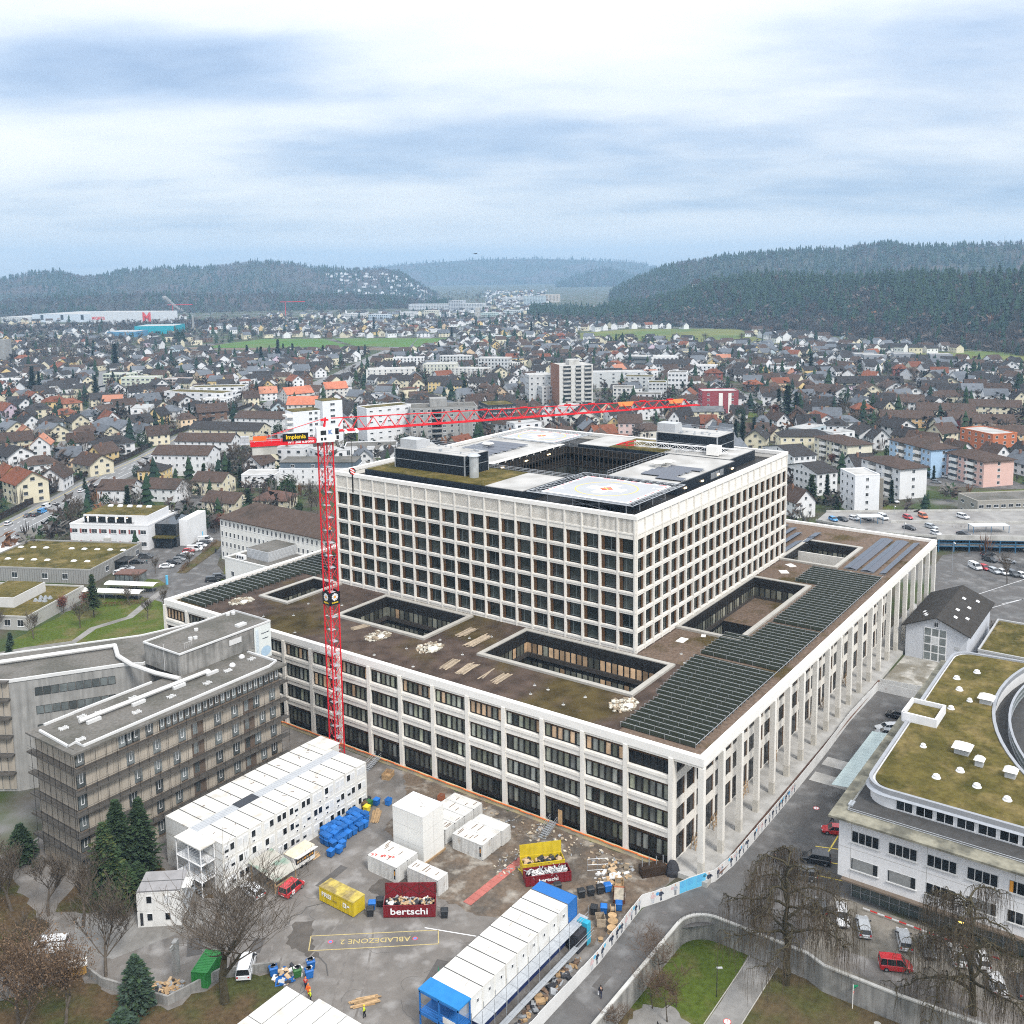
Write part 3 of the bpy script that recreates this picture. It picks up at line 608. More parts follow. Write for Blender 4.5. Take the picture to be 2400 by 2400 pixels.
for k in range(4):          # tyre-polished tracks curving through the yard
 x, y, a, da = rt.uniform(-58,-44), rt.uniform(14,44), rt.uniform(-.5,.9), rt.uniform(-.06,.05); P_ = []
 for j in range(16): P_.append((x, y)); x += 1.5*math.cos(a); y += 1.5*math.sin(a); a += da
 for d in (-.8, .8):
  l1, l2 = offset(P_, d+.13), offset(P_, d-.13); mb = MB()
  for j in range(15): mb.face([(*l2[j], GZ+.0232+k*.0001), (*l2[j+1], GZ+.0232+k*.0001), (*l1[j+1], GZ+.0232+k*.0001), (*l1[j], GZ+.0232+k*.0001)])
  mb.build('tyre_track', mat('tyre_mark', (.180, .164, .149), .85, .25, 1.2), kind='structure')
rr = random.Random(3)
for k in range(22):         # mended cracks and tyre-worn tracks across the yard
 x, y, a = rr.uniform(-60,-26), rr.uniform(12,46), rr.uniform(0, 3.14); P_ = [(x, y)]
 for j in range(7): a += rr.uniform(-.6, .6); P_.append((P_[-1][0]+.6*math.cos(a), P_[-1][1]+.6*math.sin(a)))
 mb = MB(); l1 = offset(P_, .022); l2 = offset(P_, -.022)
 for j in range(len(P_)-1): mb.face([(*l2[j], GZ+.024), (*l2[j+1], GZ+.024), (*l1[j+1], GZ+.024), (*l1[j], GZ+.024)])
 mb.build('asphalt_crack', 'tar', kind='structure')
# ABLADEZONE 2 bay
c4 = [(-42.4,39.3), (-31.3,25.5), (-33.5,23.6), (-44.7,37.3)]
for a, b in zip(c4, c4[1:]+c4[:1]): line('loading_bay_line', a, b, .15, mat('paint_worn', (.46, .37, .17), .8, .25, 3))
lettering('ABLADEZONE 2', 1.35, MATS['paint_worn'], None, (-37.9, 31.3, GZ+.03), R(129), .01, name='loading_bay_lettering')['kind'] = 'structure'
for x, y in ((-41.7,36.2), (-34.5,27)):
 mb = MB(); ring2(mb, x, y, GZ+.034, .36, .09, 0, 20); mb.face([(x+.27*math.cos(2*math.pi*k/16), y+.27*math.sin(2*math.pi*k/16), GZ+.033) for k in range(16)], 1)
 mb.build('road_roundel', ['paint_red', mat('paint_blue', (.12, .22, .48), .7, .05, 1)], kind='structure')
line('yard_white_line', (-32,27.4), (-29.3,20.3), .16, 'paint_white')
# hoarding along the road with printed figures
HP = [(-62,3.75), (-40,3.65), (-24,3.55), (-10.7,4.4), (-7.2,2.4), (-3.6,.8), (1.0,-1.7), (6.5,-2.35), (26,-2.5), (48,-2.4), (66,-1.9), (84,-2.3), (84.2,-15)]
HO = thing('site_hoarding', 'long pale timber hoarding with printed figures between building site and road', 'hoarding')
mat('hoarding_white', (.66, .655, .64), .7, .06, .8, rnd=.05)
hpan = MB().box(-.75, -.03, 0, .75, .03, 2.0).mesh('hoarding_panel', ['hoarding_white'])
mat('print_green', (.28, .50, .18), .7, .05, 1); mat('print_blue', (.10, .33, .62), .7, .05, 1); mat('print_dark', (.05, .06, .09), .7, .1, 1); mat('print_cyan', (.12, .47, .72), .7, .05, 1)
mat('print_skin', (.55, .34, .24), .7, .1, 1); mat('print_grey', (.45, .48, .52), .7, .1, 1); mat('print_pink', (.62, .45, .45), .7, .1, 1)
fig = ['print_dark', 'print_blue', 'print_green', 'print_cyan', 'print_skin', 'print_grey', 'print_pink', 'paint_white']
def figure_mesh(seed):
 r = random.Random(seed); mb = MB(); y = -.045; c = r.choice((0, 0, 1, 6, 5, 2)); c2 = r.choice((0, 0, 0, 5))
 def q(x0, z0, x1, z1, m, sk=0): mb.face([(x0, y, z0), (x1, y, z0), (x1+sk, y, z1), (x0+sk, y, z1)], m)
 def ell(x, z, rx, rz, m): mb.face([(x+rx*math.cos(2*math.pi*k/14), y, z+rz*math.sin(2*math.pi*k/14)) for k in range(14)], m)
 s = r.uniform(-.1, .1)
 q(-.16, .18, -.03, .85, c2, s); q(.03, .18, .16, .85, c2, -s); q(-.2, .8, .2, 1.4, c); q(-.34, .85, -.22, 1.36, c, .05); q(.2, .95, .5, 1.3, c, -.2); ell(0, 1.56, .11, .14, 4)
 if r.random() < .7: ell(r.choice((-.55, .58)), r.uniform(1.2, 1.55), .27, .24, r.choice((0, 1, 2, 3, 6)))
 return mb.mesh('printed_figure', fig)
figs = [figure_mesh(k) for k in range(9)]
hr = random.Random(11)
for a, b in zip(HP, HP[1:]):
 a, b = Vector(a), Vector(b); L = (b-a).length; n = max(1, round(L/1.5)); ang = math.atan2(b.y-a.y, b.x-a.x)
 for k in range(n):
  p = a+(b-a)*((k+.5)/n); o = put('hoarding_panel', hpan, HO, (p.x, p.y, GZ), ang, (L/n/1.5, 1, hr.uniform(.98, 1.04)))
  if -27 < p.x < 33 and not (-4.6 < p.x < -1.0):
   if hr.random() < .85: put('printed_figure', hr.choice(figs), o, (hr.uniform(-.2, .2), 0, 0), scale=(1.2, 1, 1.12))
  elif -4.6 < p.x < -1.0:
   f = MB(); f.face([(-.74,-.045,.06), (.74,-.045,.06), (.74,-.045,1.94), (-.74,-.045,1.94)], 0)
   for j in range(5): f.face([(-.6,-.047,1.7-.2*j), (-.6+hr.uniform(.4, 1),-.047,1.7-.2*j), (-.6+.9,-.047,1.78-.2*j), (-.6,-.047,1.78-.2*j)], 1)
   f.build('printed_poster', ['print_cyan', 'print_blue'], o)
# kerb-like wall corner at far end of the site: pale gate fence
# low concrete wall lower left
mb = MB(); mb.strip([(-74,63), (-64.7,58.8), (-64.8,54.4), (-61.9,44.4), (-54.8,43.0), (-49.5,37.6)], GZ-.2, .5, .3)
t = thing('yard_wall', 'low grey concrete wall round the edge of the yard under bare trees', 'wall'); mb.build('wall_face', 'stained_concrete', t)
flat('leafy_ground', [(-62.5,43.6), (-54.8,42.5), (-49.5,37), (-58,28), (-80,22), (-120,40), (-120,80), (-76,64), (-65.2,58.6), (-65.2,54)], GZ+.03, 'leaf_litter', rough=.7)
flat('leafy_ground', [(-62,72), (-58,100), (-75,120), (-110,120), (-100,80), (-72,68)], GZ+.03, 'leaf_litter', rough=.7)
flat('shrub_bed', [(-44.6,57.5), (-44.6,77), (-55,77.5), (-60,74), (-58,70.5), (-51,65.6), (-46.8,65.6)], GZ+.034, 'leaf_litter', rough=.7)
# campus road, car park and lawns on the left
flat('campus_road', [(95,262), (84,248), (60,233), (44,223), (40,206), (43,194), (40,186), (36,180), (26,160), (31,150), (48.5,172), (58,184), (65,198), (83,217), (100,240), (140,300), (130,310)], GZ+.008, 'asphalt')
flat('campus_lawn', [(-5,140), (-10,186), (-3,189), (22,200), (30,198), (33,186), (31,172), (14,148)], GZ+.016, 'lawn', rough=.6)
flat('campus_lawn', [(35,195), (43,205), (45,200), (43.5,194)], GZ+.016, 'lawn')
flat('campus_lawn', [(50,181), (57,185), (70,200), (68,190), (56,176)], GZ+.016, 'lawn')
flat('campus_lawn', [(80,250), (90,257), (96,246), (88,236)], GZ+.016, 'lawn')
flat('campus_lawn', [(48,262), (54,258), (50,240), (44,250)], GZ+.016, 'lawn')
P_ = [(-40,178), (-13,181), (-8,179), (1.4,173), (9.8,178), (20.2,177.5), (30,184), (39.9,190.3)]
a_, b_ = offset(P_, 1.1), offset(P_, -1.1)
mb = MB()
for k in range(len(P_)-1): mb.face([(*b_[k], GZ+.024), (*b_[k+1], GZ+.024), (*a_[k+1], GZ+.024), (*a_[k], GZ+.024)])
mb.build('garden_path', 'gravel_path', kind='structure')
mb = MB()
for q in ([(52,201), (53.5,198.5), (75,211), (84,219), (82.5,221)],): mb.prism(q, GZ, GZ+.14)
mb.build('planted_kerb', 'lawn_dull', kind='structure')
# main road upper left with tram line wall
RP = [(20,270), (51.8,298), (71.4,312), (124,352), (169,381), (225,424), (340,489), (520,600), (700,720), (960,872), (1250,1010)]
a_, b_ = offset(RP, 10), offset(RP, -8)
mb = MB()
for k in range(len(RP)-1): mb.face([(*b_[k], GZ+.03), (*b_[k+1], GZ+.03), (*a_[k+1], GZ+.03), (*a_[k], GZ+.03)])
mb.build('main_road', mat('asphalt_light', (.22, .218, .215), .9, .1, .5), kind='structure')
for d in (-4, 0, 3.4, 7):
 l1 = offset(RP[:7], d+.1); l2 = offset(RP[:7], d-.1); mb = MB()
 for k in range(6):
  for j in range(10):
   if d in (0, 3.4) and j % 2: continue
   f = lambda L, t: tuple(L[k][i]+(L[k+1][i]-L[k][i])*t for i in (0, 1))
   mb.face([(*f(l2, j/10), GZ+.06), (*f(l2, (j+1)/10), GZ+.06), (*f(l1, (j+1)/10), GZ+.06), (*f(l1, j/10), GZ+.06)])
 mb.build('road_marking', 'paint_yellow' if d == 7 else 'paint_white', kind='structure')
NW = thing('noise_barrier', 'dark brown noise barrier wall running beside the main road', 'wall')
bl = offset(RP[:7], 12.5)
pm = MB().box(-2, -.1, 0, 2, .1, 2.6).mesh('barrier_panel', [mat('barrier_brown', (.045, .035, .03), .8, .2, 1)])
qm = MB().box(-.12, -.16, 0, .12, .16, 2.8).mesh('barrier_post', ['dark_frame'])
for a, b in zip(bl, bl[1:]):
 a, b = Vector(a), Vector(b); L = (b-a).length; n = round(L/4); ang = math.atan2(b.y-a.y, b.x-a.x)
 for k in range(n):
  p = a+(b-a)*((k+.5)/n); put('barrier_panel', pm, NW, (p.x, p.y, GZ), ang, (L/n/4, 1, 1)); p = a+(b-a)*(k/n); put('barrier_post', qm, NW, (p.x, p.y, GZ), ang)
# street and car park on the far right
flat('street', [(146,-1), (180,9), (200,10), (260,-30), (200,-60), (150,-60), (110,-25), (110,-14)], GZ+.008, 'asphalt')
for a, b in (((152,-2), (196,-19)), ((150,-10), (180,-24)), ((160,-14), (185,-28))): line('lane_line', a, b, .14, 'paint_white')
# ---------------------------------------------------------------- vehicles
m_ = mat('car_paint', (1, 1, 1), .28, .03, 1, objcol=True, spec=.6); m_.node_tree.nodes['Principled BSDF'].inputs['Coat Weight'].default_value = .5
mat('car_glass', (.018, .021, .024), .08, .2, 1, spec=.7); mat('tyre', (.02, .02, .02), .9, .1, 2); mat('rim', (.42, .43, .44), .4, .1, 2, metal=.6)
mat('head_lamp', (.75, .76, .78), .2, 0); mat('tail_lamp', (.45, .02, .02), .3, 0); mat('black_plastic', (.03, .03, .032), .6, .1, 2)
def car_proto(kind):
 L, W_, H, zb, hood, xr, xf, xr2, xf2 = {'hatchback': (3.9, 1.7, 1.5, .92, .86, -1.85, 1.0, -1.55, .25), 'estate': (4.7, 1.82, 1.48, .95, .88, -2.25, 1.15, -1.95, .3), 'saloon': (4.6, 1.8, 1.44, .93, .86, -1.75, 1.1, -1.0, .25),
  'suv': (4.6, 1.9, 1.7, 1.05, 1.0, -2.2, 1.2, -1.95, .45), 'van': (5.0, 1.95, 1.95, 1.1, 1.0, -2.45, 1.75, -2.4, .95), 'minivan': (4.2, 1.8, 1.82, 1.0, .92, -2.05, 1.3, -1.95, .65)}[kind]
 root = put(kind, None); h = L/2; w = W_/2; gz = .28
 def ring(x, wz, z0, zt): return [(x,-w*wz,z0+.1), (x,-w*wz*1.0,z0+.32), (x,-w*wz*.98,zt-.12), (x,-w*wz*.86,zt), (x,w*wz*.86,zt), (x,w*wz*.98,zt-.12), (x,w*wz,z0+.32), (x,w*wz,z0+.1)]
 b = MB(); b.loft([ring(-h,.86,gz+.08,zb-.16), ring(-h+.14,.96,gz-.06,zb-.02), ring(xr+.2,1,gz-.1,zb), ring(0,1,gz-.1,zb), ring(xf-.1,1,gz-.1,zb-.01), ring(xf+.35,.99,gz-.08,hood), ring(h-.25,.93,gz-.04,hood-.1), ring(h,.80,gz+.06,hood-.26)], 0)
 t = .17
 roof = [(xr2,-w+t+.02,H-.05), (xf2,-w+t+.02,H-.03), (xf2,w-t-.02,H-.03), (xr2,w-t-.02,H-.05)]
 mid = (xr2+xf2)/2
 b.loft([[(xr2-.05,-w+t+.05,H-.09),(xr2-.05,w-t-.05,H-.09),(xr2-.05,w-t-.12,H-.05),(xr2-.05,-w+t+.12,H-.05)], [(mid,-w+t,H-.06),(mid,w-t,H-.06),(mid,w-t-.1,H),(mid,-w+t+.1,H)], [(xf2+.08,-w+t+.05,H-.10),(xf2+.08,w-t-.05,H-.10),(xf2+.08,w-t-.12,H-.05),(xf2+.08,-w+t+.12,H-.05)]], 0)
 for s in (-1, 1):
  y0, y1 = s*(w-.07), s*(w-t-.03)
  for xa, xb in ((xf, xf2), (xr, xr2), (.02, -.08)): b.tube((xa,y0,zb-.03), (xb,y1,H-.07), .045, n=4)
  if kind in ('estate', 'suv', 'van', 'minivan'): b.tube((xr*.55,y0,zb-.03), (xr2*.6,y1,H-.07), .05, n=4)
 bo = b.build('body', 'car_paint', root); bo['tint'] = 1
 g = MB(); z1 = H-.07
 lo = [(xr,-w+.08,zb-.05),(xf,-w+.08,zb-.05),(xf,w-.08,zb-.05),(xr,w-.08,zb-.05)]; hi = [(xr2,-w+t+.03,z1),(xf2,-w+t+.03,z1),(xf2,w-t-.03,z1),(xr2,w-t-.03,z1)]
 g.loft([lo, hi], 0); g.build('windows', 'car_glass', root)
 if kind == 'van':
  p = MB(); [p.box(-2.4, s*(w-.115)-.02, 1.08, -.15, s*(w-.115)+.02, 1.72) for s in (-1, 1)]; q = p.build('side_panel', 'car_paint', root); q['tint'] = 1
 wm = MB().tube((0,-.11,0), (0,.11,0), .32, n=14).mesh('wheel', ['tyre']); rm = MB().tube((0,-.115,0), (0,.115,0), .19, n=10).mesh('rim', ['rim'])
 for x in (-h+.82, h-.85):
  for s in (-1, 1): q = put('wheel', wm, root, (x, s*(w-.1), .32)); put('rim', rm, q)
 hl = MB().box(-.05,-.17,-.07,.05,.17,.07).mesh('headlight', ['head_lamp']); tm = MB().box(-.04,-.12,-.11,.04,.12,.11).mesh('tail_light', ['tail_lamp'])
 for s in (-1, 1): put('headlight', hl, root, (h-.05, s*w*.62, .62)); put('tail_light', tm, root, (-h+.03, s*w*.74, .8))
 MB().box(h-.02,-.5,.34,h+.02,.5,.52).build('grille', 'black_plastic', root); MB().box(-h-.012,-.26,.5,-h+.02,.26,.61).build('number_plate', 'paint_white', root)
 mm = MB().box(-.09,-.1,-.07,.09,.1,.07).mesh('wing_mirror', ['black_plastic'])
 for s in (-1, 1): put('wing_mirror', mm, root, (xf-.35, s*(w+.07), zb+.06))
 return root
PROTO = {k: car_proto(k) for k in ('hatchback', 'estate', 'saloon', 'suv', 'van', 'minivan')}
CARC = {'white': (.75, .76, .77), 'red': (.52, .012, .018), 'silver': (.42, .44, .46), 'black': (.012, .013, .015), 'dark grey': (.06, .065, .07), 'blue': (.03, .16, .45), 'bright blue': (.04, .28, .62), 'orange': (.6, .13, .03), 'grey': (.2, .21, .22), 'yellow': (.7, .5, .05)}
def car(kind, colour, x, y, ang, label, z=GZ, group=None):
 r = copy_thing(PROTO[kind], (x, y, z), R(ang), label, CARC[colour]); r.name = 'parked_car' if kind != 'van' else 'van'
 r['category'] = 'van' if kind == 'van' else 'car'
 if group: r['group'] = group
 return r
G1 = 'cars parked in the setts car park below the white office building'
car('hatchback', 'dark grey', 3.4, -17.0, 22, 'dark grey hatchback half hidden under the nearer weeping tree', group=G1)
car('estate', 'white', 3.0, -20.1, 203, 'white estate car parked nose out beside the nearer weeping tree', group=G1)
car('estate', 'silver', 2.4, -23.3, 23, 'silver estate car next to the white one, rear window to the viewer', group=G1)
car('estate', 'silver', 2.8, -28.6, 22, 'silver estate car standing alone between two gaps in the parking row', group=G1)
car('saloon', 'grey', 3.2, -31.6, 203, 'grey saloon right of the lone silver estate', group=G1)
car('minivan', 'red', -3.0, -29.0, -65, 'bright red people carrier driving through the car park lane', group=G1)
car('saloon', 'white', 3.6, -35.2, 24, 'white saloon seen through the branches of the right weeping tree', group=G1)
car('hatchback', 'white', 4.6, -38, 24, 'white hatchback behind the trunk of the right weeping tree', group=G1)
car('saloon', 'white', .8, -40.5, 22, 'white saloon nearest the retaining wall under the right weeping tree', group=G1)
car('estate', 'dark grey', 2.2, -43.2, 22, 'dark grey estate at the lower right corner of the car park', group=G1)
G2 = 'cars parked across the street beside the white office building'
car('hatchback', 'red', 24.0, -12.2, 112, 'red hatchback on yellow marked bay beside the white building corner', group=G2)
car('suv', 'black', 14.5, -12.4, 106, 'black car partly under the top of the nearer weeping tree', group=G2)
car('suv', 'dark grey', 9.3, -12.0, 110, 'dark grey car hidden in the crown of the nearer weeping tree', group=G2)
car('suv', 'black', 72.9, -9.4, 95, 'black off-road car near the pale gate at the street end', group=G2)
car('estate', 'white', 66.2, -9.2, 128, 'white estate car at the top end of the glass canopy', group=G2)
car('hatchback', 'silver', 63.6, -9.5, 110, 'silver hatchback half under the glass canopy roof', group=G2)
car('minivan', 'red', -37.0, 49.2, 8, 'red delivery car with white disc on its side in the yard')
car('estate', 'white', -40.7, 53.7, 82, 'white estate car by the timber shelter in the yard')
car('van', 'white', -65, 66.8, 132, 'white van on the lane at the lower left, behind bare branches')
car('van', 'white', -52.0, 41.3, 40, 'white van in the yard behind the big bare tree')
rv = [o for o in bpy.data.objects if o.get('label', '').startswith('red delivery')][0]
for s in (-1,):
 mb = MB(); ring2(mb, 0, 0, 0, .36, .36, 0, 20); mb.obox((0, 0, .004), (.5, .12, .006), R(55), 1); q = mb.build('door_disc', ['paint_white', 'paint_red'], rv, loc=(-.7, -.915, .62), rot=(math.pi/2, 0, 0))
G3 = 'cars parked on the campus car park beside the clinic'
for k, c, x, y, a, l in (('van','white',80.6,224.4,-46,'white minibus at the top of the planted parking row'), ('estate','dark grey',78.6,221.6,-46,'dark grey car just below the white minibus at the top of the row'), ('hatchback','white',75.2,219.6,-46,'white hatchback between the dark car and the white van'), ('van','white',71.2,217.6,-50,'white van in the middle of the planted parking row'),
  ('hatchback','red',68.6,217.4,-46,'red hatchback just behind the white van in the row'), ('saloon','white',65.8,214.6,-46,'white saloon below the red hatchback in the row'), ('estate','dark grey',63.4,213.2,-46,'dark grey estate, third from the lower end of the planted row'), ('hatchback','grey',60.6,211.6,-46,'grey hatchback, in the lower half of the planted row'),
  ('estate','black',57.5,210.2,-46,'black estate next to the lowest car of the planted row'), ('saloon','white',54.0,208.8,-46,'white saloon at the lower end of the planted parking row'), ('suv','dark grey',56.9,224.0,-60,'dark grey car parked by the wall of the long moss roofed hall'), ('saloon','black',51.6,221.0,-57,'black saloon beside the entrance canopy of the moss roofed hall'),
  ('estate','silver',45.6,217.4,-55,'silver estate, upper of three pale cars along the moss roofed hall'), ('saloon','white',43.4,215.8,-52,'white saloon, middle of three pale cars along the moss roofed hall'), ('estate','white',41.6,214.4,-50,'white estate, lowest of three pale cars along the moss roofed hall'), ('suv','black',53.1,184.6,-40,'black off-road car by the grass verge, left of two dark cars'), ('suv','dark grey',56.0,185.2,-45,'dark grey off-road car by the verge, right of two dark cars')):
 car(k, c, x, y, a, l, group=G3)
G4 = 'cars driving or waiting on the main road at the left edge'
for k, c, x, y, a, l in (('hatchback','white',54.6,306.9,33,'white hatchback driving on the main road at the left edge'), ('saloon','dark grey',65.7,313.1,30,'dark grey car on the main road ahead of the white hatchback'), ('estate','black',67.9,311.6,30,'black estate beside the bright blue van on the main road'), ('van','bright blue',72.0,314.2,30,'bright blue van on the main road near the big bare tree'),
  ('van','white',77.5,321.0,30,'white van ahead of the bright blue van on the main road'), ('hatchback','white',101.5,336.3,34,'white hatchback further up the main road by the barrier, nearer of two'), ('saloon','white',110.1,342,32,'white saloon further up the main road by the barrier, farther of two'), ('saloon','black',49.7,288,12,'black saloon turning off the main road at the left edge')):
 car(k, c, x, y, a, l, group=G4)
# ---------------------------------------------------------------- yard: site cabins, containers, skips
mat('cabin_white', (.72, .715, .69), .6, .07, .6, streak=.16, c2=(.52, .48, .43), c2scale=.6, c2pos=(.58, .8))
mat('cabin_roof', (.66, .645, .60), .75, .10, .5, c2=(.46, .42, .36), c2scale=.4, c2pos=(.55, .75))
mat('container_white', (.66, .655, .63), .6, .08, .6, streak=.22, c2=(.46,.40,.33), c2scale=.9, c2pos=(.62,.8))
mat('rust', (.17, .115, .08), .9, .5, 3); mat('seam', (.12, .12, .12), .8, .1, 1); mat('shutter', (.62, .63, .63), .6, .05, 1)
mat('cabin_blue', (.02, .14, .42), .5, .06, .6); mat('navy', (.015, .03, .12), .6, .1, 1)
def cabin(name, L, W_, H, roof='cabin_roof', wall='cabin_white', win=1, side='front', r=None):
 """one site cabin unit: x width W_, y length L, z height H; window on its short front (-y) or long side (-x)"""
 mb = MB(); g = .02
 mb.box(g, g, 0, W_-g, L-g, H-.08, 0); mb.box(0, 0, H-.16, W_, L, H, 1)
 for x in (0, W_-.14): mb.box(x, -.02, 0, x+.14, .12, H-.16, 1)
 mb.box(0, -.02, 0, W_, .1, .12, 1)
 for x in (.02, W_-.06): mb.box(x, 0, H, x+.04, L, H+.05, 2)
 return mb.mesh(name, [wall, roof, 'seam'])
cr_ = random.Random(21)
winm = {}
for k in ('open', 'shut', 'half'):
 mb = MB(); mb.box(-.42,-.03,0,.42,.03,1.15,0); mb.box(-.35,-.05,.07,.35,-.031,1.08, {'open':1,'shut':2,'half':1}[k])
 if k == 'half': mb.box(-.35,-.07,.5,.35,-.051,1.08,2)
 winm[k] = mb.mesh('window', ['white_metal', 'dark_glass', 'shutter'])
acm = MB().box(-.22,-.12,0,.22,.0,.4,0).box(-.14,-.13,.07,.14,-.121,.33,1).mesh('air_vent', ['white_metal', 'black_plastic'])
def cabin_block(name, label, x0, y0, nx, ny, nz, zt, W_, L, rows_gap=0, rot=0, wins=True, group=None, cat='site cabins'):
 H = (zt-GZ)/nz; t = thing(name, label, cat, (x0, y0, GZ), rot, group)
 me = cabin('cabin_unit', L, W_, H)
 for j in range(ny):
  for i in range(nx):
   for k in range(nz):
    o = put('cabin_unit', me, t, (i*W_, j*(L+rows_gap), k*H))
    if wins and j == 0:
     for dx in (.68, 1.62): put('window', winm[cr_.choice(('open','shut','shut','half','open'))], o, (W_*dx/2.3, -.01, H*.38))
     if cr_.random() < .45: put('air_vent', acm, o, (W_*.5*cr_.choice((.55, 1.35)), -.01, H*.1))
 return t
UW = 2.42
LWH = cabin_block('site_office_block', 'long three storey white block of stacked site cabins with shuttered windows', -43.2, 57.0, 12, 1, 3, 7.1, 30.4/12, 6.0)
me = cabin('cabin_unit', 5.9, 30.4/12, 7.9/3)
for i in range(12):
 for k in range(3): put('cabin_unit', me, LWH, (i*30.4/12, 8.0, k*7.9/3))
mb = MB(); mb.box(0, 6.0, 0, 30.4, 8.0, 7.8, 0)
for k in range(60): mb.box(k*.5+.1, 6.05, 7.8, k*.5+.2, 7.95, 7.84, 0)
mb.build('corridor_roof', mat('corrugated', (.44, .455, .47), .5, .08, 1), LWH); MB().box(8.3, 6.0, 7.85, 12.2, 8.0, 7.93).build('roof_felt', mat('felt', (.06, .065, .075), .9, .1, 1), LWH)
mb = MB()
for k in range(15): x, y = cr_.uniform(1, 29), cr_.choice((3, 11))+cr_.uniform(-.6,.6); mb.obox((x, y, 7.93), (cr_.uniform(.08,.2), cr_.uniform(.3,.8), .01), cr_.uniform(0,3))
mb.build('rust_stains', 'rust', LWH, kind='stuff')
MB().box(29.2, 8.6, 7.9, 32.6, 13.6, 8.05).box(29.3, 8.7, 0, 32.4, 13.5, 7.89).build('end_cabin', 'cabin_roof', LWH)
# open stair tower at its near end
ST = thing('stair_tower', 'white steel stair tower with open landings at the end of the long cabin block', 'stairs', (-45.9, 58.6, GZ))
mb = MB()
for x in (.1, 2.5):
 for y in (.1, 3, 5.9): mb.box(x-.07, y-.07, 0, x+.07, y+.07, 7.8)
for z in (2.6, 5.2): mb.box(0, 0, z-.08, 2.6, 6, z)
mb.build('frame', 'white_metal', ST); MB().box(-.1, -.1, 7.8, 2.7, 6.1, 7.98).build('canopy', 'cabin_roof', ST)
fm = MB()
for k in range(12): fm.box(.2, .4+k*.36, .21*k, 1.2, .7+k*.36, .21*k+.05)
fm = fm.mesh('flight', ['steel'])
for k in range(3): put('flight', fm, ST, (0 if k % 2 == 0 else 1.2, 0, 2.6*k))
mb = MB()
for z in (2.6, 5.2):
 for a, b in (((.1,.1),(2.5,.1)), ((.1,.1),(.1,5.9))):
  for h in (.5, 1.05): mb.tube((*a, z+h), (*b, z+h), .03, n=4)
  for j in range(9): p = [a[i]+(b[i]-a[i])*j/8 for i in (0,1)]; mb.tube((*p, z), (*p, z+1.05), .02, n=4)
mb.build('guard_rail', 'steel', ST)
# two storey office
OF = thing('site_cabin', 'small two storey white site cabin with grey roof standing alone by the lane', 'site cabin', (-55.1, 60.9, GZ), R(-50))
me = MB().box(0,0,0,6.0,2.44,2.6,0).box(-.03,-.03,2.48,6.03,2.44,2.62,0).box(-.03,-.03,0,.1,.08,2.6,0).box(5.93,-.03,0,6.03,.08,2.6,0).mesh('cabin_unit', ['cabin_white'])
for k in range(2):
 for j in range(2): put('cabin_unit', me, OF, (0, j*2.44, k*2.65))
 o = OF.children[k*2]
for k in range(2):
 for x in (1.7, 4.2): put('window', winm['open' if (k, x) != (1, 4.2) else 'shut'], OF, (x, -.02, k*2.65+.95))
MB().box(0,0,5.3,6,4.88,5.4,0).box(0,2.38,5.4,6,2.5,5.45,1).box(0,.0,5.4,6,.08,5.46,1).build('roof', [mat('grey_felt', (.30,.29,.29), .8, .15, .8), 'seam'], OF)
MB().box(6.0, 1.2, 2.6, 7.0, 4.6, 2.75, 0).box(6.0,1.0,5.0,7.3,3.4,5.1,1).tube((6.9,1.3,0),(6.9,1.3,2.6),.05).tube((6.9,4.5,0),(6.9,4.5,3.7),.05).build('side_landing', ['steel', 'cabin_white'], OF)
MB().box(.35,-.06,.3,.75,-.031,2.2).build('door_banner', 'black_plastic', OF)
# foreground cabin row (roof fills the lower edge) 
FR = cabin_block('site_cabin_row', 'white flat roofed cabins seen from above at the bottom edge, dark seams', -53.6, 31.5, 2, 4, 1, 2.2, UW, 6.0, rot=R(180), wins=False)
for ch in list(FR.children):
 bpy.data.objects.remove(ch)
me = MB().box(0,0,0,6.0,2.4,3.0,0).box(-.03,-.02,2.9,6.03,2.42,3.05,1).mesh('cabin_unit', ['cabin_white', 'cabin_roof'])
for i in range(3):
 for j in range(6): put('cabin_unit', me, FR, (.7*(j < 2)*0 + i*6.1 - (.8 if j > 1 else 0), j*2.46, 0))
mb = MB()
for j in range(1, 6): mb.box(-.8, j*2.46-.05, 3.0, 18, j*2.46+.02, 3.07)
for i in (1, 2): mb.box(i*6.1-.07, 0, 3.0, i*6.1+.0, 14, 3.08)
mb.build('roof_seams', 'seam', FR)
# blue and white two storey row with scaffold walk and blue stair
BR = thing('container_row', 'two storey row of white site cabins with blue end unit, blue stair and scaffold walkway', 'site cabins', (-44.7, 9.1, GZ))
BW_ = 21.5/9; HB = 2.85
me = cabin('cabin_unit', 6.1, BW_, HB); mb_ = cabin('cabin_unit', 6.1, BW_, HB, 'cabin_blue', 'cabin_blue')
pw_ = MB().box(-.22,-.05,0,.22,.0,.5,0).box(-.15,-.06,.06,.15,-.051,.44,1).mesh('window', ['white_metal', 'dark_glass'])
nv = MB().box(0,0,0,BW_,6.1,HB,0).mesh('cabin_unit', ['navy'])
for i in range(10):
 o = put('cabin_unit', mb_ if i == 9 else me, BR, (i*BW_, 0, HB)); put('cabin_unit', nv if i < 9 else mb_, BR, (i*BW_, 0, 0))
 if i < 9: put('window', pw_, o, (BW_*.55, -.02, HB*.55))
mb = MB()
for k in range(14): x, y = cr_.uniform(.5, 20), cr_.uniform(.5, 5.5); mb.obox((x, y, 2*HB+.03), (cr_.uniform(.5,1.6), .06, .012), cr_.choice((0, 1.57, .2)))
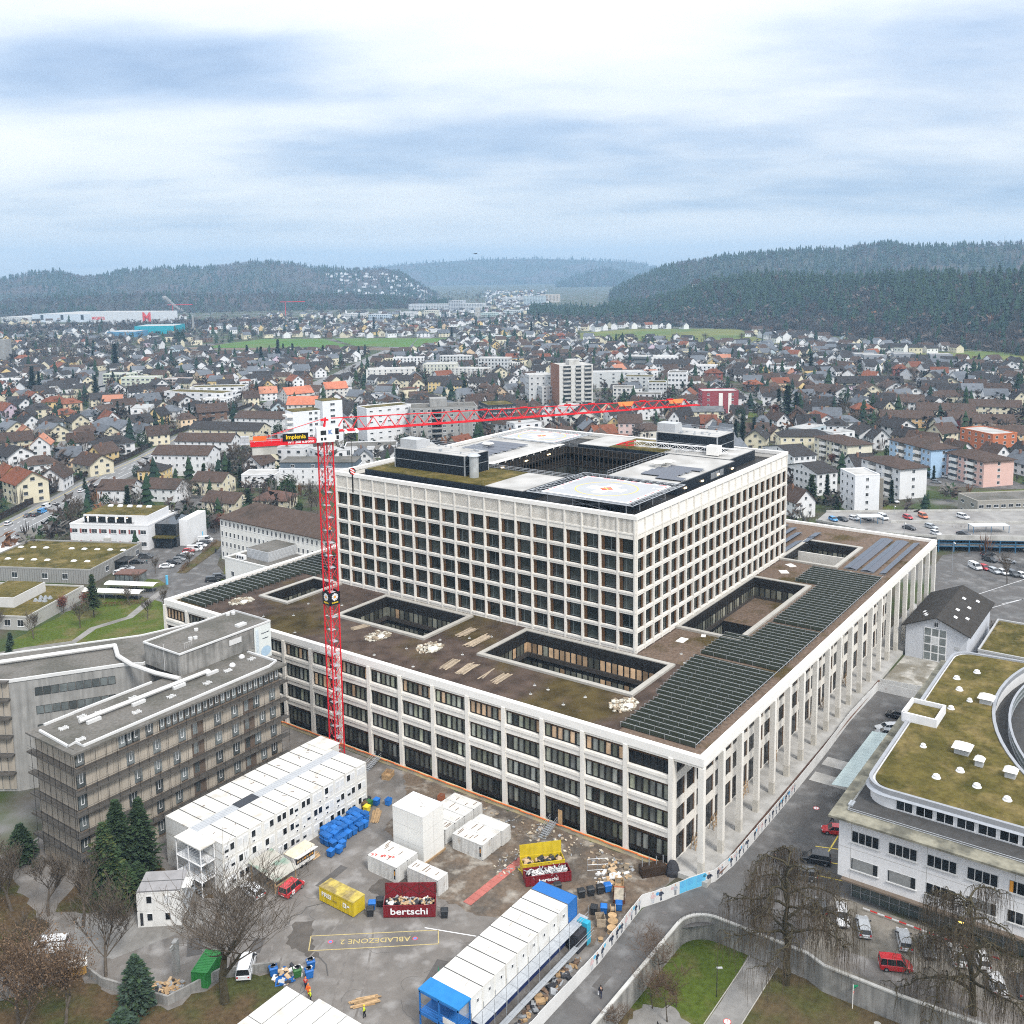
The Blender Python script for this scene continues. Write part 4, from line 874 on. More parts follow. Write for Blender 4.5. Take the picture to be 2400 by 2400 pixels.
mb.build('dirt_streaks', mat('dirt_mark', (.38,.35,.31), .9, .2, 1), BR, kind='stuff')
SF = thing('scaffold_walkway', 'grey steel scaffold with plank walkways along the blue and white cabin row', 'scaffold', (-44.7, 9.1, GZ))
for zz_, w0, w1, x1 in ((2.95, -1.7, -.15, 24.2), (1.0, -2.6, -1.75, 23.5)):
 mb = MB()
 for k in range(int(x1/2.5)+1): mb.box(k*2.5, w0, zz_-.06, min(k*2.5+2.46, x1), w1, zz_)
 mb.build('walk_boards', mat('galv_board', (.40, .42, .44), .6, .15, .8), SF)
pm = MB().tube((0,0,-2.9), (0,0,1.9), .035, n=5).mesh('standard', ['steel'])
for k in range(11): put('standard', pm, SF, (k*2.4, -1.75, 2.95)); put('standard', pm, SF, (k*2.4, -.1, 1.9))
rm_ = MB().tube((0,0,0), (24,0,0), .03, n=4).mesh('ledger', ['steel'])
for z in (3.45, 3.95): put('ledger', rm_, SF, (0, -1.75, z))
for z in (1.5, 2.0): put('ledger', rm_, SF, (0, -2.62, z))
BS = thing('blue_stair', 'bright blue steel stair landing with blue roof at the end of the cabin row', 'stairs', (-47.1, 9.1, GZ))
MB().box(0, -.1, 5.62, 2.4, 6.2, 5.8).build('canopy', mat('blue_felt', (.03, .20, .48), .8, .1, 1), BS)
mb = MB()
for x in (.08, 2.3):
 for y in (.08, 3, 6): mb.box(x-.08, y-.08, 0, x+.08, y+.08, 5.62)
mb.box(0, 0, 2.75, 2.4, 6.1, 2.88).box(0,0,2.5,.14,6.1,2.75).box(0,0,5.4,.14,6.1,5.62); mb.build('frame', 'cabin_blue', BS)
mb = MB()
for z in (2.88, .1):
 for h in (.35, .7, 1.05): mb.tube((.05,.1,z+h), (.05,6,z+h), .03, n=4).tube((.05,.1,z+h), (2.3,.1,z+h), .03, n=4)
mb.build('guard_rail', 'cabin_blue', BS); mb = MB()
for k in range(13): mb.box(.3, 1+k*.33, .22*k, 1.3, 1.3+k*.33, .22*k+.05)
mb.build('flight', 'steel', BS); MB().box(.02, .5, 3.0, .06, 2.4, 3.8).build('side_board', 'cabin_white', BS)
# shipping containers
def container(label, x, y, rot, L=6.0, W_=2.4, H=2.6, wall='container_white', roof=True, z=GZ, group='white shipping containers in the yard', stripes=0, logo=True, name='shipping_container', seed=0):
 t = thing(name, label, 'container', (x, y, z), rot, group); r = random.Random(seed+int(x*10))
 mb = MB(); mb.box(.05, .05, 0, W_-.05, L-.05, H-.05)
 n = int(L/.28)
 for s in (0, W_-.05):
  for k in range(n): yy = .15+(L-.3)*k/n; mb.box(s, yy, .15, s+.05, yy+.14, H-.15)
 mb.build('body', wall, t)
 fr = MB()
 for xx in (0, W_-.12):
  for yy in (0, L-.12): fr.box(xx, yy, -.01, xx+.12, yy+.12, H)
 for q in ((0,0,W_,.1), (0,L-.1,W_,L), (0,.1,.1,L-.1), (W_-.1,.1,W_,L-.1)): fr.box(*q[:2], H-.12, *q[2:], H+.01).box(*q[:2], 0, *q[2:], .12)
 fr.build('frame', wall, t)
 rf = MB(); n = int(L/.3)
 for k in range(n): yy = .15+(L-.3)*k/n; rf.box(.1, yy, H-.05, W_-.1, yy+.15, H-.015, 0)
 if stripes:
  for k in range(n):
   if r.random() < stripes: a = r.uniform(.12, W_*.45); yy = .15+(L-.3)*k/n+.13; rf.box(a, yy, H-.049, r.uniform(a+.7, W_-.12), yy+.17, H-.012, 1)
 rf.build('roof', [wall if not roof else 'cabin_roof', 'rust'], t)
 dr = MB()
 for k in range(2): dr.box(.14+k*(W_/2-.12), -.03, .14, .14+k*(W_/2-.12)+W_/2-.16, -.001, H-.16)
 for k in range(4): dr.tube((.45+k*.5, -.06, .14), (.45+k*.5, -.06, H-.16), .025, n=4)
 dr.build('doors', wall, t)
 if logo: MB().box(-.012, .25, .6, -.003, .55, 2.2, 0).box(-.015, .33, 1.2, -.0121, .47, 1.9, 1).build('side_plate', ['black_plastic', mat('logo_orange', (.75,.33,.04), .6, .05, 1)], t)
 return t
ca_ = [('white shipping container with red scrawl on its roof, left of the white tower crate', -26.7, 37.5, 0, .1), ('white container joined to the right of the one with red scrawl', -24.25, 37.5, 0, .8), ('single white container with rusty roof behind the dark red skip', -25.6, 30.3, 0, .7),
       ('white container with heavily rusted roof, front of the group of three', -14.7, 30.4, 0, .95), ('white container with streaky rust roof, middle of the group of three', -12.25, 30.4, 0, .7), ('white container with clean cream roof and open door, rear of the group of three', -9.8, 30.2, 0, 0),
       ('white ribbed container beside the white tower crate, nearest of four', -14.6, 38, 0, .5), ('white ribbed container second behind the white tower crate', -12.1, 38, 0, .3), ('white ribbed container third behind the white tower crate', -9.6, 38, 0, .4), ('white ribbed container farthest behind the white tower crate', -7.1, 38, 0, .3)]
for l, x, y, r_, st in ca_: container(l, x, y, r_, stripes=st*.35)
mb = MB(); rr = random.Random(5)
for k in range(6): x, y = -26.4+k*.26, 42.8-k*.62+rr.uniform(-.2,.2); mb.obox((x+.2, y, 1.83), (.55, .16, .012), rr.uniform(-.6,.3)).obox((x+.35, y+.2, 1.831), (.12, .4, .012), rr.uniform(-.4,.4))
o = mb.build('roof_graffiti', 'paint_red'); 
par = [t for t in bpy.data.objects if t.get('label','').startswith('white shipping container with red')][0]; o.parent = par; o.matrix_parent_inverse = Matrix.Translation((26.7, -37.5, -GZ))
CU = thing('white_shaft_box', 'tall plain white box structure standing among the white containers', 'box structure', (-20.7, 37.3, GZ))
MB().box(0,0,.3,5,6.3,7.85,0).box(-.03,-.03,7.85,5.03,6.33,7.98,1).build('panels', [mat('cream_white', (.74,.735,.70), .7, .04, .5), 'white_metal'], CU)
mb = MB(); [mb.box(-.012, -.012, z, 5.01, -.0, z+.03) for z in (2.7, 5.3)]; [mb.box(-.012, 0, z, 0, 6.3, z+.03) for z in (2.7, 5.3)]; mb.box(-.012,3.1,.3,0,3.13,7.8).box(2.5,-.012,.3,2.53,0,7.8); mb.build('panel_joints', 'pale_concrete', CU)
MB().box(-.2,-.2,0,5.2,6.5,.3).build('base_frame', 'wood', CU)
MB().obox((3.2,3,7.99),(.12,3.2,.01),-.5).obox((2.2,2.2,7.991),(.3,.5,.01),.5).build('roof_stain', 'dirt_mark', CU)
# skips
mat('skip_yellow', (.62, .46, .02), .6, .12, 1, streak=.2); mat('skip_red', (.20, .014, .02), .55, .12, 1, streak=.2); mat('skip_inside', (.09, .035, .03), .8, .3, 1)
def skip(name, label, L, W_, H, loc, rot, m, lid=None, fill=None, closed=False, text=None, tcol='paint_white', tsize=1.0, group=None):
 t = thing(name, label, 'skip', loc, rot, group); mb = MB(); th = .07
 if closed: mb.box(0,0,.15,L,W_,H,0)
 else:
  for q in ((0,0,L,th), (0,W_-th,L,W_), (0,th,th,W_-th), (L-th,th,L,W_-th)): mb.box(*q[:2], .15, *q[2:], H, 0)
  mb.box(th, th, .15, L-th, W_-th, .3, 1)
 for k in range(int(L/.75)+1): x = min(k*.75, L-.08); mb.box(x, -.06, .15, x+.08, 0, H-.1, 0)
 mb.box(-.04, -.07, H-.1, L+.04, 0, H+.02, 0).box(L, 0, .15, L+.06, .1, H, 0)
 mb.box(.3, .5, 0, L-.3, .7, .15, 1).box(.3, W_-.7, 0, L-.3, W_-.5, .15, 1)
 mb.build('body', [m, 'skip_inside'], t)
 if lid == 'plain': MB().box(0, W_, H, L, W_+.06, H+1.9).build('lid', m, t)
 if lid == 'up':
  l = MB(); l.box(0, W_, H, L, W_+.06, H+1.9, 0); [l.box(x, W_-.08, H, x+.07, W_, H+1.9, 1) for x in (.1, L/3, 2*L/3, L-.17)]
  for k in range(3): l.tube((L*k/3+.1, W_-.04, H+.1), (L*(k+1)/3, W_-.04, H+1.8), .035, n=4, m=1).tube((L*k/3+.1, W_-.04, H+1.8), (L*(k+1)/3, W_-.04, H+.1), .035, n=4, m=1)
  l.build('lid', [m, 'skip_inside'], t)
 if closed:
  l = MB(); l.box(-.05, -.05, H, L+.05, W_+.05, H+.1, 0); [l.box(.3+k*.55, .1, H+.1, .36+k*.55, W_-.1, H+.13, 0) for k in range(int(L/.55))]; l.build('lid', m + '_dirty' if m + '_dirty' in MATS else m, t)
 if text: lettering(text, tsize, MATS[tcol], t, (L*.5, -.1, H*.52), (math.pi/2, 0, 0), .018, sx=1.25)
 if fill:
  r = random.Random(int(L*100)); f = MB()
  for k in range(fill[0]):
   s = r.choice(fill[1]); f.obox((r.uniform(.4, L-.4), r.uniform(.35, W_-.35), H-.35+r.uniform(0, .3)), (r.uniform(.2, 1.1)*s[0], r.uniform(.15, .7)*s[1], r.uniform(.04, .3)*s[2]), r.uniform(0, 3), k % len(fill[2]), r.uniform(-.6,.6), r.uniform(-.5,.5))
  f.build('rubbish', fill[2], t, kind='stuff')
 return t
mat('skip_yellow_dirty', (.48, .38, .10), .9, .3, 1.5, c2=(.28,.22,.10), c2scale=.6)
mat('card', (.50, .36, .22), .9, .2, 2); mat('junk_dark', (.035, .035, .04), .7, .3, 2); mat('junk_white', (.65, .64, .62), .8, .15, 2); mat('junk_grey', (.3, .31, .32), .6, .2, 2)
Y = skip('roll_off_skip', 'closed yellow roll-off skip with dirty lid and white FREI lettering', 6.9, 2.35, 2.3, (-36.2, 44.1, GZ), R(-90), 'skip_yellow', closed=True)
lettering('FREI', .95, MATS['paint_white'], Y, (1.55, -.1, 1.45), (math.pi/2, 0, 0), .012, sx=1.2); lettering('für Ihre', .3, MATS['skip_yellow_dirty'], Y, (3.2, -.1, 1.2), (math.pi/2, 0, 0), .01)
MB().box(4.9,-.1,1.0,5.6,-.08,1.7,0).box(5.05,-.11,1.15,5.35,-.101,1.55,1).box(5.75,-.1,1.3,6.2,-.08,1.5,0).build('emblem', ['paint_white', 'skip_yellow'], Y)
skip('roll_off_skip', 'dark red skip lettered bertschi with open lid, heaped with mixed rubbish', 7.4, 2.4, 2.0, (-33.8, 33.6, GZ), R(-54), 'skip_red', 'up', (170, [(.7,1,1),(.5,.5,.8),(.5,.8,.4)], ['card','junk_dark','junk_white','junk_dark','junk_grey','wood']), text='bertschi', tsize=1.35)
skip('roll_off_skip', 'red skip heaped with scrap metal and bright ducts, parked before a yellow one', 7.0, 2.3, 1.7, (-16.4, 20.9, GZ), R(-43), 'skip_red', None, (110, [(1.6,.3,.6),(1,.5,.5)], ['junk_white','steel','junk_white','junk_grey']), text='bertschi', tsize=.75)
skip('roll_off_skip', 'yellow skip with its lid standing open behind the red scrap skip', 6.6, 2.2, 2.0, (-14.5, 22.8, GZ), R(-43), 'skip_yellow', 'plain', (40, [(1,1,1)], ['junk_dark','card']))
T = thing('tip_skip', 'small rusty orange tipping skip with flared ends beside the hoarding', 'skip', (-11.8, 6.6, GZ), R(28)); mb = MB()
pr_ = [(0,.9),(.5,0),(2.6,0),(3.3,.9),(3.3,1.1),(0,1.1)]
for y0, y1 in ((0,.07),(1.63,1.7)):
 mb.face([(x,y0,z) for x,z in pr_]).face([(x,y1,z) for x,z in pr_[::-1]]); 
for a, b in zip(pr_[:4], pr_[1:4]): mb.face([(a[0],0,a[1]),(a[0],1.7,a[1]),(b[0],1.7,b[1]),(b[0],0,b[1])])
mb.build('body', mat('skip_orange', (.34,.115,.05), .7, .2, 1, streak=.2), T); MB().face([(.15,.1,.8),(3.1,.1,.8),(3.1,1.6,.8),(.15,1.6,.8)]).build('rubble_fill', 'rubble', T); lettering('bertschi', .4, MATS['paint_white'], T, (1.6,-.01,.45), (math.pi/2,0,0), .01)
# wheeled bins
def bin_proto(c, lidc, w=1.05, d=.95, h=1.15):
 t = put('wheeled_bin', None); b = MB(); b.loft([[(-w*.42,-d*.42,.14),(w*.42,-d*.42,.14),(w*.42,d*.42,.14),(-w*.42,d*.42,.14)], [(-w/2,-d/2,h),(w/2,-d/2,h),(w/2,d/2,h),(-w/2,d/2,h)]]); b.box(-w/2-.04,-d/2-.04,h-.1,w/2+.04,d/2+.04,h)
 b.build('body', c, t); MB().loft([[(-w/2-.02,-d/2-.02,h),(w/2+.02,-d/2-.02,h),(w/2+.02,d/2+.02,h),(-w/2-.02,d/2+.02,h)], [(-w/2+.1,-d/2+.1,h+.12),(w/2-.1,-d/2+.1,h+.12),(w/2-.1,d/2-.1,h+.16),(-w/2+.1,d/2-.1,h+.16)]]).build('lid', lidc, t)
 wm = MB().tube((-.04,0,0),(.04,0,0),.1,n=8).mesh('wheel', ['black_plastic'])
 for x in (-w*.36, w*.36):
  for y in (-d*.34, d*.34): put('wheel', wm, t, (x, y, .1))
 return t
mat('bin_blue', (.015, .13, .42), .5, .15, 1, rnd=.25); mat('bin_green', (.03, .12, .03), .5, .1, 1); mat('bin_yellow', (.7,.55,.03), .5, .1, 1); mat('bin_black', (.025,.027,.03), .5, .1, 1); mat('bin_brown', (.12,.07,.03),.6,.1,1)
BIN = {c: bin_proto('bin_'+c, 'bin_'+c) for c in ('blue', 'green', 'yellow', 'black', 'brown')}
def wbin(c, x, y, a=0, z=GZ, label=None, group=None, s=1):
 r = copy_thing(BIN[c], (x, y, z), R(a), label, None, s); r['category'] = 'bin'
 if group: r['group'] = group
 return r
br = random.Random(9)
for i in range(8):
 for j in range(4):
  x, y = -25.4+i*1.18+br.uniform(-.12,.12), 52.4+j*1.1+br.uniform(-.1,.1)
  if (i, j) in ((0,3), (7,0)): continue
  st = 2 if (j > 0 and br.random() < .75) else 1
  for k in range(st): wbin('blue', x, y, br.uniform(-8,8)+90*br.randrange(2), GZ+k*.62, 'blue wheeled bin in the big crowded stack beside the cabin block', 'blue bins stacked beside the cabin block')
for x, y in ((-27.3,51.0), (-25.9,50.6), (-24.6,51.2)): wbin('blue', x, y, br.uniform(-30,30), GZ, 'blue wheeled bin standing loose at the near end of the big stack', 'loose blue bins at the near end of the stack')
for c, x, y, l in (('blue',-12.0,55.6,'blue bin at the far end of the planks by the coloured bins'), ('yellow',-14.6,55.4,'yellow bin in the coloured bin row at the cabin block end'), ('green',-13.2,56.2,'green bin in the coloured bin row at the cabin block end'), ('brown',-13.9,56.4,'brown bin in the coloured bin row at the cabin block end'), ('black',-12.6,57.2,'black bin in the coloured bin row at the cabin block end'), ('blue',-10.8,53.9,'blue bin standing apart to the right of the coloured bins')): wbin(c, x, y, 10, GZ, l)
for c, x, y, l in (('blue',-33.2,36.4,'blue bin full of waste between the yellow and dark red skips'), ('black',-34.4,35.6,'black bin nearest the corner of the dark red skip'), ('black',-32.0,36.0,'black bin behind the blue one between the skips'), ('black',-28.6,26.6,'black bin with waste to the right of the bertschi skip')): wbin(c, x, y, -50, GZ, l)
for k, (x, y) in enumerate(((-13.6,12.9), (-12.4,12.0), (-11.2,11.1))): wbin('black', x, y, -40, GZ, 'black bin in the row of three behind the cabin row', 'three black bins behind the cabin row')
wbin('blue', -10.2, 10.4, -40, GZ, 'blue bin closing the row of three black bins'); wbin('black', -14.3, 16.6, -40, GZ, 'black bin beside the red scrap skip'); wbin('blue', -13.0, 6.9, 30, GZ, 'blue bin against the hoarding near the cable reels'); wbin('blue', -14.9, 8.3, 30, GZ, 'blue bin with jutting waste near the cable reels'); wbin('black', -15.8, 9.4, 20, GZ, 'black bin with planks near the cable reels')
for c, x, y, l in (('blue',-48.2,33.4,'blue bin piled with bags in the lower yard, nearest the cabin roof'), ('blue',-46.9,34.5,'blue bin with black bag behind in the lower yard'), ('green',-49.0,34.8,'green bin in the lower yard rubbish group'), ('blue',-50.6,37.6,'blue bin at the left of the lower yard rubbish group')):
 b_ = wbin(c, x, y, -30, GZ, l)
 r = random.Random(int(x*9)); f = MB()
 for k in range(5): f.loft([[(q.x,q.y,q.z) for q in [Vector((r.uniform(-.3,.3)+.28*math.cos(a), r.uniform(-.1,.1)+.28*math.sin(a), 1.2+z)) for a in np.linspace(0, 5.2, 6)]] for z in (0, .25)], k % 2)
 f.build('rubbish_bags', ['junk_dark', 'junk_white'], b_)
# loose stuff: plank stacks, pallets, rubbish heaps, reels
def planks(label, x, y, rot, n, L, z=GZ, w=.22, m='wood', group=None, seed=1, cat='planks'):
 t = thing('plank_stack', label, cat, (x, y, z), rot, group); r = random.Random(seed); me = MB().box(-L/2,-w/2,0,L/2,w/2,.05).mesh('plank', [m])
 for k in range(n): put('plank', me, t, (r.uniform(-.3,.3), (k % 6-2.5)*w*1.15+r.uniform(-.04,.04), (k//6)*.07+r.uniform(0,.01)), r.uniform(-.09,.09), (r.uniform(.7,1.1),1,1))
 return t
planks('loose stack of long planks beside the blue bins', -14.7, 53.2, R(35), 16, 4.2)
planks('stack of pale boards on the lower yard near the bottom edge', -47.2, 24.2, R(-38), 18, 3.6, seed=4); planks('brown timber heap by the retaining wall at lower left', -60.5, 48.2, R(-60), 16, 4.0, seed=6); planks('leaning pile of boards left of the green container', -59.6, 46.6, R(10), 10, 3.2, seed=7)
planks('board left of the food trailer', -28.7, 53.2, R(0), 6, 2.2, seed=8)
for k, (x, y, a, n, L, l) in enumerate(((22.7,62.7,55,14,5.2,'bundle of pale slats on the mossy roof, nearest the tower'), (20.3,57.7,55,18,7.0,'longest bundle of pale slats on the mossy roof'), (8.0,55.0,60,10,5.0,'bundle of pale slats on the brown roof, left one of the front row'), (8.1,51.0,60,12,5.6,'bundle of pale slats on the brown roof, second in the front row'), (8.1,47.2,62,2,5.6,'single pair of slats on the brown roof in the front row'), (8.2,43.3,60,9,5.0,'bundle of pale slats on the brown roof, right one of the front row'), (13,83,40,8,4.5,'bundle of slats on the roof beside the crane mast'))):
 planks(l, x, y, R(a)-math.pi/2+R(35), n, L, RZ+.02, .28, 'old_wood', 'slat bundles lying on the podium roof', k+20)
def heap(name, label, x, y, z, rx, ry, n, mats, smin, smax, seed=1, cat='rubble', flatk=.5):
 r = random.Random(seed); mb = MB()
 for k in range(n):
  a, d = r.uniform(0, 6.28), math.sqrt(r.random()); s = r.uniform(smin, smax)
  mb.obox((x+rx*d*math.cos(a), y+ry*d*math.sin(a), z+s*.2+r.uniform(0,.25)*(1-d)), (s*r.uniform(.5,1.6), s*r.uniform(.4,1), s*flatk*r.uniform(.3,1)), r.uniform(0,3), k % len(mats), r.uniform(-.4,.4), r.uniform(-.4,.4))
 return mb.build(name, mats, label=label, cat=cat, kind='stuff')
mat('rubble_pale', (.56,.53,.45), .95, .2, 2); mat('rubble_dark', (.22,.18,.13), .95, .3, 2)
for k, (x, y, l) in enumerate(((11.0,76.3,'pale broken gravel heap on the roof left of the middle courtyard'), (12.1,63.4,'pale broken gravel heap with white sheet on the roof before the middle courtyard'), (10.7,19.5,'ring of pale stones and debris near the panel racks at the roof corner'), (9.8,116.9,'pale gravel heap at the far left end of the roof'), (102,10.5,'pale rubble by the far right courtyard'))):
 heap('gravel_heap', l, x, y, RZ, 3.0, 2.2, 170, ['rubble_pale','rubble_pale','rubble_dark','old_wood'], .2, .75, k)
 b = MB(); rr = random.Random(k); b.loft([[(x+s*math.cos(a)*rr.uniform(.8,1.1), y-1+s*.8*math.sin(a), RZ+.05+h) for a in np.linspace(0,5.5,8)] for s, h in ((1.1,0),(.9,.3),(.3,.45))]); b.build('white_sheet', 'white_metal', label='crumpled white sheet on the '+('heap left of the middle courtyard','heap before the middle courtyard','stone ring by the panel racks','heap at the far left roof end','rubble by the far right courtyard')[k], cat='sheet')
for k, (x, y) in enumerate(((3.2,92), (3.4,70), (3.3,60), (5.6,35), (5.2,28), (9.3,67), (9,36.5), (8.8,33.5), (17,103), (20.5,96), (14,94), (16.5,64.5), (20.5,60.2), (23.6,57), (13,56), (33,19), (36.5,21.5), (9.8,26.5), (6,105), (10,100))):
 mb = MB(); mb.tube((0,0,0),(0,0,.05),.30,n=12,m=0).tube((0,0,.05),(0,0,.4),.06,n=6,m=1)
 if k == 0: rvm = mb.mesh('roof_vent', ['pale_concrete', 'steel'])
 put('roof_vent', rvm, None, (x, y, RZ), label='small round roof drain vent dotted over the brown podium roof', cat='roof vent', group='small vents on the podium roof')
heap('rubbish_heap', 'mixed rubbish bags and crates in the lower yard by the bare tree', -49.6, 36.0, GZ, 1.9, 1.5, 70, ['junk_dark','junk_white','bin_blue','card'], .25, .9, 31, 'rubbish')
heap('debris', 'scattered site debris along the foot of the hospital front', -3.5, 26, GZ, 2.6, 17, 160, ['rubble_dark','rubble','old_wood','junk_grey'], .1, .6, 33)
heap('debris', 'rubble and hoses by the white containers on the dirt', -12, 26, GZ, 4.5, 2.5, 120, ['rubble','junk_grey','rubble_dark'], .08, .4, 34)
heap('debris', 'broken boards and panels on the dirt behind the hoarding', -6.5, 11.5, GZ, 4, 2.5, 70, ['wood','junk_white','rubble_dark','card'], .2, 1.0, 35)
heap('debris', 'tools and scrap lying under the scaffold walkway', -32, 6.0, GZ, 8, .8, 90, ['junk_dark','rust','junk_grey','wood'], .2, .9, 36)
heap('debris', 'rough waste along the lower left wall beside the green container', -60.5, 46.8, GZ, 2.3, 1.8, 70, ['wood','junk_dark','card','junk_grey'], .2, .9, 37)
def reel(x, y, s, label, lie=True):
 t = thing('cable_reel', label, 'cable reel', (x, y, GZ), .4, 'wooden cable reels'); d = MB()
 for z in (0, .75*s): d.tube((0,0,z), (0,0,z+.08*s), .75*s, n=18)
 d.build('flange', 'wood', t); MB().tube((0,0,.08*s),(0,0,.75*s),.38*s,n=14).build('drum', 'old_wood', t)
 if not lie: t.rotation_euler = (math.pi/2, 0, .6); t.location.z = GZ+.75*s
reel(-16.6,5.8,1,'wooden cable reel lying flat, largest pale one by the hoarding'); reel(-15.4,6.6,.85,'wooden cable reel lying flat behind the largest one'); reel(-17.9,5.2,.95,'grey cable reel lying flat next to the hoarding'); reel(-14.4,7.5,.9,'cable reel standing on edge, reddish cable', False); reel(-14.9,8.8,.75,'cable reel standing on edge farther back', False); reel(-20.3,5.6,.5,'small cable reel near the turquoise shelter')
def crate(name, label, x, y, rot, sx, sy, sz, m='wood', z=GZ, group=None, cat='crate'):
 t = thing(name, label, cat, (x, y, z), rot, group); me = MB().box(0,-.02,0,sx,.02,.16).mesh('board', [m]); n = max(2, int(sz/.2))
 for k in range(n):
  for (px, py, a, l) in ((-sx/2,-sy/2,0,sx), (-sx/2,sy/2,0,sx), (-sx/2,-sy/2,math.pi/2,sy), (sx/2,-sy/2,math.pi/2,sy)): put('board', me, t, (px, py, k*sz/n), a, (l/sx,1,1))
 MB().box(-sx/2,-sy/2,.05,sx/2,sy/2,.12).build('base', m, t)
 return t
crate('wooden_crate', 'pair of grey crates stacked by the cable reels', -17.2, 7.5, .7, 1.6, 1.2, 1.3, 'old_wood'); crate('wooden_crate', 'brown timber box near the foot of the hospital stair', -3.8, 60.5, .3, 2.2, 1.5, 1.1); crate('wooden_crate', 'orange brown box of offcuts behind the hoarding', -8.1, 9.6, .5, 2.2, 1.2, .7); crate('wooden_crate', 'plywood box at the end of the cabin block', -11.2, 60.3, .1, 2.4, 1.2, 1.4); crate('wooden_crate', 'small red topped box on the dirt by the hospital wall', -4.2, 47.5, .3, 1.1, 1.0, .9, 'skip_orange')
for k, x in enumerate((5.5, 12.4, 24.5, 38.0, 60.2, 66.5, 81)):
 t = thing('timber_trestle', 'bare timber frame leaning in the arcade between two columns', 'timber frame', (x, 3.6, 0), 0, 'timber frames in the arcade'); mb = MB()
 for a in (0, 1.2, 2.2): mb.tube((a,0,0),(a,.3,2.4),.06,n=4).tube((a,.9,0),(a,.5,2.4),.06,n=4)
 for z in (.4, 1.2, 2.0): mb.tube((0,.15,z),(2.2,.15,z),.05,n=4)
 mb.tube((0,.1,.2),(2.2,.1,2.2),.05,n=4); mb.build('frame', 'wood', t)
# red walkway of boards with steel stair to the site door
t = thing('red_walkway', 'straight faded red board walkway across the dirt to the hospital stair', 'walkway', (0,0,GZ+.03)); me = MB().box(-.62,-.72,0,.62,.72,.05).mesh('walk_board', [mat('red_board', (.40,.135,.11), .85, .15, 1, rnd=.15)])
for k in range(14): put('walk_board', me, t, (-23.8+k*1.28, 25.8-.4*k/14, 0))
def site_stair(label, x, y):
 t = thing('site_stair', label, 'stairs', (x, y, GZ)); mb = MB()
 for k in range(9): mb.box(k*.4, 0, .14*k, k*.4+.36, 1.4, .14*k+.05)
 mb.build('steps', 'steel', t); mb = MB()
 for yy in (0, 1.4):
  for z in (.5, 1.0): mb.tube((0,yy,z),(3.6,yy,z+1.2),.03,n=4)
  for k in range(5): mb.tube((k*.9,yy,k*.3),(k*.9,yy,1+k*.3),.03,n=4)
 mb.build('hand_rail', 'steel', t); return t
site_stair('grey steel site stair up to the boarded door in the hospital front', -4.2, 25.6); site_stair('grey steel site stair behind the long white cabin block', -4.4, 65.0)
MB().box(-.3,24.6,.1,.1,26.4,3.1,0).box(-.34,24.8,.1,-.301,25.6,2.6,1).build('site_door', ['dark_frame', 'wood'], HOSP)
# timber shelter, food trailer
t = thing('timber_shelter', 'weathered lean-to shelter with benches against the cabin block', 'shelter', (-39.0,50.5,GZ)); mb = MB()
mb.obox((2.2,2.9,2.65),(4.6,6.2,.08),0,0,R(9)); mb.build('roof', mat('weathered_sheet', (.42,.40,.35), .8, .15, 1, c2=(.20,.28,.22), c2scale=.5, c2pos=(.5,.65)), t)
mb = MB(); [mb.box(x-.07,y-.07,0,x+.07,y+.07,2.2+y*.15) for x in (.2,4.2) for y in (.3,5.6)]; mb.build('post', 'wood', t); me = MB().box(0,0,.6,3.4,.35,.68).box(.2,.1,0,.3,.3,.6).box(3.1,.1,0,3.2,.3,.6).mesh('bench', ['wood'])
for y in (.6, 1.5, 2.3): put('bench', me, t, (.5, y, 0))
t = thing('food_trailer', 'white and black food trailer with cream roof beside the shelter', 'trailer', (-33.8,52.4,GZ)); MB().box(0,0,.4,4.4,2.1,2.5,0).box(-.05,-.05,2.5,4.45,2.15,2.62,1).build('body', ['cabin_white', mat('cream_roof', (.62,.55,.42), .8, .15, 1)], t); MB().box(.5,-.06,1.1,4.2,-.001,2.35).build('counter_panel', 'black_plastic', t)
mb = MB(); rr = random.Random(2); [mb.box(x,-.075,z,x+.34,-.061,z+.3,rr.randrange(2)) for x in np.arange(.7,4,.5) for z in (1.3,1.8)]; mb.build('menu_board', ['card','logo_orange'], t); me = MB().tube((0,-.1,0),(0,.1,0),.3,n=12).mesh('wheel',['tyre']); [put('wheel', me, t, (x,.1,.3)) for x in (1.7,2.6)]; MB().obox((2.2,-.5,2.55),(4.2,1.0,.06),0,0,R(-12)).build('awning','junk_white',t)
t = thing('turquoise_shelter', 'narrow turquoise screened shelter at the end of the scaffold', 'shelter', (-22.2,6.6,GZ)); MB().box(0,0,0,.9,1.6,3.2,0).build('screen', mat('turquoise', (.03,.36,.52), .6, .1, 1), t); MB().box(-2.2,.1,0,-.02,1.5,2.6).build('dark_screen','junk_dark',t)
container('green corrugated container with wet lid behind the lower left wall', -58.2, 44.6, R(-62), 4.4, 2.2, 2.2, mat('container_green',(.03,.20,.045),.5,.15,1), False, group=None, logo=False)
t = thing('flatbed_trailer', 'small trailer with a grey tarpaulin and amber side on the lower left lane', 'trailer', (-66.8,59.0,GZ), R(-30)); MB().box(0,0,.4,2.4,1.5,1.5,0).box(-.03,-.03,1.5,2.43,1.53,1.7,1).build('body',[mat('amber',(.45,.25,.05),.6,.1,1),'cabin_roof'],t); me = MB().tube((0,-.08,0),(0,.08,0),.26,n=12).mesh('wheel',['tyre']); [put('wheel', me, t, (1.2,y,.27)) for y in (0,1.5)]
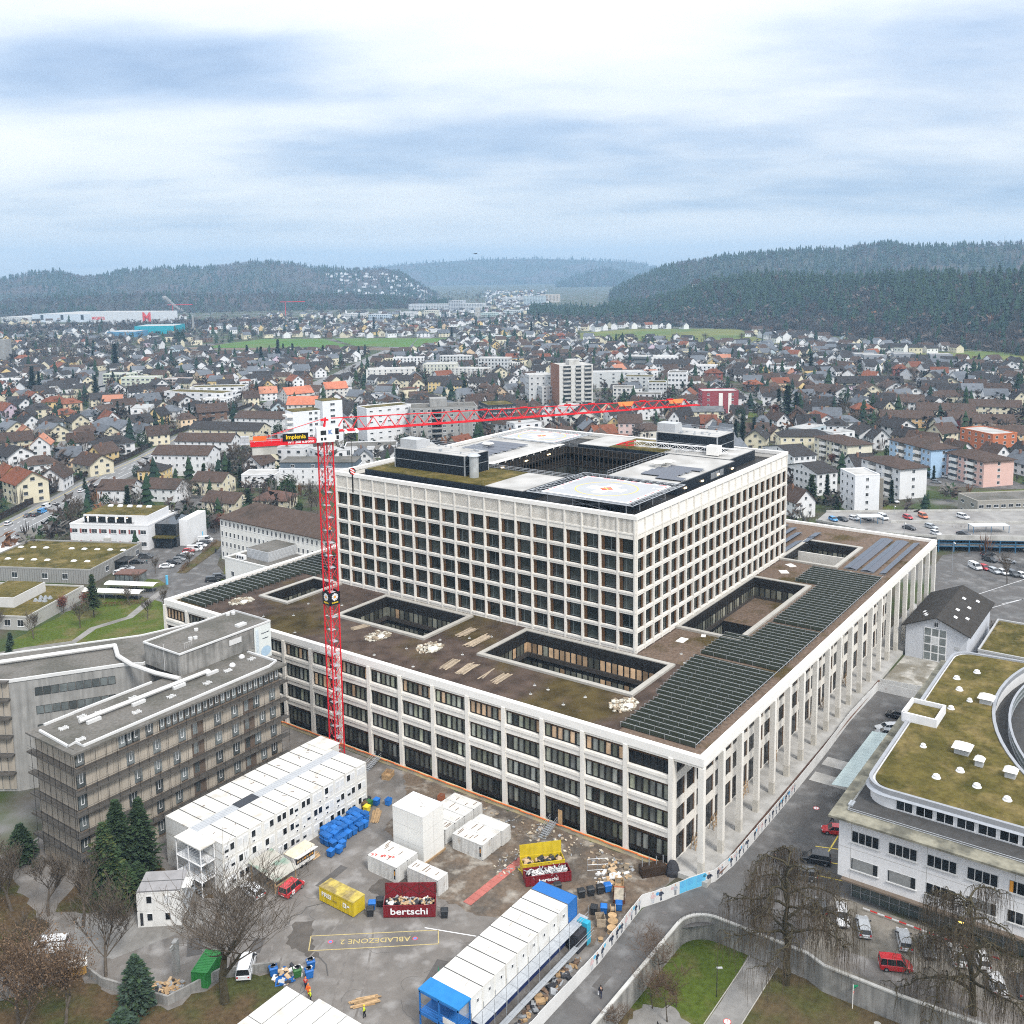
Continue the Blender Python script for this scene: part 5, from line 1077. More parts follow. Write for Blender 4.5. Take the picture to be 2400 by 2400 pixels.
t = thing('concrete_pillar', 'dark weathered concrete pillar standing by the lower left wall', 'pillar', (-57.6,48.6,GZ), .5); MB().box(-.45,-.3,0,.45,.3,4.6).box(-1.4,-.1,3.9,-.45,.1,4.1).box(-1.4,-.1,4.3,-.45,.1,4.5).build('shaft', 'concrete', t)
mb = MB(); [mb.box(x, 0, 0, x+.05, .05, 1.1+.3*(x>0)) for x in np.arange(0,4,.35)]; mb.box(0,0,1.1,4,.05,1.2); mb.build('green_net_frame', mat('green_mesh',(.04,.30,.16),.7,.1,1), None, loc=(-40.8,16.6,GZ), rot=R(50), label='small green mesh frame leaning beside the white cabin row', cat='frame')
t = thing('dark_debris_rack', 'dark timber rack loaded with formwork by the hospital corner', 'rack', (-4.6,7.6,GZ), R(-40)); MB().box(0,0,0,4,1.6,1.5).build('panels', mat('formwork',(.045,.03,.02),.8,.3,1), t); mb = MB(); [mb.tube((x,.8,1.5),(x,.8,2.8),.08,n=5) for x in (.3,1.4,2.6,3.7)]; mb.build('posts','steel',t)
t = thing('scaffold_stack', 'loose grey scaffold frames standing on the dirt by the skips', 'scaffold', (-7.6,15.5,GZ), R(-50)); mb = MB(); [mb.tube((x,0,0),(x,0,2),.04,n=4) for x in (0,1.6,3.2)]; [mb.tube((0,0,z),(3.2,0,z),.04,n=4) for z in (.1,1,1.95)]; mb.build('frame','steel',t)
t = thing('black_tarp_bundle', 'black wrapped bundle beside the front arcade column', 'bundle', (-.9,4.4,GZ), 0); b = MB(); rr = random.Random(8); b.loft([[(s*math.cos(a)*rr.uniform(.8,1.2), s*math.sin(a)*rr.uniform(.7,1.1), z) for a in np.linspace(0,5.6,9)] for s, z in ((1.1,0),(1.2,.6),(.9,1.4),(.5,2.1))]); b.build('tarp','junk_dark',t)
hm = MB(); [hm.path([(.9*math.cos(t_)*(1-.02*k), .9*math.sin(t_)*(1-.02*k), .05+.03*(k%3)) for t_ in np.linspace(0,6.28,16)], .03, 4) for k in range(8)]
hm.build('yellow_hose', 'bin_yellow', None, loc=(-12.6,23.9,GZ), label='coil of yellow hose on the dirt beside the red walkway', cat='hose')
# ---------------------------------------------------------------- neighbouring buildings
mat('beige_panel', (.40, .355, .295), .85, .10, .5, streak=.18, rnd=.06); mat('dark_ledge', (.10, .092, .082), .9, .2, .8); mat('felt_gravel', (.155, .145, .13), .95, .25, 2.0, c2=(.11,.105,.09), c2scale=.15, bump=.3)
mat('white_curb', (.62, .62, .61), .7, .08, .6); mat('render_white', (.76, .76, .765), .8, .04, .4, streak=.06); mat('brown_wall', (.17, .135, .105), .9, .15, 1)
OW = thing('old_hospital_wing', 'long beige panelled old wing with dark balcony ledges and gravel roof', 'building', (0,0,0)); FH = 3.45
x0, x1, y0, y1, RF = -52.9, -13.2, 78.2, 89.6, 20.0
MB().box(x0,y0,GZ,x1,y1,19.7).build('wall_core', 'brown_wall', OW)
mb = MB().box(x0-1.1,y0-1.2,19.7,x1+1.1,y1+.8,20.0,0); mb.build('roof', 'felt_gravel', OW)
mb = MB(); cp = [(-52.6,88.6),(-53.0,79.9),(-51.5,80.2),(-51.6,78.1),(-14.9,78.6),(-12.6,79.4),(-12.6,87.4)]; mb.strip(cp, 20.0, 20.35, .35); mb.strip([(-31.4,90.2),(-46,90.2),(-46.1,90.1),(-51.1,90.0)], 20, 20.35, .35); mb.build('roof_curb', 'white_curb', OW)
lm = []
ledge = MB().box(x0-1.1,y0-1.2,-.12,x1+1.1,y0,.06).box(x0-1.1,y0,-.12,x0,y1+.8,.06).box(x0-1.1,y0-1.22,-.2,x1+1.1,y0-1.1,.06).box(x0-1.12,y0-1.1,-.2,x0-1.0,y1+.8,.06).mesh('balcony_ledge', ['dark_ledge'])
for k in range(1, 6): put('balcony_ledge', ledge, OW, (0,0,GZ+FH*k+.35))
def wnd(w, h, t=.09, g='dark_glass', fr='white_metal', inner=True):
 mb = MB(); mb.box(-w/2,-.06,0,w/2,.02,h,2); mb.box(-w/2+.05,-.075,.05,w/2-.05,-.061,h-.05,1)
 if inner: mb.box(-.28,-.10,h*.25,.28,-.08,h*.92,0).box(-.2,-.11,h*.3,.2,-.101,h*.86,1)
 return mb.mesh('window', [fr, g, 'dark_frame'])
glass_mat('old_glass', (.12,.135,.135), rnd=.5); mat('curtain', (.26,.265,.26), .8, .2, 2)
pan = MB().box(-.56,-.08,.1,.56,0,FH-.35).mesh('wall_panel', ['beige_panel']); ow_w = wnd(1.5, 2.6, g='old_glass'); ow_n = wnd(1.0, 2.3, g='old_glass')
wr = random.Random(4)
NP = 33; stepx = (x1-x0)/NP
for f in range(6):
 z = GZ+FH*f+(.45 if f else .1)
 wins = {8, 11, 14, 21, 24, 29, 31} if f % 2 else {7, 11, 15, 21, 24, 28, 31}
 if f == 5: wins = {6, 7, 8, 10} | set(range(12, 33))
 rec = set() if f in (0, 5) else {17, 18, 26, 27}
 for k in range(NP):
  px = x0+stepx*(k+.5)
  if k in rec: continue
  if k in wins:
   o = put('window', ow_n if f == 5 and k > 10 else ow_w, OW, (px, y0-.02, z+.35)); continue
  if k == 0: put('window', ow_w, OW, (px, y0-.02, z+.3)); continue
  if f == 5 and k > 11: pass
  o = put('wall_panel', pan, OW, (px, y0, z)); o.scale.x = stepx/1.16
 if rec:
  for a in (17, 26):
   MB().box(x0+stepx*a+.02,y0-.08,z+.05,x0+stepx*(a+2)-.02,y0-.03,z+FH-.4,0).box(x0+stepx*a+.3,y0-.1,z+.6,x0+stepx*a+1.2,y0-.081,z+2.6,1).build('balcony_recess', [mat('recess_shade_brown',(.13,.10,.08),.9,.15,1), 'old_glass'], OW)  # flat panel; shade of the recessed balcony is put into its darker brown
 for k in range(9):
  py = y0+(y1-y0)*(k+.5)/9.; 
  o = put('wall_panel', pan, OW, (x0, py, z), -math.pi/2); o.scale.x = (y1-y0)/9/1.16
cab = MB().tube((0,0,0),(0,0,21-1.0),.035,n=4).mesh('cable', ['dark_frame'])
for k in range(24): put('cable', cab, OW, (x0-1.05+(x1-x0+2)*k/23, y0-1.15, GZ+.8))
for k in range(8): put('cable', cab, OW, (x0-1.08, y0-.6+(y1-y0)*k/7, GZ+.8))
mb = MB()
for f in range(1, 6):
 for h in (.5, 1.0): z = GZ+FH*f+.4+h; mb.tube((x0-1.05,y0-1.15,z),(x1+1,y0-1.15,z),.025,n=4).tube((x0-1.05,y0-1.15,z),(x0-1.05,y1+.7,z),.025,n=4)
mb.build('hand_rail', 'dark_frame', OW)
mb = MB()     # insulated pipes over the roof
mb.path([(-47.7,85.6,20.6),(-23.7,85.2,20.6)],.38,8).path([(-28.4,86.3,20.7),(-29.3,92,20.7),(-29.5,98.8,20.7),(-28.4,105,20.7),(-25.5,110.5,20.6),(-42.3,120.8,20.6)],.42,8); mb.build('roof_pipe', mat('pipe_wrap',(.60,.59,.57),.7,.12,1), OW)
mb = MB()
for x,y in ((-47,84.4),(-39,84.2),(-31,84.3),(-24,84.4)): mb.box(x,y,20,x+2.4,y+.5,20.5)
mb.build('pipe_support','white_curb',OW)
dm = MB().box(-.7,-.05,0,.7,.05,.3).box(-.7,.5,0,.7,.6,.3).box(-.5,-.4,.1,-.4,1,.25).box(.4,-.4,.1,.5,1,.25).mesh('lightning_mast',['white_curb'])
for x,y in ((-50,86),(-50.6,80.2),(-46,87.5),(-43.5,86.5),(-20.5,83),(-37,86.9),(-14.4,83.8),(-33,82),(-26,81.5),(-40,81.5)): put('roof_hatch', dm, OW, (x,y,20.0), wr.uniform(-.2,.2))
dome = MB(); [dome.tube((0,0,z0),(0,0,z1),r0,r1,n=10) for z0,z1,r0,r1 in ((0,.25,.55,.55),(.25,.5,.5,.35),(.5,.6,.35,.1))]; dome = dome.mesh('dome_light',['white_metal'])
for x,y in ((-22.8,86),(-18.4,84.6),(-14.8,86.4)): put('dome_light', dome, OW, (x,y,20))
LB = thing('lift_block', 'stained concrete roof block with gravel roof and a printed banner at its end', 'roof block', (0,0,0))
MB().box(-26.7,88.4,20.01,-6.3,99,24.0).build('wall', 'stained_concrete', LB); MB().box(-26.5,88.6,24.0,-6.5,98.8,24.06).build('roof','felt_gravel',LB)
mb = MB(); mb.strip([(-26.8,99),(-26.8,88.3),(-6.2,88.3),(-6.2,99),(-26.8,99)],24.0,24.3,.3).build('roof_curb','white_curb',LB)
MB().box(-10.2,88.2,17.2,-6.2,88.3,23.9,0).box(-9.9,88.17,18.2,-9.2,88.199,23.3,1).build('banner',[mat('banner_white',(.68,.72,.70),.6,.04,.5), mat('banner_pale',(.58,.66,.70),.6,.04,.5)],LB)
lettering('die Zukunft', .75, MATS['banner_pale'], LB, (-9.5,88.15,20.7), Matrix(((0,-1,0),(0,0,-1),(1,0,0))).to_euler(), .02)
for s,z in (('Spitzenmedizin',22.3),('Grünfläche',21.2)): lettering(s,.32,MATS['print_dark'],LB,(-7.6,88.15,z),(math.pi/2,0,0),.005)
mb = MB(); mb.face([(-7.6+1.2*math.cos(a),88.16,18.6+1.0*math.sin(a)) for a in np.linspace(0,5.9,16)]).build('banner_disc',mat('banner_blue',(.40,.55,.68),.6,.05,1),LB)
MB().box(-16,88.25,22.2,-13.2,88.39,23.2).build('name_board','white_curb',LB)
mb = MB(); [mb.tube((-24.5+.4*k,90,24.1),(-24.5+.4*k,90,25.1),.03,n=4) for k in range(5)]; mb.tube((-24.6,90,25.1),(-22.8,90,25.1),.03,n=4).tube((-26.75,93,20),(-26.75,93,25),.05,n=4).box(-12,90.5,24.06,-10,91.6,24.5); [mb.tube((x,y,24.06),(x,y,24.5),.4,n=8) for x,y in ((-21,93),(-20.2,92.6),(-7.6,97.5),(-8.6,97.9),(-17.5,96))]; mb.build('roof_fittings','white_curb',LB)
LW = thing('concrete_wing', 'bare concrete wing with ribbon windows behind the beige old wing', 'building', (0,0,0))
poly = [(-45.1,112.3),(-29.4,102.1),(-27,99.3),(-6.3,99.3),(-8,109),(-18.8,112.2),(-39.8,125.7),(-47,131),(-53,124)]
MB().prism(poly,GZ,19.8).build('wall','concrete',LW); MB().prism([(x*.992+-.25,y*.992+.9) for x,y in poly],19.8,20.0).build('roof','felt_gravel',LW)
mb = MB(); mb.strip(poly+[poly[0]],19.7,20.25,.35).build('roof_curb','white_curb',LW)
u = Vector((15.7,-10.2)).normalized(); ang = math.atan2(u.y,u.x); bw = wnd(1.25,1.5,g='old_glass',inner=False)
for z in (16.6,13.1,9.6):
 for k in range(10): p = Vector((-45.1,112.3))+u*(4.6+1.35*k); put('window',bw,LW,(p.x-.05*u.y*-1*0+u.y*.05,p.y-u.x*.05,z),ang)
u2 = Vector((-7.9,11.7)).normalized(); mb = MB()
for k in range(1,7): p=Vector((-45.1,112.3)); q=p+u2*14; n=Vector((-u2.y,u2.x)); mb.prism([tuple(p),tuple(q),tuple(q+n*1.1),tuple(p+n*1.1)],GZ+FH*k,GZ+FH*k+.3)
mb.build('balcony_ledge','dark_ledge',LW)
for k in range(9):
 for f in range(6): p=Vector((-45.1,112.3))+u2*(.7+1.3*k)+Vector((-u2.y,u2.x))*.05; o=put('wall_panel',pan,LW,(p.x,p.y,GZ+FH*f+.35),math.atan2(u2.y,u2.x)+math.pi)
# ---- generic rectangular building with individually placed windows
glass_mat('house_glass', (.045,.05,.055), rnd=.5)
wall_m = mat('plaster', (1,1,1), .85, .05, .3, objcol=True, streak=.06)
roof_m = mat('roof_tile', (1,1,1), .9, .22, .7, objcol=True, c2=(.04,.036,.03), c2scale=.1, c2pos=(.55,.85), bump=.3)
WIN = {}
def win_mesh(w, h, shut=False, m='white_metal'):
 k = (round(w,1), round(h,1), shut, m)
 if k not in WIN:
  mb = MB(); mb.box(-w/2,-.05,0,w/2,.03,h,0).box(-w/2+.08,-.065,.08,-.03,-.051,h-.08,1).box(.03,-.065,.08,w/2-.08,-.051,h-.08,1).box(-w/2-.06,-.12,-.1,w/2+.06,.0,-.001,0)
  if shut: mb.box(-w/2-.55,-.06,0,-w/2-.03,-.01,h,2).box(w/2+.03,-.06,0,w/2+.55,-.01,h,2)
  WIN[k] = mb.mesh('window', [m,'house_glass','shutter_paint'])
 return WIN[k]
mat('shutter_paint', (.22,.04,.05), .7, .1, 1)
def building(name, label, cat, x, y, rot, w, d, h, wc, rc, roof='flat', rh=3, floors=3, nwin=(6,3), winsz=(1.3,1.4), over=.5, z=GZ, stuffwin=False, group=None, faces=(0,1,2,3), shut=False, skip=(), base=0, flatm='pale_roof', chim=0, blank=()):
 """rect building centred on x,y; local -y is the front, +x the right face"""
 t = thing(name, label, cat, (x,y,z), rot, group)
 o = MB().box(-w/2,-d/2,0,w/2,d/2,h).mesh('wall',['plaster']); o = put('wall', o, t, color=wc)
 if roof in ('gable','mansard'):
  g = MB(); g.face([(-w/2,-d/2,h),(-w/2,0,h+rh),(-w/2,d/2,h)][::-1]).face([(w/2,-d/2,h),(w/2,0,h+rh),(w/2,d/2,h)]); q = put('gable', g.mesh('gable',['plaster']), t, color=wc)
  r = MB(); v = over; k = rh/(d/2)
  for s in (-1,1):
   r.loft([[(-w/2-v,s*(d/2+v),h-k*v-.02),(-w/2-v,s*(d/2+v),h-k*v+.22),(-w/2-v,0,h+rh+.22),(-w/2-v,0,h+rh-.02)],[(w/2+v,s*(d/2+v),h-k*v-.02),(w/2+v,s*(d/2+v),h-k*v+.22),(w/2+v,0,h+rh+.22),(w/2+v,0,h+rh-.02)]])
  ro = put('roof', r.mesh('roof',['roof_tile']), t, color=rc)
 elif roof == 'hip':
  v = over; rl = max(0, w/2-d/2*.9); r = MB(); z0 = h-.05
  A=[(-w/2-v,-d/2-v,z0),(w/2+v,-d/2-v,z0),(w/2+v,d/2+v,z0),(-w/2-v,d/2+v,z0)]; B=[(x_,y_,z0+.25) for x_,y_,_ in A]; P=[(-rl,0,h+rh),(rl,0,h+rh)]
  r.face(A[::-1]); [r.face([A[i],A[(i+1)%4],B[(i+1)%4],B[i]]) for i in range(4)]
  r.face([B[0],B[1],P[1],P[0]]).face([B[2],B[3],P[0],P[1]]).face([B[1],B[2],P[1]]).face([B[3],B[0],P[0]]); ro = put('roof', r.mesh('roof',['roof_tile']), t, color=rc)
 else:
  r = MB(); r.box(-w/2+.3,-d/2+.3,h,w/2-.3,d/2-.3,h+.06); ro = r.build('roof', flatm, t)
  c = MB(); [c.box(*q) for q in ((-w/2-.06,-d/2-.06,h,w/2+.06,-d/2+.3,h+.45),(-w/2-.06,d/2-.3,h,w/2+.06,d/2+.06,h+.45),(-w/2-.06,-d/2+.3,h,-w/2+.3,d/2-.3,h+.45),(w/2-.3,-d/2+.3,h,w/2+.06,d/2-.3,h+.45))]; put('parapet', c.mesh('parapet',['plaster']), t, color=tuple(min(1,q*1.03) for q in wc))
 if chim and roof != 'flat':
  me = MB().box(-.35,-.35,0,.35,.35,1.9).box(-.42,-.42,1.75,.42,.42,1.9).mesh('chimney',['chimney_brick'])
  for k in range(chim): put('chimney', me, t, ((k+.6)*w/(chim+1)-w/2, d*.12, h+rh*.68))
 fh = h/floors; ww, wh = winsz; acc = MB()
 for f in range(floors):
  if f < base: continue
  zz_ = fh*f+fh*.32
  for fi, (L, n) in enumerate(((w,nwin[0]),(d,nwin[1]),(w,nwin[0]),(d,nwin[1]))):
   if fi not in faces: continue
   for k in range(n):
    if (fi,k) in skip: continue
    s = -L/2+L*(k+.5)/n
    if fi == 0: p, a = (s,-d/2), 0
    elif fi == 1: p, a = (w/2,s), math.pi/2
    elif fi == 2: p, a = (s,d/2), math.pi
    else: p, a = (-w/2,s), -math.pi/2
    if stuffwin: acc.obox((p[0],p[1],zz_+wh/2),(ww,.16,wh),a)
    else: put('window', win_mesh(ww,wh,shut), t, (p[0],p[1],zz_), a)
 if roof == 'gable' and rh > 2.2 and not stuffwin:
  for s, a in ((w/2,math.pi/2),(-w/2,-math.pi/2)): put('window', win_mesh(1.0,1.2), t, (s,0,h+rh*.18), a)
 if stuffwin and acc.v: acc.build('windows','house_glass',t,kind='stuff')
 return t
mat('chimney_brick', (.22,.12,.08), .9, .2, 2)
WHT=(.74,.74,.745); CRM=(.70,.64,.48); YEL=(.72,.54,.26); PNK=(.70,.47,.41); BLU=(.40,.56,.74); ORG=(.50,.17,.08); GRY=(.36,.355,.34); BRN=(.080,.056,.045); DRK=(.046,.042,.041); RUST=(.19,.072,.042); SAL=(.55,.19,.11); GRF=(.15,.155,.16)
vang = math.atan2(.89,.456)   # campus grid direction on the left
ux, uy = .456, -.89
def campus(name,label,cat,fx,fy,ul,vl,**k):
 """front right corner at fx,fy; ul metres to the left along the front, vl metres deep"""
 cx_=fx-ux*ul/2+.89*vl/2; cy_=fy-uy*ul/2+.456*vl/2
 return building(name,label,cat,cx_,cy_,math.atan2(uy,ux),ul,vl,**k)
t = campus('clinic_building','white three level clinic with red striped windows and mossy flat roof','clinic',63,231.2,28.5,21,h=8.2,wc=WHT,rc=BRN,floors=2,nwin=(8,1),winsz=(2.1,1.5),faces=(0,))
for f in range(2):
 for k in range(8): MB().box(-28.5/2+28.5*(k+.5)/8-1.75,-10.56,4.1*f+1.3,-28.5/2+28.5*(k+.5)/8-1.12,-10.5,4.1*f+2.8).build('red_panel', mat('red_stripe',(.32,.10,.09),.6,.1,1), t)
ch = MB().box(-9.6,-9.5,8.2,13.8,5,11.6).mesh('attic_wall',['plaster']); put('attic_wall',ch,t,color=WHT); MB().box(-9.3,-9.2,11.6,13.5,4.7,11.75).build('attic_roof','moss_roof',t); MB().box(-9.2,-9.62,8.9,8,-9.5,11.0,0).build('attic_glazing','dark_glass',t)
for k in range(5): MB().box(-8.2+3.4*k,-9.7,8.9,-7.6+3.4*k,-9.63,11.0).build('glazing_post','white_metal',t); MB().obox((-6+3.6*k,1.5,12.0),(1.6,1.2,.5),0,0,.35).build('skylight','white_metal',t)
mb = MB(); [mb.box(-9.4+.36*k,-10.2,8.3,-9.34+.36*k,-10.15,9.3) for k in range(52)]; mb.box(-9.4,-10.22,9.25,9.2,-10.13,9.32).build('balcony_rail','dark_frame',t)
for k in range(5): MB().box(-8.3+3.6*k,-9.72,10.6,-7.7+3.6*k,-9.66,10.75).build('ceiling_lamp','lamp_glow',t)
MB().box(14.3,-6,0,21.9,8,8.0,0).build('glass_link','dark_glass',t); MB().box(22,-4,0,25,10,9,0).build('rear_block',mat('white_render2',(.72,.72,.72),.8,.05,.5),t); MB().box(14.4,-8.6,3.6,22,-2.4,4.0,0).box(15,-8,0,21,-3,3.59,1).build('entrance_canopy',['moss_roof','dark_glass'],t)
MB().box(-1.5,-11.6,0,.5,-10.6,4).build('stair_stub','pale_concrete',t)
t = campus('moss_hall','long low grey hall with a wide ochre moss roof','hall',30.9,213.4,40,30,h=4.1,wc=(.30,.295,.28),rc=BRN,floors=1,nwin=(12,5),winsz=(1.9,1.7),faces=(0,1),flatm='moss_roof',skip=((0,3),(0,5),(0,6),(0,8),(0,10),(0,11),(1,0),(1,3)))
for a in np.linspace(-18,18,9):
 for b in (-6,7):
  if rg.random()<.8: MB().loft([[(a-.8,b-.6,4.15),(a+.8,b-.6,4.15),(a+.8,b+.6,4.15),(a-.8,b+.6,4.15)],[(a-.5,b-.4,4.5),(a+.5,b-.4,4.5),(a+.5,b+.4,4.5),(a-.5,b+.4,4.5)]]).build('dome_light','white_metal',t)
mb = MB(); [mb.box(-20+.8*k,-15.03,.1,-19.97+.8*k,-15.0,4.0) for k in range(50)]; [mb.box(20.0,-15+.8*k,.1,20.03,-14.97+.8*k,4.0) for k in range(37)]; mb.build('cladding_joints','dark_frame',t)
MB().box(20.1,-2,3.0,23.6,4,3.25).box(20.1,-1.8,0,21.2,3.8,2.99).build('entrance_canopy','dark_frame',t)
t = campus('moss_annex','low pale annex with brown moss roof in the left foreground of the campus','annex',-.8,190.9,30,26,h=3.4,wc=(.42,.41,.385),rc=BRN,floors=1,nwin=(8,4),winsz=(1.8,1.8),faces=(0,),flatm='moss_roof')
q = MB().box(-5,-6,3.4,6.5,8,6.2).mesh('roof_box',['plaster']); put('roof_box',q,t,color=(.6,.59,.57)); MB().box(-4.7,-5.7,6.2,6.2,7.7,6.3).build('box_roof','moss_roof',t)
for k in range(6): MB().loft([[(9+k%3*1.4-.5,2-k//3*2.4-.5,3.45),(9+k%3*1.4+.5,2-k//3*2.4-.5,3.45),(9+k%3*1.4+.5,2-k//3*2.4+.5,3.45),(9+k%3*1.4-.5,2-k//3*2.4+.5,3.45)],[(9+k%3*1.4-.2,2-k//3*2.4-.2,4.3),(9+k%3*1.4+.2,2-k//3*2.4-.2,4.3),(9+k%3*1.4+.2,2-k//3*2.4+.2,4.3),(9+k%3*1.4-.2,2-k//3*2.4+.2,4.3)]]).build('roof_cowl','steel',t)
building('ward_building','long white old hospital building with dark brown hipped roof and rows of small windows','building',78.5,176,-math.pi/2,52,17,13.6,(.74,.73,.69),(.085,.062,.05),'hip',4.6,4,(26,8),(.85,1.6),faces=(0,3),over=.6)
t = building('flat_annex','low white annex with felt roof and grey metal plant box before the old ward building','annex',62.5,170.5,-math.pi/2,21,15,7.4,(.72,.715,.69),BRN,'flat',0,1,(3,1),(1.4,1.5),faces=(0,),flatm='felt_gravel')
mb = MB().box(-5,-3.5,7.46,4.5,9,10.4,0); [mb.box(-5.05,-3.55,7.7+.35*k,4.55,9.05,7.8+.35*k,0) for k in range(8)]; mb.build('plant_box','grey_metal',t); MB().box(-4.8,-3.3,10.4,4.3,8.8,10.5).build('plant_box_roof','felt_gravel',t)
mb = MB().box(-7,-6,7.46,-3.5,-5,8.8,0); [mb.tube((-6.3+1.1*k,-6.02,8.1),(-6.3+1.1*k,-6.06,8.1),.4,n=12,m=1) for k in range(3)]; mb.build('fan_unit',['white_metal','black_plastic'],t)
t = thing('garden_pavilion','small glazed pavilion with flat roof between lawn and campus road','pavilion',(35.2,208.0,GZ),math.atan2(uy,ux)); MB().box(0,0,2.7,8,5,3.1,0).box(.2,.2,0,7.8,4.8,2.69,1).build('glass_box',[mat('brown_trim',(.14,.07,.05),.6,.1,1),'old_glass'],t); [MB().box(x,.14,0,x+.12,.199,2.7).build('mullion','dark_frame',t) for x in (.2,1.7,3.2,4.7,6.2,7.6)]
for k,(x,y,L) in enumerate(((22.6,204,18.5),(30.4,204,15.5))):
 t = thing('bike_shelter','curved white bicycle shelter roof, '+('nearer the lawn hedge' if k==0 else 'nearer the pavilion'),'bike shelter',(x,y,GZ),math.atan2(uy,ux)); mb = MB(); a=[(1.6*math.cos(q)*1.3,1.9+.8*math.sin(q)) for q in np.linspace(2.6,.3,8)]
 mb.loft([[(X,p[0],p[1]) for p in a]+[(X,p[0],p[1]-.06) for p in a[::-1]] for X in (0,L)]); mb.build('roof','light_trim',t); mb=MB(); [mb.tube((X,-1.2,0),(X,-1.2,2.3),.05,n=5) for X in np.linspace(.5,L-.5,6)]; mb.build('post','steel',t); mb=MB(); rr=random.Random(k); [mb.tube((X,rr.uniform(-.5,.1),.5),(X+.1,rr.uniform(.3,1),.6),.28,n=8) for X in np.arange(.6,L-.5,.7)]; mb.build('bicycles','junk_dark',t,kind='stuff')
t = thing('white_tent','white peaked tent roof at the left edge by the road','tent',(26,255,GZ)); MB().box(0,0,0,10,10,4).build('canopy','white_metal',t)
t = thing('info_column','slim bright blue information column by the campus road','sign',(43.5,193.8,GZ)); MB().box(-.25,-.25,0,.25,.25,2.8).build('column','print_cyan',t); t = thing('info_column','bright blue information board on the lawn by the minibus','sign',(82.5,229.5,GZ)); MB().box(-1,-.1,.4,1,.1,2.2).tube((-.9,0,0),(-.9,0,2.2),.06).tube((.9,0,0),(.9,0,2.2),.06).build('board','print_cyan',t)
# ---- white office building on the right with curved clerestory and moss roof
WB = thing('office_building', 'white office building with rounded clerestory and wide moss roof on the right', 'building', (0,0,0))
MB().box(8.0,-120,2.6,70,-17.8,11.9).build('wall','render_white',WB); MB().box(9.2,-118,GZ,60,-19.5,2.59).build('ground_floor',mat('glass_green',(.10,.12,.11),.2,.3,.6,spec=.6),WB)
mb = MB(); [mb.box(9.05,-19.6-1.35*k,GZ,9.2,-19.5-1.35*k,2.5) for k in range(60)]; [mb.box(9.06,-100,z,9.2,-19.5,z+.07) for z in (.2,1.2)]; mb.build('glazing_bars','steel',WB)
MB().box(7.2,-119,2.35,8.6,-18.5,2.6).build('soffit_band','brown_wall',WB)
MB().box(6.6,-121,11.9,76,-16.6,12.2,0).build('eaves_slab',mat('weathered_eaves',(.26,.245,.19),.95,.25,1,c2=(.13,.125,.10),c2scale=.35,c2pos=(.45,.6)),WB); MB().box(9.5,-118,12.2,76,-18.6,12.24).build('terrace_roof',mat('dark_terrace',(.07,.068,.066),.95,.2,1),WB)
mb = MB(); [mb.tube((9.3,-119,12.35+.28*k),(9.3,-18.6,12.35+.28*k),.04,n=4).tube((9.3,-18.6,12.35+.28*k),(70,-18.6,12.35+.28*k),.04,n=4) for k in range(2)]; [mb.tube((9.3,-19-3*k,12.2),(9.3,-19-3*k,12.7),.04,n=4) for k in range(20)]; mb.build('roof_rail','steel',WB)
arc = [(58.6+54*math.cos(R(q)),-84+54*math.sin(R(q))) for q in range(140,64,-4)]
def rnd_corner(cx_,cy_,r,a0,a1,n=7): return [(cx_+r*math.cos(R(a0+(a1-a0)*k/n)),cy_+r*math.sin(R(a0+(a1-a0)*k/n))) for k in range(n+1)]
RP2 = [(13.2,-56)]+rnd_corner(16.7,-23.3,3.5,180,90)+[(62,-19.4)]+rnd_corner(72,-23,3.6,90,20,5)+[(76.4,-31.8)]+arc[::-1]
ins = lambda P,d: [(x+(d if x<20 else (-d if x>70 else 0)), y-(d if y>-24 else 0)) for x,y in P]
MB().prism(ins(RP2,.02),12.24,14.5).build('clerestory_wall','render_white',WB); MB().prism(RP2,14.5,14.75).build('roof_slab','render_white',WB); MB().prism(ins(RP2,.55),14.75,14.95).build('roof','moss_roof',WB)
mb = MB(); mb.strip(RP2+[RP2[0]],14.4,15.15,.5); mb.build('roof_rim',mat('zinc',(.36,.37,.39),.45,.1,1,metal=.3),WB)
mb = MB(); pts_ = ins(RP2,-.9); mb2 = [(p[0],p[1]) for p in RP2[:14]]; o_=[(p[0],p[1]) for p in ins(RP2,-.55)[:14]]
for k in range(13):
 mb.face([(*mb2[k],14.6),(*mb2[k+1],14.6),(*o_[k+1],14.15),(*o_[k],14.15)])
mb.build('sun_screen',mat('mesh_screen',(.36,.38,.41),.5,.1,2,metal=.3),WB)
cw = MB().box(-1.2,-.06,0,1.2,.03,1.5,0).box(-1.1,-.075,.1,-.05,-.061,1.4,1).box(.05,-.075,.1,1.1,-.061,1.4,1).mesh('window',['white_metal','dark_glass','card'])
for k in range(12): put('window',cw,WB,(13.18,-25.5-2.75*k,12.45),-math.pi/2)
ow = MB().box(-1.95,-.03,0,1.95,.03,1.75,0)
for k in range(4): ow.box(-1.85+.95*k,-.06,.08,-1.85+.95*k+.82,-.031,1.67,1)
ow.box(-2.05,-.2,-.14,2.05,.0,-.001,2); ow=ow.mesh('window',['white_curb','dark_glass','white_curb'])
for z in (4.2,8.4):
 for k in range(9):
  o=put('window',ow,WB,(7.99,-21.6-5.15*k,z),-math.pi/2)
  if (k,z) in ((0,4.2),(1,4.2),(3,4.2)): MB().box(-1.7,-.07,.1,1.2,-.062,1.65).build('curtain','curtain',o)
  if (k,z)==(4,8.4): MB().box(-1.85,-.075,.1,-1.4,-.062,1.65).box(1.4,-.075,.1,1.85,-.062,1.65).build('curtain','logo_orange',o)
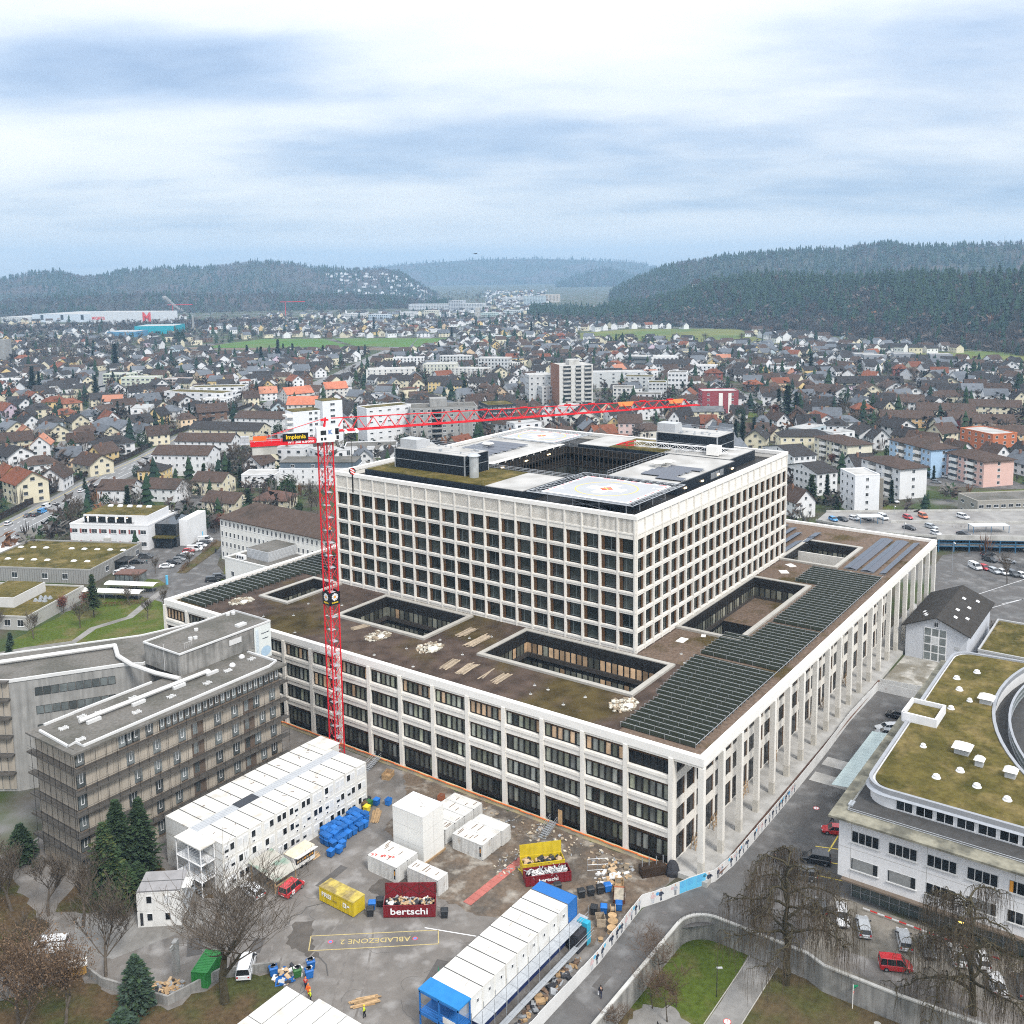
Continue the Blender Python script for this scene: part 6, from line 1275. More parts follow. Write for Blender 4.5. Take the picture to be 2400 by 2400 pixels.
mb = MB(); mb.box(7.985,-119,7.25,8,-17.9,7.29); [mb.box(7.985,y,2.7,8,y+.04,11.8) for y in (-19.6,-30,-41,-52)]; mb.build('wall_joint','coping',WB)
for k,(x,y,s) in enumerate(((21,-28,1),(21.5,-33.5,1),(20,-37.8,1),(25,-30.5,1),(40,-23,1),(44.5,-22,1),(47,-24.5,.9),(56,-24,1),(61,-22.5,1),(66,-25,1),(52,-26.5,.8),(30,-24,.8))):
 mb = MB(); [mb.tube((0,0,z0),(0,0,z1),r0*s,r1*s,n=14) for z0,z1,r0,r1 in ((0,.1,.66,.62),(.1,.42,.48,.48),(.42,.56,.48,.28),(.56,.6,.28,.05))]; put('dome_light',mb.mesh('dome_light',['white_metal']),WB,(x,y,14.95))
for x,y,s in ((31.5,-29.5,1.3),(28.5,-32.5,.7),(27.5,-37,.9),(53,-29,1.2),(23,-41.5,1)):
 MB().box(-s*.8,-s*.8,0,s*.8,s*.8,1.0,0).loft([[(-s*1.1,-s*1.1,1.0),(s*1.1,-s*1.1,1.0),(s*1.1,s*1.1,1.0),(-s*1.1,s*1.1,1.0)],[(-s*.5,-s*.5,1.5),(s*.5,-s*.5,1.5),(s*.5,s*.5,1.5),(-s*.5,s*.5,1.5)]],1).build('roof_fan',['grey_metal','light_trim'],WB,loc=(x,y,14.95))
t = MB(); t.strip([(38,-18.8),(44.5,-18.8),(44.5,-24),(38,-24),(38,-18.8)],14.8,16.4,.5,0).box(38.4,-23.7,14.96,44.2,-19.1,15.7,1).build('stair_box',['render_white','moss_roof'],WB)
mb = MB(); arc2=[(58.6+51.5*math.cos(R(q)),-84+51.5*math.sin(R(q))) for q in range(140,64,-3)]; mb.strip(arc2,12.24,14.2,.2,0); mb.build('court_glazing',mat('court_green',(.16,.19,.18),.15,.2,.5,spec=.6),WB); mb=MB(); [mb.strip(arc2,z,z+.1,.4) for z in (12.5,13.4,14.3)]; mb.build('court_rail','zinc',WB)
MB().box(10.5,-18.9,12.2,12,-18.2,12.5).build('rail_foot','steel',WB)
t = thing('glass_canopy','long pale green glass canopy sloping over the street beside the white building','canopy',(0,0,0)); me=MB().obox((0,0,0),(1.16,2.9,.06),0,0,R(-6)).mesh('glass_sheet',[mat('canopy_glass',(.50,.60,.60),.15,.08,.5,spec=.6)])
for k in range(20): put('glass_sheet',me,t,(33+k*1.2,-10.4,3.0))
mb=MB(); [mb.tube((32.6+k*4,-11.8,2.8),(32.6+k*4,-16.7,3.6),.06,n=5) for k in range(7)]; mb.build('bracket','steel',t)
# ---- gabled house and low moss roofs at the end of the street
t = building('gabled_hall','pale blue grey gabled house with dark tiled roof and tall white framed window','house',121.5,-8.6,0,27,13.4,7.8,(.58,.60,.64),(.05,.045,.04),'gable',2.9,2,(5,1),(1.1,1.1),over=.9,faces=(1,2))
mb=MB().box(-13.58,-2.4,0,-13.5,2.6,8.0,0)
for i in range(3):
 for k in range(4): mb.box(-13.62,-2.2+1.65*i,.3+1.95*k,-13.581,-.85+1.65*i,1.95+1.95*k,1 if k!=2 or i!=1 else 2)
mb.build('tall_window',['white_metal','old_glass','shutter'],t); MB().box(-13.6,-5.2,3.8,-13.5,-4.2,4.5).build('vent_grille','grey_metal',t)
for x,y in ((-8,-3),(-3,-2.4),(2,-4),(6,-2),(-5,-5),(9,-4.6)):
 for q in range(1): MB().obox((x,y,7.8+2.9*(1-abs(y)/6.7)+.28),(1.3,.8,.06),0,0,R(23)).build('skylight','white_metal',t)
for x,y in ((-10,3),(-8.5,3.6),(-6,4.4)): MB().obox((x,y,7.8+2.9*(1-abs(y)/6.7)+.28),(1.3,.6,.06),0,0,R(-23)).build('skylight','white_metal',t)
building('moss_shed','low shed with bright green moss roof behind the gabled house','shed',121,-24,0,24,13,4.2,(.45,.45,.45),BRN,'flat',0,1,(6,2),(1.5,1.2),faces=(3,),flatm='moss_roof')
t=thing('gate_fence','pale sheet metal gate fence across the end of the street','fence',(0,0,GZ)); me=MB().box(-.03,-.74,0,.03,.74,2.3).mesh('sheet_panel',['hoarding_white']); [put('sheet_panel',me,t,(85.6+.15*k,-3.0-1.5*k,0)) for k in range(8)]
# ---------------------------------------------------------------- tower crane
mat('crane_red',(.66,.012,.022),.45,.06,1); mat('crane_grey',(.45,.46,.48),.5,.1,1)
CR = thing('tower_crane','red lattice tower crane with white cab reaching far over the hospital','crane',(-4.5,72.8,GZ)); CZ=60.7-GZ; hs=.96; mrot=R(-9)
def rotz(x,y): return (x*math.cos(mrot)-y*math.sin(mrot), x*math.sin(mrot)+y*math.cos(mrot))
legs=[rotz(sx*hs,sy*hs) for sx,sy in ((-1,-1),(1,-1),(1,1),(-1,1))]
for l in legs: MB().obox((*l,CZ/2),(.2,.2,CZ),mrot).build('mast_leg','crane_red',CR)
nsec=26; sh_=CZ/nsec; sec=MB()
for i in range(4):
 a,b=legs[i],legs[(i+1)%4]; sec.tube((*a,0),(*b,sh_),.045,n=4).tube((*b,0),(*a,sh_),.045,n=4)
sec=sec.mesh('mast_bracing',['crane_red']); [put('mast_bracing',sec,CR,(0,0,k*sh_)) for k in range(nsec)]
ld=MB(); [ld.box(-.3,-.25,.3*k,.1,-.2,.3*k+.04) for k in range(8)]; ld.box(-.33,-.25,0,-.29,-.2,sh_).box(.09,-.25,0,.13,-.2,sh_).box(-.75,-.75,sh_-.08,.3,.75,sh_-.04); ld=ld.mesh('ladder',['crane_grey']); [put('ladder',ld,CR,(0,0,k*sh_),mrot+(math.pi if k%2 else 0)) for k in range(nsec)]
pz=31.3-GZ; pnl=MB()
daisy=MB(); [daisy.face([(.36*math.cos(a+j)*q+0,0,.36*math.sin(a+j)*q) for a,q in ((-.2,.35),(-.22,1.2),(0,1.35),(.22,1.2),(.2,.35))],0) for j in np.arange(0,6.28,.571)]; daisy.face([(.16*math.cos(a),-.01,.16*math.sin(a)) for a in np.arange(0,6.28,.5)],1); daisy=daisy.mesh('daisy_emblem',['paint_white','logo_orange'])
mat('sign_yellow',(.85,.58,.02),.6,.03,1); mat('sign_black',(.008,.008,.012),.5,.05,1)
for i in range(4):
 n=i*math.pi/2+mrot; c_=(1.12*math.sin(n),-1.12*math.cos(n)); o=MB().box(-1.16,-.03,-1.2,1.16,.03,1.2).build('mast_sign','sign_black',CR,loc=(*c_,pz),rot=n); put('daisy_emblem',daisy,o,(0,-.045,.3),scale=1.5); lettering('Implenia',.42,MATS['sign_yellow'],o,(0,-.05,-.75),(math.pi/2,0,0),.012)
UP=thing('crane_upper','x','crane'); bpy.data.objects.remove(UP)
JA=R(-36.85)
def J(x,y,z):  return (x*math.cos(JA)-y*math.sin(JA), x*math.sin(JA)+y*math.cos(JA), z+CZ)
jb=lambda mb,name,m: mb.build(name,m,CR,loc=(0,0,CZ),rot=JA)
jb(MB().box(-1.6,-1.2,.1,1.6,1.2,2.55,0).box(-1.7,-1.4,0,1.6,1.4,.12,0),'machine_house',mat('cab_white',(.78,.79,.80),.5,.03,1))
jb(MB().box(1.6,-1.2,.2,2.4,.5,2.5,0).box(2.41,-1.15,1.3,2.45,.4,2.35,1).box(1.7,-1.23,1.3,2.35,-1.201,2.4,1).box(1.9,-1.23,.4,2.35,-1.201,1.1,1),'operator_cab',['cab_white','sign_black'])
jb(MB().box(-.9,-1.24,1.3,.1,-1.201,2.1,0).box(-.9,-1.24,.3,-.5,-1.201,.8,0).box(-.3,-1.24,.3,.1,-1.201,.8,0),'house_window',['car_glass'])
k_=lettering('K',1.0,MATS['paint_blue'],CR,(0,0,0),(0,0,0),.05); k_.location=J(.8,-1.24,1.75); k_.rotation_euler=(math.pi/2,0,JA)
JL=75.5; slope=.012
def jz(x): return 1.7+slope*x
mb=MB(); [mb.tube((1.5,y,jz(1.5)),(JL,y*.75,jz(JL)),.13,.10,n=5) for y in (-.75,.75)]; jb(mb,'jib_lower_chord','crane_red')
def jtop(x): return jz(x)+2.3*(1-x/JL*.45)
jb(MB().tube((1.2,0,jz(0)+2.4),(JL-3,0,jtop(JL-3)),.11,.08,n=5),'jib_upper_chord','crane_red')
nj=26; dx=(JL-4)/nj
for k in range(nj):
 xa=2+k*dx; xm=xa+dx/2; xb=xa+dx; mb=MB(); w=lambda x:.75-.19*x/JL
 for s in (-1,1): mb.tube((xa,s*w(xa),jz(xa)),(xm,0,jtop(xm)),.06,n=4).tube((xm,0,jtop(xm)),(xb,s*w(xb),jz(xb)),.06,n=4)
 mb.tube((xa,-w(xa),jz(xa)),(xa,w(xa),jz(xa)),.045,n=4).tube((xa,-w(xa),jz(xa)),(xb,w(xb),jz(xb)),.04,n=4); jb(mb,'jib_bracing','crane_red')
for x in (24.5,30,38,47,52,63,69): jb(MB().box(x-.7,-.12,jtop(x)+.05,x+.7,.12,jtop(x)+.3),'jib_joint','crane_red')
for x0_,x1_ in ((57.5,61),(68.5,72)): jb(MB().face([(x0_,-.1,jtop(x0_)+.2),(x1_,-.1,jtop(x1_)+.2),(x1_-.3,-.12,jtop(x1_)-.7),(x0_+.5,-.12,jtop(x0_)-.7)]),'orange_flag',mat('flag_orange',(.80,.30,.10),.8,.05,1))
jb(MB().tube((0,0,2.55),(.2,0,4.3),.16,n=5).tube((-.2,.5,2.55),(.2,0,4.3),.1,n=5).box(-.7,-.2,3.7,.7,.2,4.0),'a_frame','crane_red')
jb(MB().tube((.2,0,4.2),(-6.5,0,2.4),.06,n=4).tube((-6.5,-.6,2.4),(-12,-.6,.9),.05,n=4).tube((-6.5,.6,2.4),(-12,.6,.9),.05,n=4),'tie_bar','crane_red')
jb(MB().box(-13.2,-.9,-.15,-1.7,-.72,.75,0).box(-13.2,.72,-.15,-1.7,.9,.75,0),'counter_jib','crane_red')
jb(MB().box(-13.2,-.7,.5,-1.7,.7,.58),'counter_deck','crane_grey')
jb(MB().box(-12.9,-.65,-1.7,-8.6,.65,-.16),'counterweight','pale_concrete')
mb=MB(); [mb.tube((x,-1.0,.6),(x,-1.0,1.9),.035,n=4) for x in np.arange(-14,-2,1.5)]; [mb.tube((-14.6,-1.0,z),(-2,-1.0,z),.03,n=4) for z in (1.2,1.9)]; mb.box(-15.0,-.9,.3,-13.2,.9,.4).box(-14.8,-.6,.4,-13.4,.5,1.7); jb(mb,'counter_rail','crane_grey')
jb(MB().box(-12.7,-1.05,.9,-10.4,-1.0,1.75),'orange_board',mat('board_orange',(.80,.14,.03),.6,.05,1))
o=jb(MB().box(-7.6,-1.12,.6,-3.1,-1.06,1.9),'name_sign','sign_black'); lettering('Implenia',1.05,MATS['sign_yellow'],o,(-5.3,-1.14,1.25),(math.pi/2,0,0),.02,sx=1.0)
o=lettering('WT 260 e.tronic',.68,MATS['paint_white'],CR,J(-4.4,-.92,.28),(math.pi/2,0,JA),.02)
tx=4.7; jb(MB().box(tx-.9,-.8,jz(tx)-.45,tx+.9,.8,jz(tx)-.2).tube((tx-1,-.9,jz(tx)-.2),(tx-1,.9,jz(tx)-.2),.35,n=10).tube((tx+1,-.9,jz(tx)-.2),(tx+1,.9,jz(tx)-.2),.35,n=10),'trolley','cab_white')
hz_=7.2; jb(MB().tube((tx,-.25,jz(tx)-.4),(tx,-.2,jz(tx)-hz_),.025,n=4).tube((tx,.25,jz(tx)-.4),(tx,.2,jz(tx)-hz_),.025,n=4),'hoist_rope','dark_frame')
o=jb(MB().tube((tx,-.18,jz(tx)-hz_-.5),(tx,.18,jz(tx)-hz_-.5),.62,n=16).box(tx-.12,-.12,jz(tx)-hz_-4.5,tx+.12,.12,jz(tx)-hz_-1.0),'hook_block',['dark_frame'])
mb=MB(); [mb.obox((tx,-.2,jz(tx)-hz_-.5+q),(1.0-.5*abs(q),.02,.16),0,i%2,0,R(35)) for i,q in enumerate((-.45,-.22,0,.22,.45))]; mb.build('hook_stripes',['paint_red','paint_white'],o)
# ---- facade crane lying across the tower roof, solar panels, panel racks
GC=thing('facade_gantry','white lattice facade maintenance crane with red head across the tower roof','roof crane',(TA+59.2,TB+37.3,45.5),math.atan2(3-37.3,61.5-59.2)); mb=MB(); L_=32
for y,z in ((-.6,.9),(.6,.9),(-.6,2.1),(.6,2.1)): mb.tube((4.5,y,z),(L_,y,z),.07,n=4)
for k in range(13):
 xa=4.5+k*1.88; xb=xa+1.88
 for y in (-.6,.6): mb.tube((xa,y,.9 if k%2 else 2.1),(xb,y,2.1 if k%2 else .9),.05,n=4).tube((xa,y,.9),(xa,y,2.1),.04,n=4)
 mb.tube((xa,-.6,2.1),(xb,.6,2.1),.04,n=4)
mb.build('lattice_beam','white_metal',GC); mb=MB(); [mb.tube(a,b,.09,n=4) for a,b in (((0,-1.6,1),(4.5,-.6,2.1)),((0,1.6,1),(4.5,.6,2.1)),((0,-1.6,1),(4.5,-.6,.9)),((0,1.6,1),(4.5,.6,.9)),((0,-1.6,1),(0,1.6,1)),((2.2,-1.1,1),(2.2,1.1,1)),((2.2,-1.1,1.5),(2.2,1.1,1.5)),((2.2,0,1),(2.2,0,-1)))]; mb.build('red_head','crane_red',GC)
MB().box(24,-1.3,.4,27,1.3,2.6).build('counter_cart','light_trim',GC); mb=MB(); [mb.tube((x,y,-.2),(x,y,.9),.1,n=5) for x in (16,17.5,26) for y in (-.8,.8)]; mb.build('support_leg','steel',GC)
sp_m=MB().box(0,0,0,1.6,1.0,.04).mesh('solar_panel',['solar_glass'])
def pv_strip(label,x,y,z,rot,n,w,tilt,flip=1,group='solar panel strips on the podium roof',step=1.03):
 t=thing('solar_array',label,'solar panels',(x,y,z),rot,group); me=MB().box(0,.012,-.02,w,step-.012,.03).mesh('solar_panel',['solar_glass'])
 for k in range(n): put('solar_panel',me,t,(0,k*step,.25 if flip>0 else .25+w*math.sin(abs(tilt))),(0,-tilt*flip,0))
 MB().box(0,0,.02,w*math.cos(tilt),.06,.2).box(0,n*step-.06,.02,w*math.cos(tilt),n*step,.2).build('mount','steel',t); return t
for k,(b0,w) in enumerate(((12.9,1.6),(11.3,1.6),(8.9,1.6),(7.3,1.6),(4.5,1.6))):
 pv_strip('long strip of dark solar panels on the far right roof, '+('outermost on the left','second from the left','third from the left','fourth from the left','outermost on the right')[k],107.2,b0,RZ+.05,-math.pi/2,31,1.6,R(12),1 if k%2==0 else -1)
 o=COL.objects[-1]
for t in [o for o in bpy.data.objects if o.name.startswith('solar_array')]:
 t.rotation_euler=(0,0,-math.pi/2)
for k,(a,b,n) in enumerate(((110,31,14),(110,34,22),(110,37,26),(118,40,20),(124,29.5,6),(129,29.5,6))): pv_strip('short solar strip beyond the tower on the far roof, '+('nearest','second','third','farthest','small one by the court','small one near the edge')[k],a,b,RZ+.05,-math.pi/2,n,1.9,R(12),1)
for k,(a,b,n) in enumerate(((31,15.8,17),(34,15.8,14),(37,15.6,11),(40,14.0,9),(28.5,13,8))): pv_strip('dark flat solar panels on the pale tower roof, '+('nearest row','second row','third row','fourth row','short front row')[k],TA+a+.5,TB+b-8,RT+.15,0,8 if n>8 else 6,2.3,R(4),1,'solar panels on the tower roof')
for k in range(5): pv_strip('dark solar panels on the left tower roof, '+('first','second','third','fourth','fifth')[k]+' row from the front',TA+31+3.6*k,TB+58,RT+.15,0,12,2.6,R(4),1,'solar panels on the tower roof')
def rack_mesh(L):
 p=MB().obox((L/2,.42,.45),(L,1.0,.05),0,0,R(38)).mesh('panel',['rack_panel']); r=MB().box(0,-.03,.88,L,.03,.95)
 n=int(L/2.6)
 for k in range(n+1): r.box(k*L/n-.02,-.02,0,k*L/n+.02,.02,.88)
 return p,r.mesh('rail',[mat('rail_grey',(.50,.52,.53),.4,.1,1,metal=.4)])
RK={}
def rack(x,y,L,rot):
 if L not in RK: RK[L]=rack_mesh(L)
 t=thing('panel_rack','narrow row of dark panels under a bright steel rail on the podium roof','panel rack',(x,y,RZ),rot,'rows of panel racks on the podium roof'); put('panel',RK[L][0],t); put('rail',RK[L][1],t)
for k in range(66):
 a=3.5+1.6*k
 if a>103.6 or 36.9<a<38.6 or 60.4<a<62.6: continue
 b1=16.0 if a<17 else (18.5 if a<50 else (13.5 if a<91 else 19.2))
 if 17<a<34: b1=17.0+ (a-17)*.09
 rack(a,b1,round(b1-2.9,1),-math.pi/2)
for k in range(27):
 a=2.6+1.63*k; rack(a,129.0,round(129-(120.2 if a<31 else 116.5),1),-math.pi/2)
mb=MB().tube((3,2.6,RZ+.9),(104,2.6,RZ+.9),.05,n=5); mb.build('rack_rail','steel',HOSP)
for x,y in ((49.5,29),(52.5,27)): pass
for k,(x,y,rx,ry) in enumerate(((43,24.5,2.6,1.6),(47.5,22,1.2,.9),(97,24,2.4,2),(103,24.5,2.4,1.8))): MB().obox((x,y,RZ+.06),(rx,ry,.1),.3*k).build('loose_sheet','light_trim',None,label='loose white sheets on the gravel roof, '+('by the near right corner','smaller one by the near right corner','between the right courtyards','by the far right court')[k],cat='sheet')
# ---------------------------------------------------------------- town: landmark blocks
CAMX, CAMY = -128.7, -58.8
class Ex(list):
 def __init__(s): s.g={}
 def append(s,q):
  list.append(s,q); n=int(q[2]//40)+1; a,b=int(q[0]//40),int(q[1]//40)
  for i in range(a-n,a+n+1):
   for j in range(b-n,b+n+1): s.g.setdefault((i,j),[]).append(q)
 def at(s,x,y): return s.g.get((int(x//40),int(y//40)),())
EXCL = Ex()
for q in ((30,235,36),(20,206,34),(66,246,24),(78,176,28),(78,200,24),(62,170,16),(215,30,26),(235,-10,34),(262,-45,34),(150,-20,60)): EXCL.append(q)
def blk(name, label, cat, x, y, rot, w, d, h, wc, roof='flat', rc=BRN, floors=4, nw=(6,3), ws=(1.4,1.4), rh=3.5, **k):
 if math.hypot(x-CAMX, y-CAMY) > 900: k.setdefault('stuffwin', True)
 EXCL.append((x, y, max(w, d)*.62+5))
 return building(name, label, cat, x, y, rot, w, d, h, wc, rc, roof, rh, floors, nw, ws, **k)
LG=(.56,.57,.57); OFFW=(.66,.65,.62); CONC=(.34,.335,.32)
WL=WHT
t=blk('apartment_block','white apartment block with slim tower core and stepped balcony ends behind the crane','apartment block',261.2,307.9,-.36,26.4,12,20.5,WL,floors=7,nw=(5,2),ws=(1.9,.9),faces=(0,),flatm='moss_roof')
MB().box(-37,-4,0,-26,6,26.4).build('stair_core',mat('render_white3',(.75,.76,.77),.8,.04,.4),t)
for f in range(8): put('window',win_mesh(2.6,1.4),t,(-31.5,-4.03,2.4+3.05*f),0)
MB().box(-52,-1,0,-37.1,10,21.8).build('left_wing','render_white3',t)
for f in range(7):
 for x in (-42.5,-39.5): put('window',win_mesh(1.7,1.4),t,(x,-1.03,2+2.95*f),0)
 for x0_,s in ((-52,-1),(26.4/2,1)): MB().prism([(x0_,-1),(x0_+s*2.6,0.5),(x0_+s*2.6,7),(x0_,8)],2.9*f+1.6,2.9*f+2.7).build('balcony','light_trim',t)
MB().box(-52,-1,21.8,-37.1,10,22.1).build('wing_roof','moss_roof',t); MB().box(-37,-4,26.4,-26,6,26.6).build('core_roof','moss_roof',t)
blk('pavilion','single storey white pavilion with dark flat roof before the white apartment block','pavilion',231,289,-.85,26,15,5.6,WL,floors=1,nw=(7,3),ws=(1.8,2.6),flatm='felt_gravel',faces=(0,))
t=blk('concrete_block','rough grey concrete apartment tower with balconies behind the hospital tower','apartment block',283,285,-.8,36,20,19.5,CONC,floors=7,nw=(9,4),ws=(1.6,1.5),flatm='felt_gravel',faces=(0,1,3))
MB().box(-7,-4,19.6,2,4,24).build('lift_house','concrete',t); MB().box(-6.5,-10.3,0,-1.5,-9.9,19).build('balcony_shaft','dark_glass',t); [MB().box(-6.6,-10.9,2.8*f,-1.4,-10.2,2.8*f+.9).build('balcony','concrete',t) for f in range(1,7)]; MB().box(8,-10.6,0,14,-10.05,17).build('wall_pier','concrete',t); [MB().tube((x,2,19.6),(x,2,22.6),.5,n=8).build('chimney','concrete',t) for x in (9,12)]
blk('slatted_block','dark slatted apartment block with mossy roof beside the concrete tower','apartment block',339.8,290.4,-.64,17.3,20,14,(.05,.055,.06),floors=5,nw=(6,5),ws=(2.0,.7),flatm='moss_roof')
t=blk('tower_block','tall pale tower block with a reddish brown side and stacked balconies','tower block',423.9,291.1,-.68,23.2,18,30,(.62,.61,.58),floors=11,nw=(2,3),ws=(1.4,1.3),faces=(1,3),flatm='pale_roof')
MB().box(-11.75,-9.1,0,-11.55,9.1,31).build('brown_side',mat('brick_brown',(.30,.16,.11),.85,.12,1),t)
for f in range(11):
 for xa,xb in ((-9,-3.4),(-.5,3.6),(5.6,10.8)): MB().box(xa,-9.9,2.72*f+.4,xb,-9.0,2.72*f+1.45,0).box(xa+.2,-9.15,2.72*f+1.5,xb-.2,-9.01,2.72*f+2.7,1).build('balcony',['pale_concrete','house_glass'],t)
MB().box(-3,-4,30,4,4,33.5).build('lift_house','pale_concrete',t)
for nm,x,y,r,w,d,h,c in (('left grey',424.1,318,-.75,16,14,22,LG),('right grey',424,309,-.6,16,14,15,LG)): blk('grey_flats',nm+' flat roofed apartment house just left of the tall tower block','apartment block',x,y,r,w,d,h,c,floors=6,nw=(4,4))
for i,(x,y,r,w,d,h) in enumerate(((548,332,-.9,50,14,12.1),(474,280,-1.05,15,14,10.4),(541,304,-1.2,22,14,10.7),(473,261,-1.1,20,16,7),(507,271,-1.05,13,14,11.4),(548,275,-1.2,14,14,14.6))): blk('terrace_flats','terraced flats right of the tall tower block, '+('long row farthest back','block with brown roof nearest the tower','stepped block in the middle','low block with grey roof in front','block with mossy roof at the right','tallest block at the right end')[i],'apartment block',x,y,r,w,d,h,(LG,OFFW,LG,WL,LG,WL)[i],floors=4,nw=(5,3),ws=(1.8,1.5),flatm=('pale_roof','felt_gravel','moss_roof','felt_gravel','moss_roof','felt_gravel')[i])
for i,(x,y,r,w,d,h,c) in enumerate(((499,522.5,-.8,42,18,10,OFFW),(594,586,-.9,30,14,9.5,WL),(543,503,-1.07,28,18,11.6,(.6,.6,.52)),(552,476,-1.2,33,14,8,OFFW),(624,551,-1.09,30,14,10.3,LG),(599,485,-1.2,28,16,13,LG),(606,478,-.5,22,14,8,OFFW))): blk('housing_block','pale stepped block before the green field, '+('nearest and leftmost','behind the leftmost','with greenish walls in the middle','low one right of the middle','farthest back','tall ribbed one on the right','low one on the right')[i],'apartment block',x,y,r,w,d,h,c,floors=4,nw=(9,4),ws=(1.2,1.6))
for i,(x,y,r,w,d,h,c) in enumerate(((716,399,-1.3,22,22,9,(.18,.19,.2)),(730,394,-.9,50,20,7.5,WL),(682,347,-1.2,32,16,7,WL))): blk('school_building',('dark glazed end of the long white school','long white school wing with flat roof and wide windows','white school wing with dark pitched roof')[i],'school',x,y,r,w,d,h,c,'flat' if i<2 else 'gable',DRK,floors=2,nw=(12,4),ws=(2.2,1.6))
for i,(x,y,r,w,d,h,c,ro) in enumerate(((448,470,-1.0,27,12,8.3,CRM,'gable'),(460,431,-1.2,22,12,8.2,YEL,'gable'),(450,413,-1.1,18,10,7.3,YEL,'gable'),(471,400,-1.2,22,12,8.1,WL,'gable'),(396,396,-1.05,20,14,4,WL,'hip'))): blk('row_house',('cream three storey row with dark roof left of the white block','deep yellow row with brown roof, left of two','deep yellow house with brown roof, right of two','white row with dark roof behind the big fir','low white hall with brown roof in front of the yellow rows')[i],'house',x,y,r,w,d,h,c,ro,DRK,floors=3,nw=(7,2),chim=2)
for i,(x,y,r,w,d,h,c) in enumerate(((1756,1538,-1.2,118,30,14,(.6,.62,.64)),(1744,1452,-1.2,34,30,23,(.5,.52,.55)),(1763,1420,-1.2,60,30,16,(.6,.62,.64)),(2043,1430,-1.2,54,30,26,(.5,.58,.62)),(2307,1556,-1.2,53,30,22,(.68,.6,.52)),(2339,1714,-1.2,58,30,12,(.65,.65,.65)),(1283,1272,-1.21,40,25,12,(.5,.58,.66)),(1359,1264,-1.2,28,25,14,WL),(1464,1297,-1.2,28,25,12,(.68,.66,.55)),(1415,1108,-1.2,32,25,12,(.5,.62,.6)),(1556,1150,-1.2,35,25,11,(.55,.6,.62)),(1292,1351,-1.2,42,30,12,(.66,.66,.66)),(937,743,-1.25,52,20,6,(.35,.5,.48)))): blk('distant_block',('long pale office slab far behind the field, left half','taller dark slab between the two long pale ones','long pale office slab far behind the field, right half','tall bluish apartment slab in the far valley','pinkish apartment slab in the far valley','low white slab left of the bluish one in the valley','blue glass block beyond the green field','white block beyond the field right of the blue one','cream block beyond the field','mint block beside the church tower','grey blue block right of the church tower','white block at the far left beyond the field','low green hall at the edge of the field')[i],'building',x,y,r,w,d,h,c,floors=max(2,int(h/3)),nw=(max(4,int(w/4)),4),ws=(2.4,1.4),faces=(0,1))
t=thing('church_tower','slim pale church tower rising from the far town','church tower',(1372,1102,GZ),-1.2); MB().box(-4,-4,0,4,4,24).build('shaft','pale_concrete',t); EXCL.append((1372,1102,14))
for i,(x,y,r,w,d,h,c) in enumerate(((349,659,-1.06,29,14,10,(.58,.62,.5)),(314,537,-1.3,50,16,9,WL),(306,509,-1.04,18,16,6.2,WL),(348,559,-.9,40,16,8,WL),(366,716,-1.2,23,16,8.3,(.58,.62,.5)),(375,648,-1.06,21,12,6.6,(.55,.46,.42)),(297,764,-1.0,25,12,7.6,WL))): blk('terraced_flats',('pale green stepped flats in the left town, nearer','long white terraced flats with mossy roof, front row','low white cube at the right end of the white terraced flats','long white terraced flats, rear row','pale green stepped flats in the left town, farther','pinkish flat roofed house right of the green flats','white flat block at the left edge of the town')[i],'apartment block',x,y,r,w,d,h,c,floors=3,nw=(7,3),ws=(2.4,1.5),flatm='moss_roof' if i in (1,3) else 'pale_roof')
for i,(x,y,r,w,d,h,c,rc) in enumerate(((151.9,331.4,-1.1,27,13,10,WHT,BRN),(188,363,-1.1,30,12,8,WHT,BRN),(217,382,-1.2,42,14,8.5,CRM,DRK),(256,399,-1.2,32,14,8.5,WHT,BRN))): blk('apartment_house',('white apartment house with brown roof and four storeys beside the main road','white apartment house with brown roof, second behind the first','cream apartment row with dormered dark roof behind the counterweight of the crane','long apartment row with brown roof, farthest of the four')[i],'apartment block',x,y,r,w,d,h,c,'gable',rc,floors=3,nw=(8,2),ws=(1.1,1.3),rh=3.2)
for i,(x,y,r,w,d,h) in enumerate(((292,405,-.95,18,13,12),(345,470,-.3,20,12,9),(374,462,-.5,16,12,10))): blk('orange_roofed_block',('cream block with bright orange tiled roof and side gable','block with bright orange roof behind the first','block with bright orange roof to the right')[i],'apartment block',x,y,r,w,d,h,(.66,.63,.58),'gable',(.48,.17,.10),floors=4,nw=(5,3),rh=4.2)
t=blk('attic_block','white block with blue grey attic storey behind the crane mast','apartment block',172,263,-1.0,34,14,7.2,WHT,'flat',floors=3,nw=(8,2),ws=(.8,1.2)); MB().box(-16.5,-6.5,7.3,16.5,6.5,10.0,0).box(-16.8,-6.8,10.0,16.8,6.8,10.3,1).build('attic',[mat('slate_blue',(.10,.13,.16),.7,.1,1),'felt_gravel'],t)
for x in (-11,-2,7): put('window',win_mesh(1.6,1.2),t,(x,-6.55,8.0),0)
